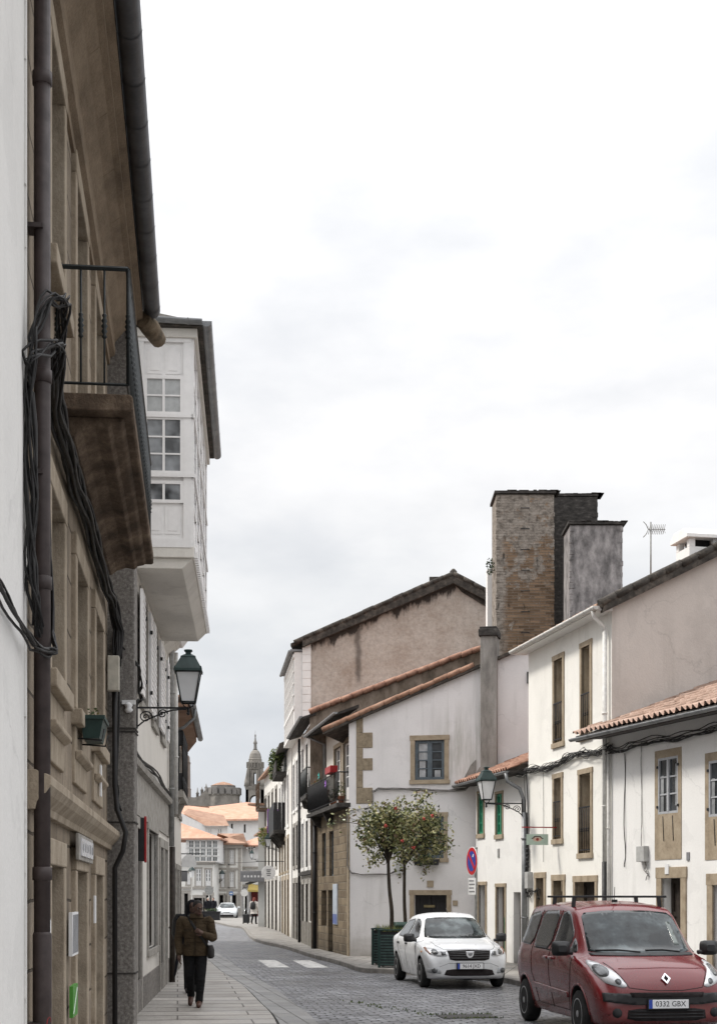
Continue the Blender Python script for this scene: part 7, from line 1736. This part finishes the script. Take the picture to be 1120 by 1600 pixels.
    if hair=='short': # keep the face free
        m.v=[(v[0],max(v[1],-.058+max(0,(.08-v[2]))*.9),max(v[2],-.05)) for v in m.v]
    elif hair in('long','bun'): m.v=[(v[0],max(v[1],-.06 if v[2]>.06 else -.02),v[2]) for v in m.v]
    elif hair=='hood': m.v=[(v[0],max(v[1],-.055),v[2]) for v in m.v]
    m.xf(Mh_); fuse(m,'hood' if hair=='hood' else 'hair',hairm,t,voxel,2)
    # trousers
    m=MB(); torso(m,[(pv.x,pv.y,pv.z-.1,.16,.11),(pv.x,pv.y,pv.z+.02,.168,.118),(pv.x,pv.y,pv.z+.14,.16,.112)])
    for sd in ('l','r'):
        hp,kn,an=[Vector(J[k+sd]) for k in ('hip','kn','an')]; limb(m,[hp,hp.lerp(kn,.5),kn,kn.lerp(an,.4),kn.lerp(an,.75),an+Vector((0,0,-.0))],[.1,.092,.074,.07,.064,.066],14,3)
        for q in (.12,-.1): ball(m,kn+(an-kn)*abs(q)+Vector((0,-.02,0)),(.074,.07,.02),10)
    fuse(m,'trousers',trou,t,voxel,2)
    for sd in ('l','r'):
        an,to=Vector(J['an'+sd]),Vector(J['toe'+sd]); m=MB(); hl=an+Vector(J.get('heel'+sd,(0,.05,-.045)))
        limb(m,[hl,hl.lerp(to,.35)+Vector((0,0,.018)),to],[.043,.05,.04],12,3); limb(m,[an+Vector((0,0,.04)),hl+Vector((0,0,.03))],[.05,.045],10,2)
        fuse(m,'shoe',shoe,t,voxel*.8,2)
    # jacket
    m=MB(); hem=J['hem']; fl=jflare
    torso(m,[(pv.x,pv.y,hem,.205*fl,.145*fl),(pv.x,pv.y,hem+.1,.2*(.5+.5*fl),.148),((pv.x+ch.x)/2,(pv.y+ch.y)/2,(pv.z+ch.z)/2+.02,.188,.14),(ch.x,ch.y,ch.z,.2,.145),(ch.x,ch.y,ch.z+.1,.2,.125),(ch.x*.5+nk.x*.5,ch.y*.5+nk.y*.5,ch.z+.17,.14,.1),(nk.x,nk.y,nk.z-.02,.085,.08)])
    for sd in ('l','r'):
        sh,el,wr=[Vector(J[k+sd]) for k in ('sh','el','wr')]; limb(m,[ch+Vector((sh.x*.45,0,.1)),sh,sh.lerp(el,.5),el,el.lerp(wr,.45),wr-(wr-el)*.02],[.09,.083,.076,.068,.062,.052],14,3)
        for q in (.35,.62,.85): # sleeve folds
            p=sh.lerp(el,q); ball(m,p+Vector((0,-.015,0)),(.074,.07,.016),10)
    fuse(m,'jacket',jack,t,voxel,2)
    m=MB(); rows=[[(nk.x+(.088+o)*math.cos(a),nk.y+(.082+o)*math.sin(a)-.005,nk.z+z) for a in [2*math.pi*k/20 for k in range(20)]] for o,z in ((.006,-.04),(.004,.04),(.014,.045),(.03,-.03))]
    m.grid(rows,0,True,closed=True); m.build('collar',jack,t)
    return t
def cloth(name,c,var=.35):
    n=NT(name); k=n.coord(); a=n.noise(k,6,5,.6); f=n.noise(k,90,3,.6); w=n.noise(n.map(k,(1,1,2.4)),5.5,4,.55,.6)
    n.set(color=n.ramp(n.math('ADD',a,n.math('MULTIPLY',n.math('SUBTRACT',f,.5),.3)),[(.3,tuple(x*(1-var) for x in c)),(.65,c)]),rough=.9,spec=.15,normal=n.bump(n.math('ADD',n.math('MULTIPLY',w,3.0),f),.6,.03)); return n.mat
SKIN_D=paint('skin_shaded',(.09,.05,.037),.6,.15); SKIN_L=paint('skin_light',(.42,.26,.2),.55,.1)
HAIR_D=paint('dark_hair',(.014,.011,.01),.7,.3); HAIR_R=paint('red_hair',(.2,.045,.03),.7,.3); HAIR_W=paint('pale_hair',(.5,.46,.42),.7,.2)
J_BROWN=cloth('brown_jacket_cloth',(.07,.05,.03)); J_BLACK=cloth('black_jacket_cloth',(.016,.016,.02)); J_WHITE=cloth('cream_coat_cloth',(.62,.58,.54),.15); T_BLACK=cloth('black_trousers',(.014,.014,.015)); T_NAVY=cloth('dark_jeans',(.018,.019,.025))
SHOE_B=paint('brown_leather',(.07,.03,.02),.45,.3); SHOE_K=paint('black_leather',(.012,.012,.012),.45,.3)
man_loc=(U(305,24.03),24.03,.056)
JM=dict(head=(.055,-.07,1.60),turn=R(28),tilt=R(14),neck=(.02,-.01,1.475),chest=(.01,0,1.22),pelvis=(.01,0,.93),
 shl=(-.215,0,1.405),ell=(-.275,.03,1.10),wrl=(-.255,-.04,.86),hdl=(.02,-.15,-1),thl=1,curll=.5,pnl=(1,0,0),
 shr=(.225,0,1.405),elr=(.30,-.02,1.12),wrr=(.17,-.24,1.185),hdr=(-.8,-.25,.45),thr=1,curlr=.9,pnr=(0,1,0),
 hipl=(-.085,0,.9),knl=(-.085,-.01,.5),anl=(-.095,.27,.17),toel=(-.095,.15,.035),heell=(0,.05,.0),
 hipr=(.105,0,.9),knr=(.11,-.11,.49),anr=(.075,-.10,.09),toer=(.09,-.30,.035),hem=.83)
man=person('man in a brown field jacket and black trousers walking on the left pavement',man_loc,0,JM,(SKIN_D,J_BROWN,T_BLACK,SHOE_B,HAIR_D),'short',voxel=.010,jflare=1.02)
jk=[o for o in man.children if o.name.startswith('jacket')][0]
bpy.context.view_layer.update()
def on_front(o,x,z,off=.004):
    """point on the front (-y side) of a garment"""
    h=o.ray_cast(Vector((x,-1.2,z)),Vector((0,1,0)))
    return (h[1]+h[2]*off) if h[0] else Vector((x,-.15,z))
def front_patch(o,name,x0,x1,z0,z1,mat,parent,off=.008,n=6):
    m=MB(); m.grid([[on_front(o,x0+(x1-x0)*i/n,z0+(z1-z0)*j/n,off) for i in range(n+1)] for j in range(n+1)],0,True); g=[[on_front(o,x0+(x1-x0)*i/n,z0+(z1-z0)*j/n,-.003) for i in range(n+1)] for j in (0,n)]
    return m.build(name,mat,parent,fixn=False)
J_BR2=cloth('brown_jacket_seam',(.045,.032,.02))
front_patch(jk,'pocket_flap',-.16,-.045,1.235,1.275,J_BR2,jk,.012); front_patch(jk,'pocket_flap',-.16,-.06,.985,1.02,J_BR2,jk,.012); front_patch(jk,'placket',.0,.035,.84,1.4,J_BR2,jk,.007)
front_patch(jk,'waist_seam',-.18,.18,1.045,1.055,J_BR2,jk,.006); front_patch(jk,'pocket_edge',-.165,-.16,.98,1.02,SEAM,jk,.013)
front_patch(jk,'chest_pocket',-.155,-.05,1.12,1.235,J_BROWN,jk,.008)
bag=thing('shoulder_bag','dark shoulder bag on a cross strap at the brown jacketed man\'s hip','bag',man_loc,0)
m=MB(); P=[on_front(jk,x,z,.014) for x,z in ((-.085,1.43),(-.04,1.36),(.02,1.27),(.08,1.18),(.14,1.09),(.185,1.0))]; P=[Vector((-.1,.02,1.50)),Vector((-.095,-.06,1.475))]+P+[Vector((.235,-.05,.97))]
rows=[]
for i,p in enumerate(P):
    d=(P[min(i+1,len(P)-1)]-P[max(i-1,0)]).normalized(); s_=Vector((d.z,0,-d.x)).normalized()*.022; rows.append([p+s_,p+s_*.5+Vector((0,-.004,0)),p-s_*.5+Vector((0,-.004,0)),p-s_])
m.grid(rows,0,True); m.build('strap',SHOE_K,bag,fixn=False)
m=MB(); torso(m,[(.255,-.03,.79,.04,.12),(.262,-.03,.82,.055,.14),(.262,-.03,.93,.055,.145),(.25,-.03,1.0,.04,.13)]); m.build('pouch',paint('dark_canvas',(.02,.018,.018),.8,.3),bag)
def walker(lean=0,h=1.0,back=False,arm=.0):
    return dict(head=(0,-.05-lean,1.6),turn=0,tilt=R(5),neck=(0,-.01-lean*.6,1.465),chest=(0,-lean*.4,1.22),pelvis=(0,0,.93),
 shl=(-.2,-lean*.5,1.40),ell=(-.26,.06,1.12),wrl=(-.24,-.06,.9),hdl=(0,-.2,-1),thl=1,pnl=(1,0,0),shr=(.2,-lean*.5,1.40),elr=(.26,-.02+arm,1.12),wrr=(.24,-.14+arm*1.8,.91),hdr=(0,-.2,-1),thr=-1,pnr=(-1,0,0),
 hipl=(-.085,0,.9),knl=(-.09,-.1,.5),anl=(-.09,-.12,.09),toel=(-.1,-.31,.035),hipr=(.085,0,.9),knr=(.09,.0,.49),anr=(.09,.22,.15),toer=(.09,.1,.03),heelr=(0,.05,0),hem=.8)
bk=person('person in a black hooded jacket half hidden behind the brown jacketed man',(U(300,27.6),27.6,.056),R(10),walker(.03),(SKIN_D,J_BLACK,T_BLACK,SHOE_K,J_BLACK),'hood',voxel=.016,face=False)
bp=thing('backpack','black backpack worn by the hooded person behind the walking man','backpack',(U(298,27.6)-.12,27.66,.056),R(10)); m=MB(); torso(m,[(-.06,.02,1.0,.14,.1),(-.06,.04,1.1,.18,.15),(-.06,.03,1.35,.17,.13),(-.06,.0,1.47,.1,.07)]); m.build('pack',PLASTIC_BLACK,bp)
um=thing('folded_umbrella','thin dark folded umbrella carried by the hooded person','umbrella',(U(287,27.6),27.4,.056),0); m=MB(); m.tube([(-.02,0,1.0),(-.08,-.02,.7),(-.13,-.03,.35),(-.14,-.03,.3)],[.02,.035,.02,.008],8); m.build('canopy',J_BLACK,um)
wloc=(U(397,93),93,.12)
wm=person('woman in a pale coat with red hair seen from behind at the street bend',wloc,R(180-15),dict(walker(.0),hem=.66),(SKIN_L,J_WHITE,T_BLACK,SHOE_K,HAIR_R),'long',voxel=.016,face=False,scale=.97,jflare=1.25)
bp=thing('backpack','black backpack on the pale coated woman','backpack',wloc,R(180-15)); m=MB(); torso(m,[(0,.2,.92,.13,.06),(0,.22,1.0,.17,.1),(0,.21,1.25,.165,.1),(0,.18,1.4,.1,.06)]); m.build('pack',PLASTIC_BLACK,bp)
sc_=thing('suitcase','black wheeled suitcase pulled beside the pale coated woman','suitcase',(U(385,93.5),93.5,.12),R(160)); m=MB(); m.box(-.2,.2,-.14,.14,.06,.62); m.build('case',PLASTIC_BLACK,sc_,bevel=.04); m=MB(); m.tube([(-.12,.1,.6),(-.14,-.05,.95),(.1,-.05,.95),(.12,.1,.6)],.012,6); m.build('handle',CHROME,sc_)
for sx in (-1,1):
    m=MB(); m.lathe([(.05,-.02),(.05,.02)],(0,0,0),12); m.xf(Matrix.Translation((sx*.16,.12,.05))@Matrix.Rotation(math.pi/2,4,'Y')); m.build('wheel',RUBBER,sc_)
person('person with pale hair and dark jacket standing by the far left planter',(U(325,111),111,.05),R(20),dict(walker(0),hem=.8),(SKIN_L,J_BLACK,cloth('pale_trousers',(.5,.48,.44),.2),SHOE_K,HAIR_W),'bun',voxel=.02,face=False)
person('person in all dark clothes beside the pale haired one at the far left',(U(334,113),113,.05),R(-30),walker(0),(SKIN_L,J_BLACK,T_NAVY,SHOE_K,HAIR_D),'short',voxel=.02,face=False)

# ================================================================== TREES, PLANTERS, BIN
LFA=NT('camellia_leaf'); lc=LFA.n('ShaderNodeObjectInfo'); g_=LFA.noise(LFA.coord(),2.0,3)
LFA.set(color=LFA.ramp(g_,[(.3,(.065,.09,.025)),(.5,(.14,.155,.05)),(.7,(.25,.235,.09))]),rough=.38,spec=.5); LFA=LFA.mat
LFB=paint('camellia_leaf_dark',(.025,.04,.016),.4,.3); LFC=paint('camellia_leaf_sunlit',(.36,.33,.16),.42,.25); LFD=paint('camellia_leaf_brown',(.14,.09,.045),.5,.3)  # the pale leaves have sunlight painted into their colour
BARK=mottled('bark',[(.3,(.022,.017,.013)),(.6,(.055,.043,.033)),(.8,(.11,.09,.07))],9,(1,1,.3),.95,.7)
PETAL=paint('camellia_petal',(.5,.09,.07),.5,.2)
def camellia(label,base,lean,centre,rad,seed,nclump,flowers):
    rnd=random.Random(seed); t=thing('camellia_tree',label,'tree',base,0,'camellia trees in planters')
    m=MB(); c=Vector(centre); fork=Vector((lean,0,c.z-rad[2]*.85))
    tr=[Vector((0,0,0)),Vector((lean*.1+.015,.0,fork.z*.3)),Vector((lean*.45-.015,.02,fork.z*.62)),fork]
    P=cr(tr,4); m.tube(P,[.058-.02*i/len(P) for i in range(len(P))],10); m.build('trunk',BARK,t)
    b=MB(); lf=MB(); tips=[]
    for k in range(11):
        an=k*2.399+rnd.uniform(-.3,.3); el=rnd.uniform(.05,1.3); q=rnd.uniform(.55,1.0)
        e=c+Vector((math.cos(an)*math.cos(el)*rad[0],math.sin(an)*math.cos(el)*rad[1],(math.sin(el)-.35)*rad[2]))*q
        mid=fork.lerp(e,.5)+Vector((rnd.uniform(-.08,.08),rnd.uniform(-.08,.08),rnd.uniform(.0,.14)))
        b.tube(cr([fork-Vector((0,0,.05)),mid,e],4),[.026-.0022*i for i in range(9)],6)
        for j in range(3):
            s_=mid.lerp(e,rnd.uniform(.2,1)); e2=s_+Vector((rnd.gauss(0,1)*rad[0]*.33,rnd.gauss(0,1)*rad[1]*.33,rnd.gauss(.2,.6)*rad[2]*.35)); b.tube([s_,s_.lerp(e2,.5)+Vector((0,0,.03)),e2],[.011,.008,.004],5); tips.append(e2)
        tips.append(e)
    b.build('limb',BARK,t)
    for k in range(nclump):
        if k<len(tips): p=tips[k]
        else:
            d=Vector((rnd.gauss(0,1),rnd.gauss(0,1),rnd.gauss(0,.9))).normalized(); q=rnd.uniform(.12,1.0)**.55
            lob=1+.16*math.sin(d.x*7+seed)+.13*math.sin(d.z*9+seed*2)
            p=c+Vector((d.x*rad[0],d.y*rad[1],d.z*rad[2]))*q*lob
        for _ in range(rnd.randint(11,22)):
            o=Vector((rnd.gauss(0,1),rnd.gauss(0,1),rnd.gauss(0,1)))*.085; w=rnd.random(); leaf(lf,p+o,rnd.uniform(.05,.13),rnd,0 if w<.5 else 1 if w<.66 else 2 if w<.92 else 3)
    lf.build('crown',[LFA,LFB,LFC,LFD],t,fixn=False)
    for k in range(flowers):
        f=MB(); an=rnd.uniform(3.5,5.9); zz=rnd.uniform(-.75,.7); p=c+Vector((math.cos(an)*rad[0]*math.cos(zz)*1.0,math.sin(an)*rad[1]*math.cos(zz)*1.0-.1,math.sin(zz)*rad[2]))
        for j in range(9):
            a2=j*2*math.pi/9; q=p+Vector((math.cos(a2)*.028,-.02,math.sin(a2)*.028)); leaf(f,q,.07,rnd,0)
        ball(f,p,.03,8); f.build('flower',PETAL,t,fixn=False)
    return t
def planter(label,loc,rz,w,d,h):
    t=thing('slatted_planter',label,'planter',loc,rz,'slatted tree planters'); m=MB()
    for x in (-w/2,w/2-.06):
        for y in (-d/2,d/2-.06): m.box(x,x+.06,y,y+.06,0,h)
    m.box(-w/2-.01,w/2+.01,-d/2-.01,-d/2+.07,h,h+.035); m.box(-w/2-.01,w/2+.01,d/2-.07,d/2+.01,h,h+.035); m.box(-w/2-.01,-w/2+.07,-d/2+.07,d/2-.07,h,h+.035); m.box(w/2-.07,w/2+.01,-d/2+.07,d/2-.07,h,h+.035); m.build('frame',POT_GREEN,t,bevel=.004)
    m=MB(); m.box(-w/2+.06,w/2-.06,-d/2+.03,d/2-.03,.04,h-.02); m.box(-w/2+.035,w/2-.035,-d/2+.06,d/2-.06,.04,h-.03); m.build('liner',PLASTIC_BLACK,t)
    m=MB(); k=int((h-.1)/.07)
    for i in range(k):
        z=.06+i*.07
        for (x0,x1,y0,y1) in ((-w/2+.004,-w/2+.028,-d/2+.06,d/2-.06),(w/2-.028,w/2-.004,-d/2+.06,d/2-.06),(-w/2+.06,w/2-.06,-d/2+.004,-d/2+.024)): m.box(x0,x1,y0,y1,z,z+.042)
    m.build('slat_panel',paint('planter_green',(.05,.085,.08),.45,.3),t)
    m=MB(); m.box(-w/2+.07,w/2-.07,-d/2+.07,d/2-.07,h-.03,h-.02); m.build('soil',SOOT,t)
    m=MB(); rnd=random.Random(int(h*1000)+int(loc[0]*100))
    for _ in range(160):
        x,y=rnd.uniform(-w/2+.08,w/2-.08),rnd.uniform(-d/2+.08,d/2-.08); g=rnd.uniform(.06,.2); a=rnd.uniform(0,6.28); m.face([(x-.008*math.cos(a),y-.008*math.sin(a),h-.03),(x+.008*math.cos(a),y+.008*math.sin(a),h-.03),(x+rnd.gauss(0,.05),y+rnd.gauss(0,.05),h-.03+g)],rnd.randrange(2))
    m.build('grass',[LEAF1,LEAFY],t,fixn=False)
    return t
pz=R(-10)
P1_=(U(613,35.9),36.1,.12); P2_=(U(606,37.6)+.25,37.9,.12)
planter('nearer dark green slatted planter with grass, left of the white car',P1_,pz,.62,.62,.9)
planter('second dark green slatted planter just behind the nearer one',(U(602,37.5),37.5,.12),pz,.62,.62,.9)
camellia('nearer camellia tree with red flowers, its trunk rising from the front planter',(P1_[0]-.02,P1_[1],.95),-.08,(-.12,0,2.5),(.82,.75,.86),5,270,4)
camellia('camellia tree with the right hand crown and trunk beside the white gable meter box',(U(633,38.2),38.2,.12),-.02,(.27,0,3.35),(.9,.8,.88),12,300,4)
bn=thing('waste_bin','dark green wheeled waste bin between the planters and the white car','bin',(U(634,37.0),37.0,.12),R(8)); m=MB()
rows=[[(sx*w/2,sy*d/2,z) for sx,sy in ((-1,-1),(1,-1),(1,1),(-1,1))] for (w,d,z) in ((.46,.5,.1),(.58,.7,.98))]; m.grid(rows,0,False,closed=True); m.face(rows[0]); m.build('bin_body',POT_GREEN,bn,bevel=.03)
m=MB(); m.prism([(-.38,.98),(.38,.98),(.38,1.03),(.2,1.09),(-.3,1.1),(-.38,1.03)],'x',-.31,.31); m.build('lid',paint('bin_lid_green',(.02,.05,.04),.5,.2),bn,bevel=.02)
for sx in (-1,1):
    m=MB(); m.lathe([(.1,-.03),(.1,.03)],(0,0,0),14); m.xf(Matrix.Translation((sx*.26,.25,.1))@Matrix.Rotation(math.pi/2,4,'Y')); m.build('wheel',RUBBER,bn)
hb=thing('window_box','green trailing plant in a box under the lower window of the white gable','planter',D.w(D.a(668),-.02,D.z(668,1352)),math.atan2(D.ax.y,D.ax.x)); m=MB(); m.prism([(-.32,0),(.32,0),(.36,.17),(-.36,.17)],'y',-.24,-.02); m.build('box',PLASTIC_BLACK,hb,bevel=.008); m=MB(); scatter_leaves(m,(-.12,-.18,.18),(.36,.14,.22),260,.085,61); m.build('foliage',[LEAF2,LEAF1],hb,fixn=False)
# iron cover with weeds in the setts
dg_=thing('manhole_cover','dark iron cover in the setts, green weeds around it, before the white car','cover',gpt(728,1588)[:2]+(.004,),R(8)); m=MB(); m.box(-.42,.42,-.32,.32,-.02,.006); m.build('cover',mottled('rusty_iron',[(.3,(.02,.018,.016)),(.6,(.05,.046,.042)),(.8,(.09,.08,.07))],8,(1,1,1),.7,.5),dg_)
wd=MB(); rnd=random.Random(8)
for _ in range(170):
    if rnd.random()<.6: x,y=rnd.uniform(-.5,.5),rnd.choice((-.36,.36))+rnd.gauss(0,.03)
    else:
        t=rnd.uniform(0,1); x,y=-.5-.9*t+rnd.gauss(0,.06),.4+3.2*t+rnd.gauss(0,.25)
    g=rnd.uniform(.012,.045); wd.face([(x-.012,y,0),(x+.012,y,0),(x+rnd.gauss(0,.015),y,g)],rnd.randrange(2))
w_=wd.build('weeds',[LEAF1,LEAF2],None,fixn=False); w_.location=dg_.location; w_.rotation_euler=dg_.rotation_euler; tag(w_,'thin green weeds growing between the setts around the iron cover','weeds',None,'stuff')
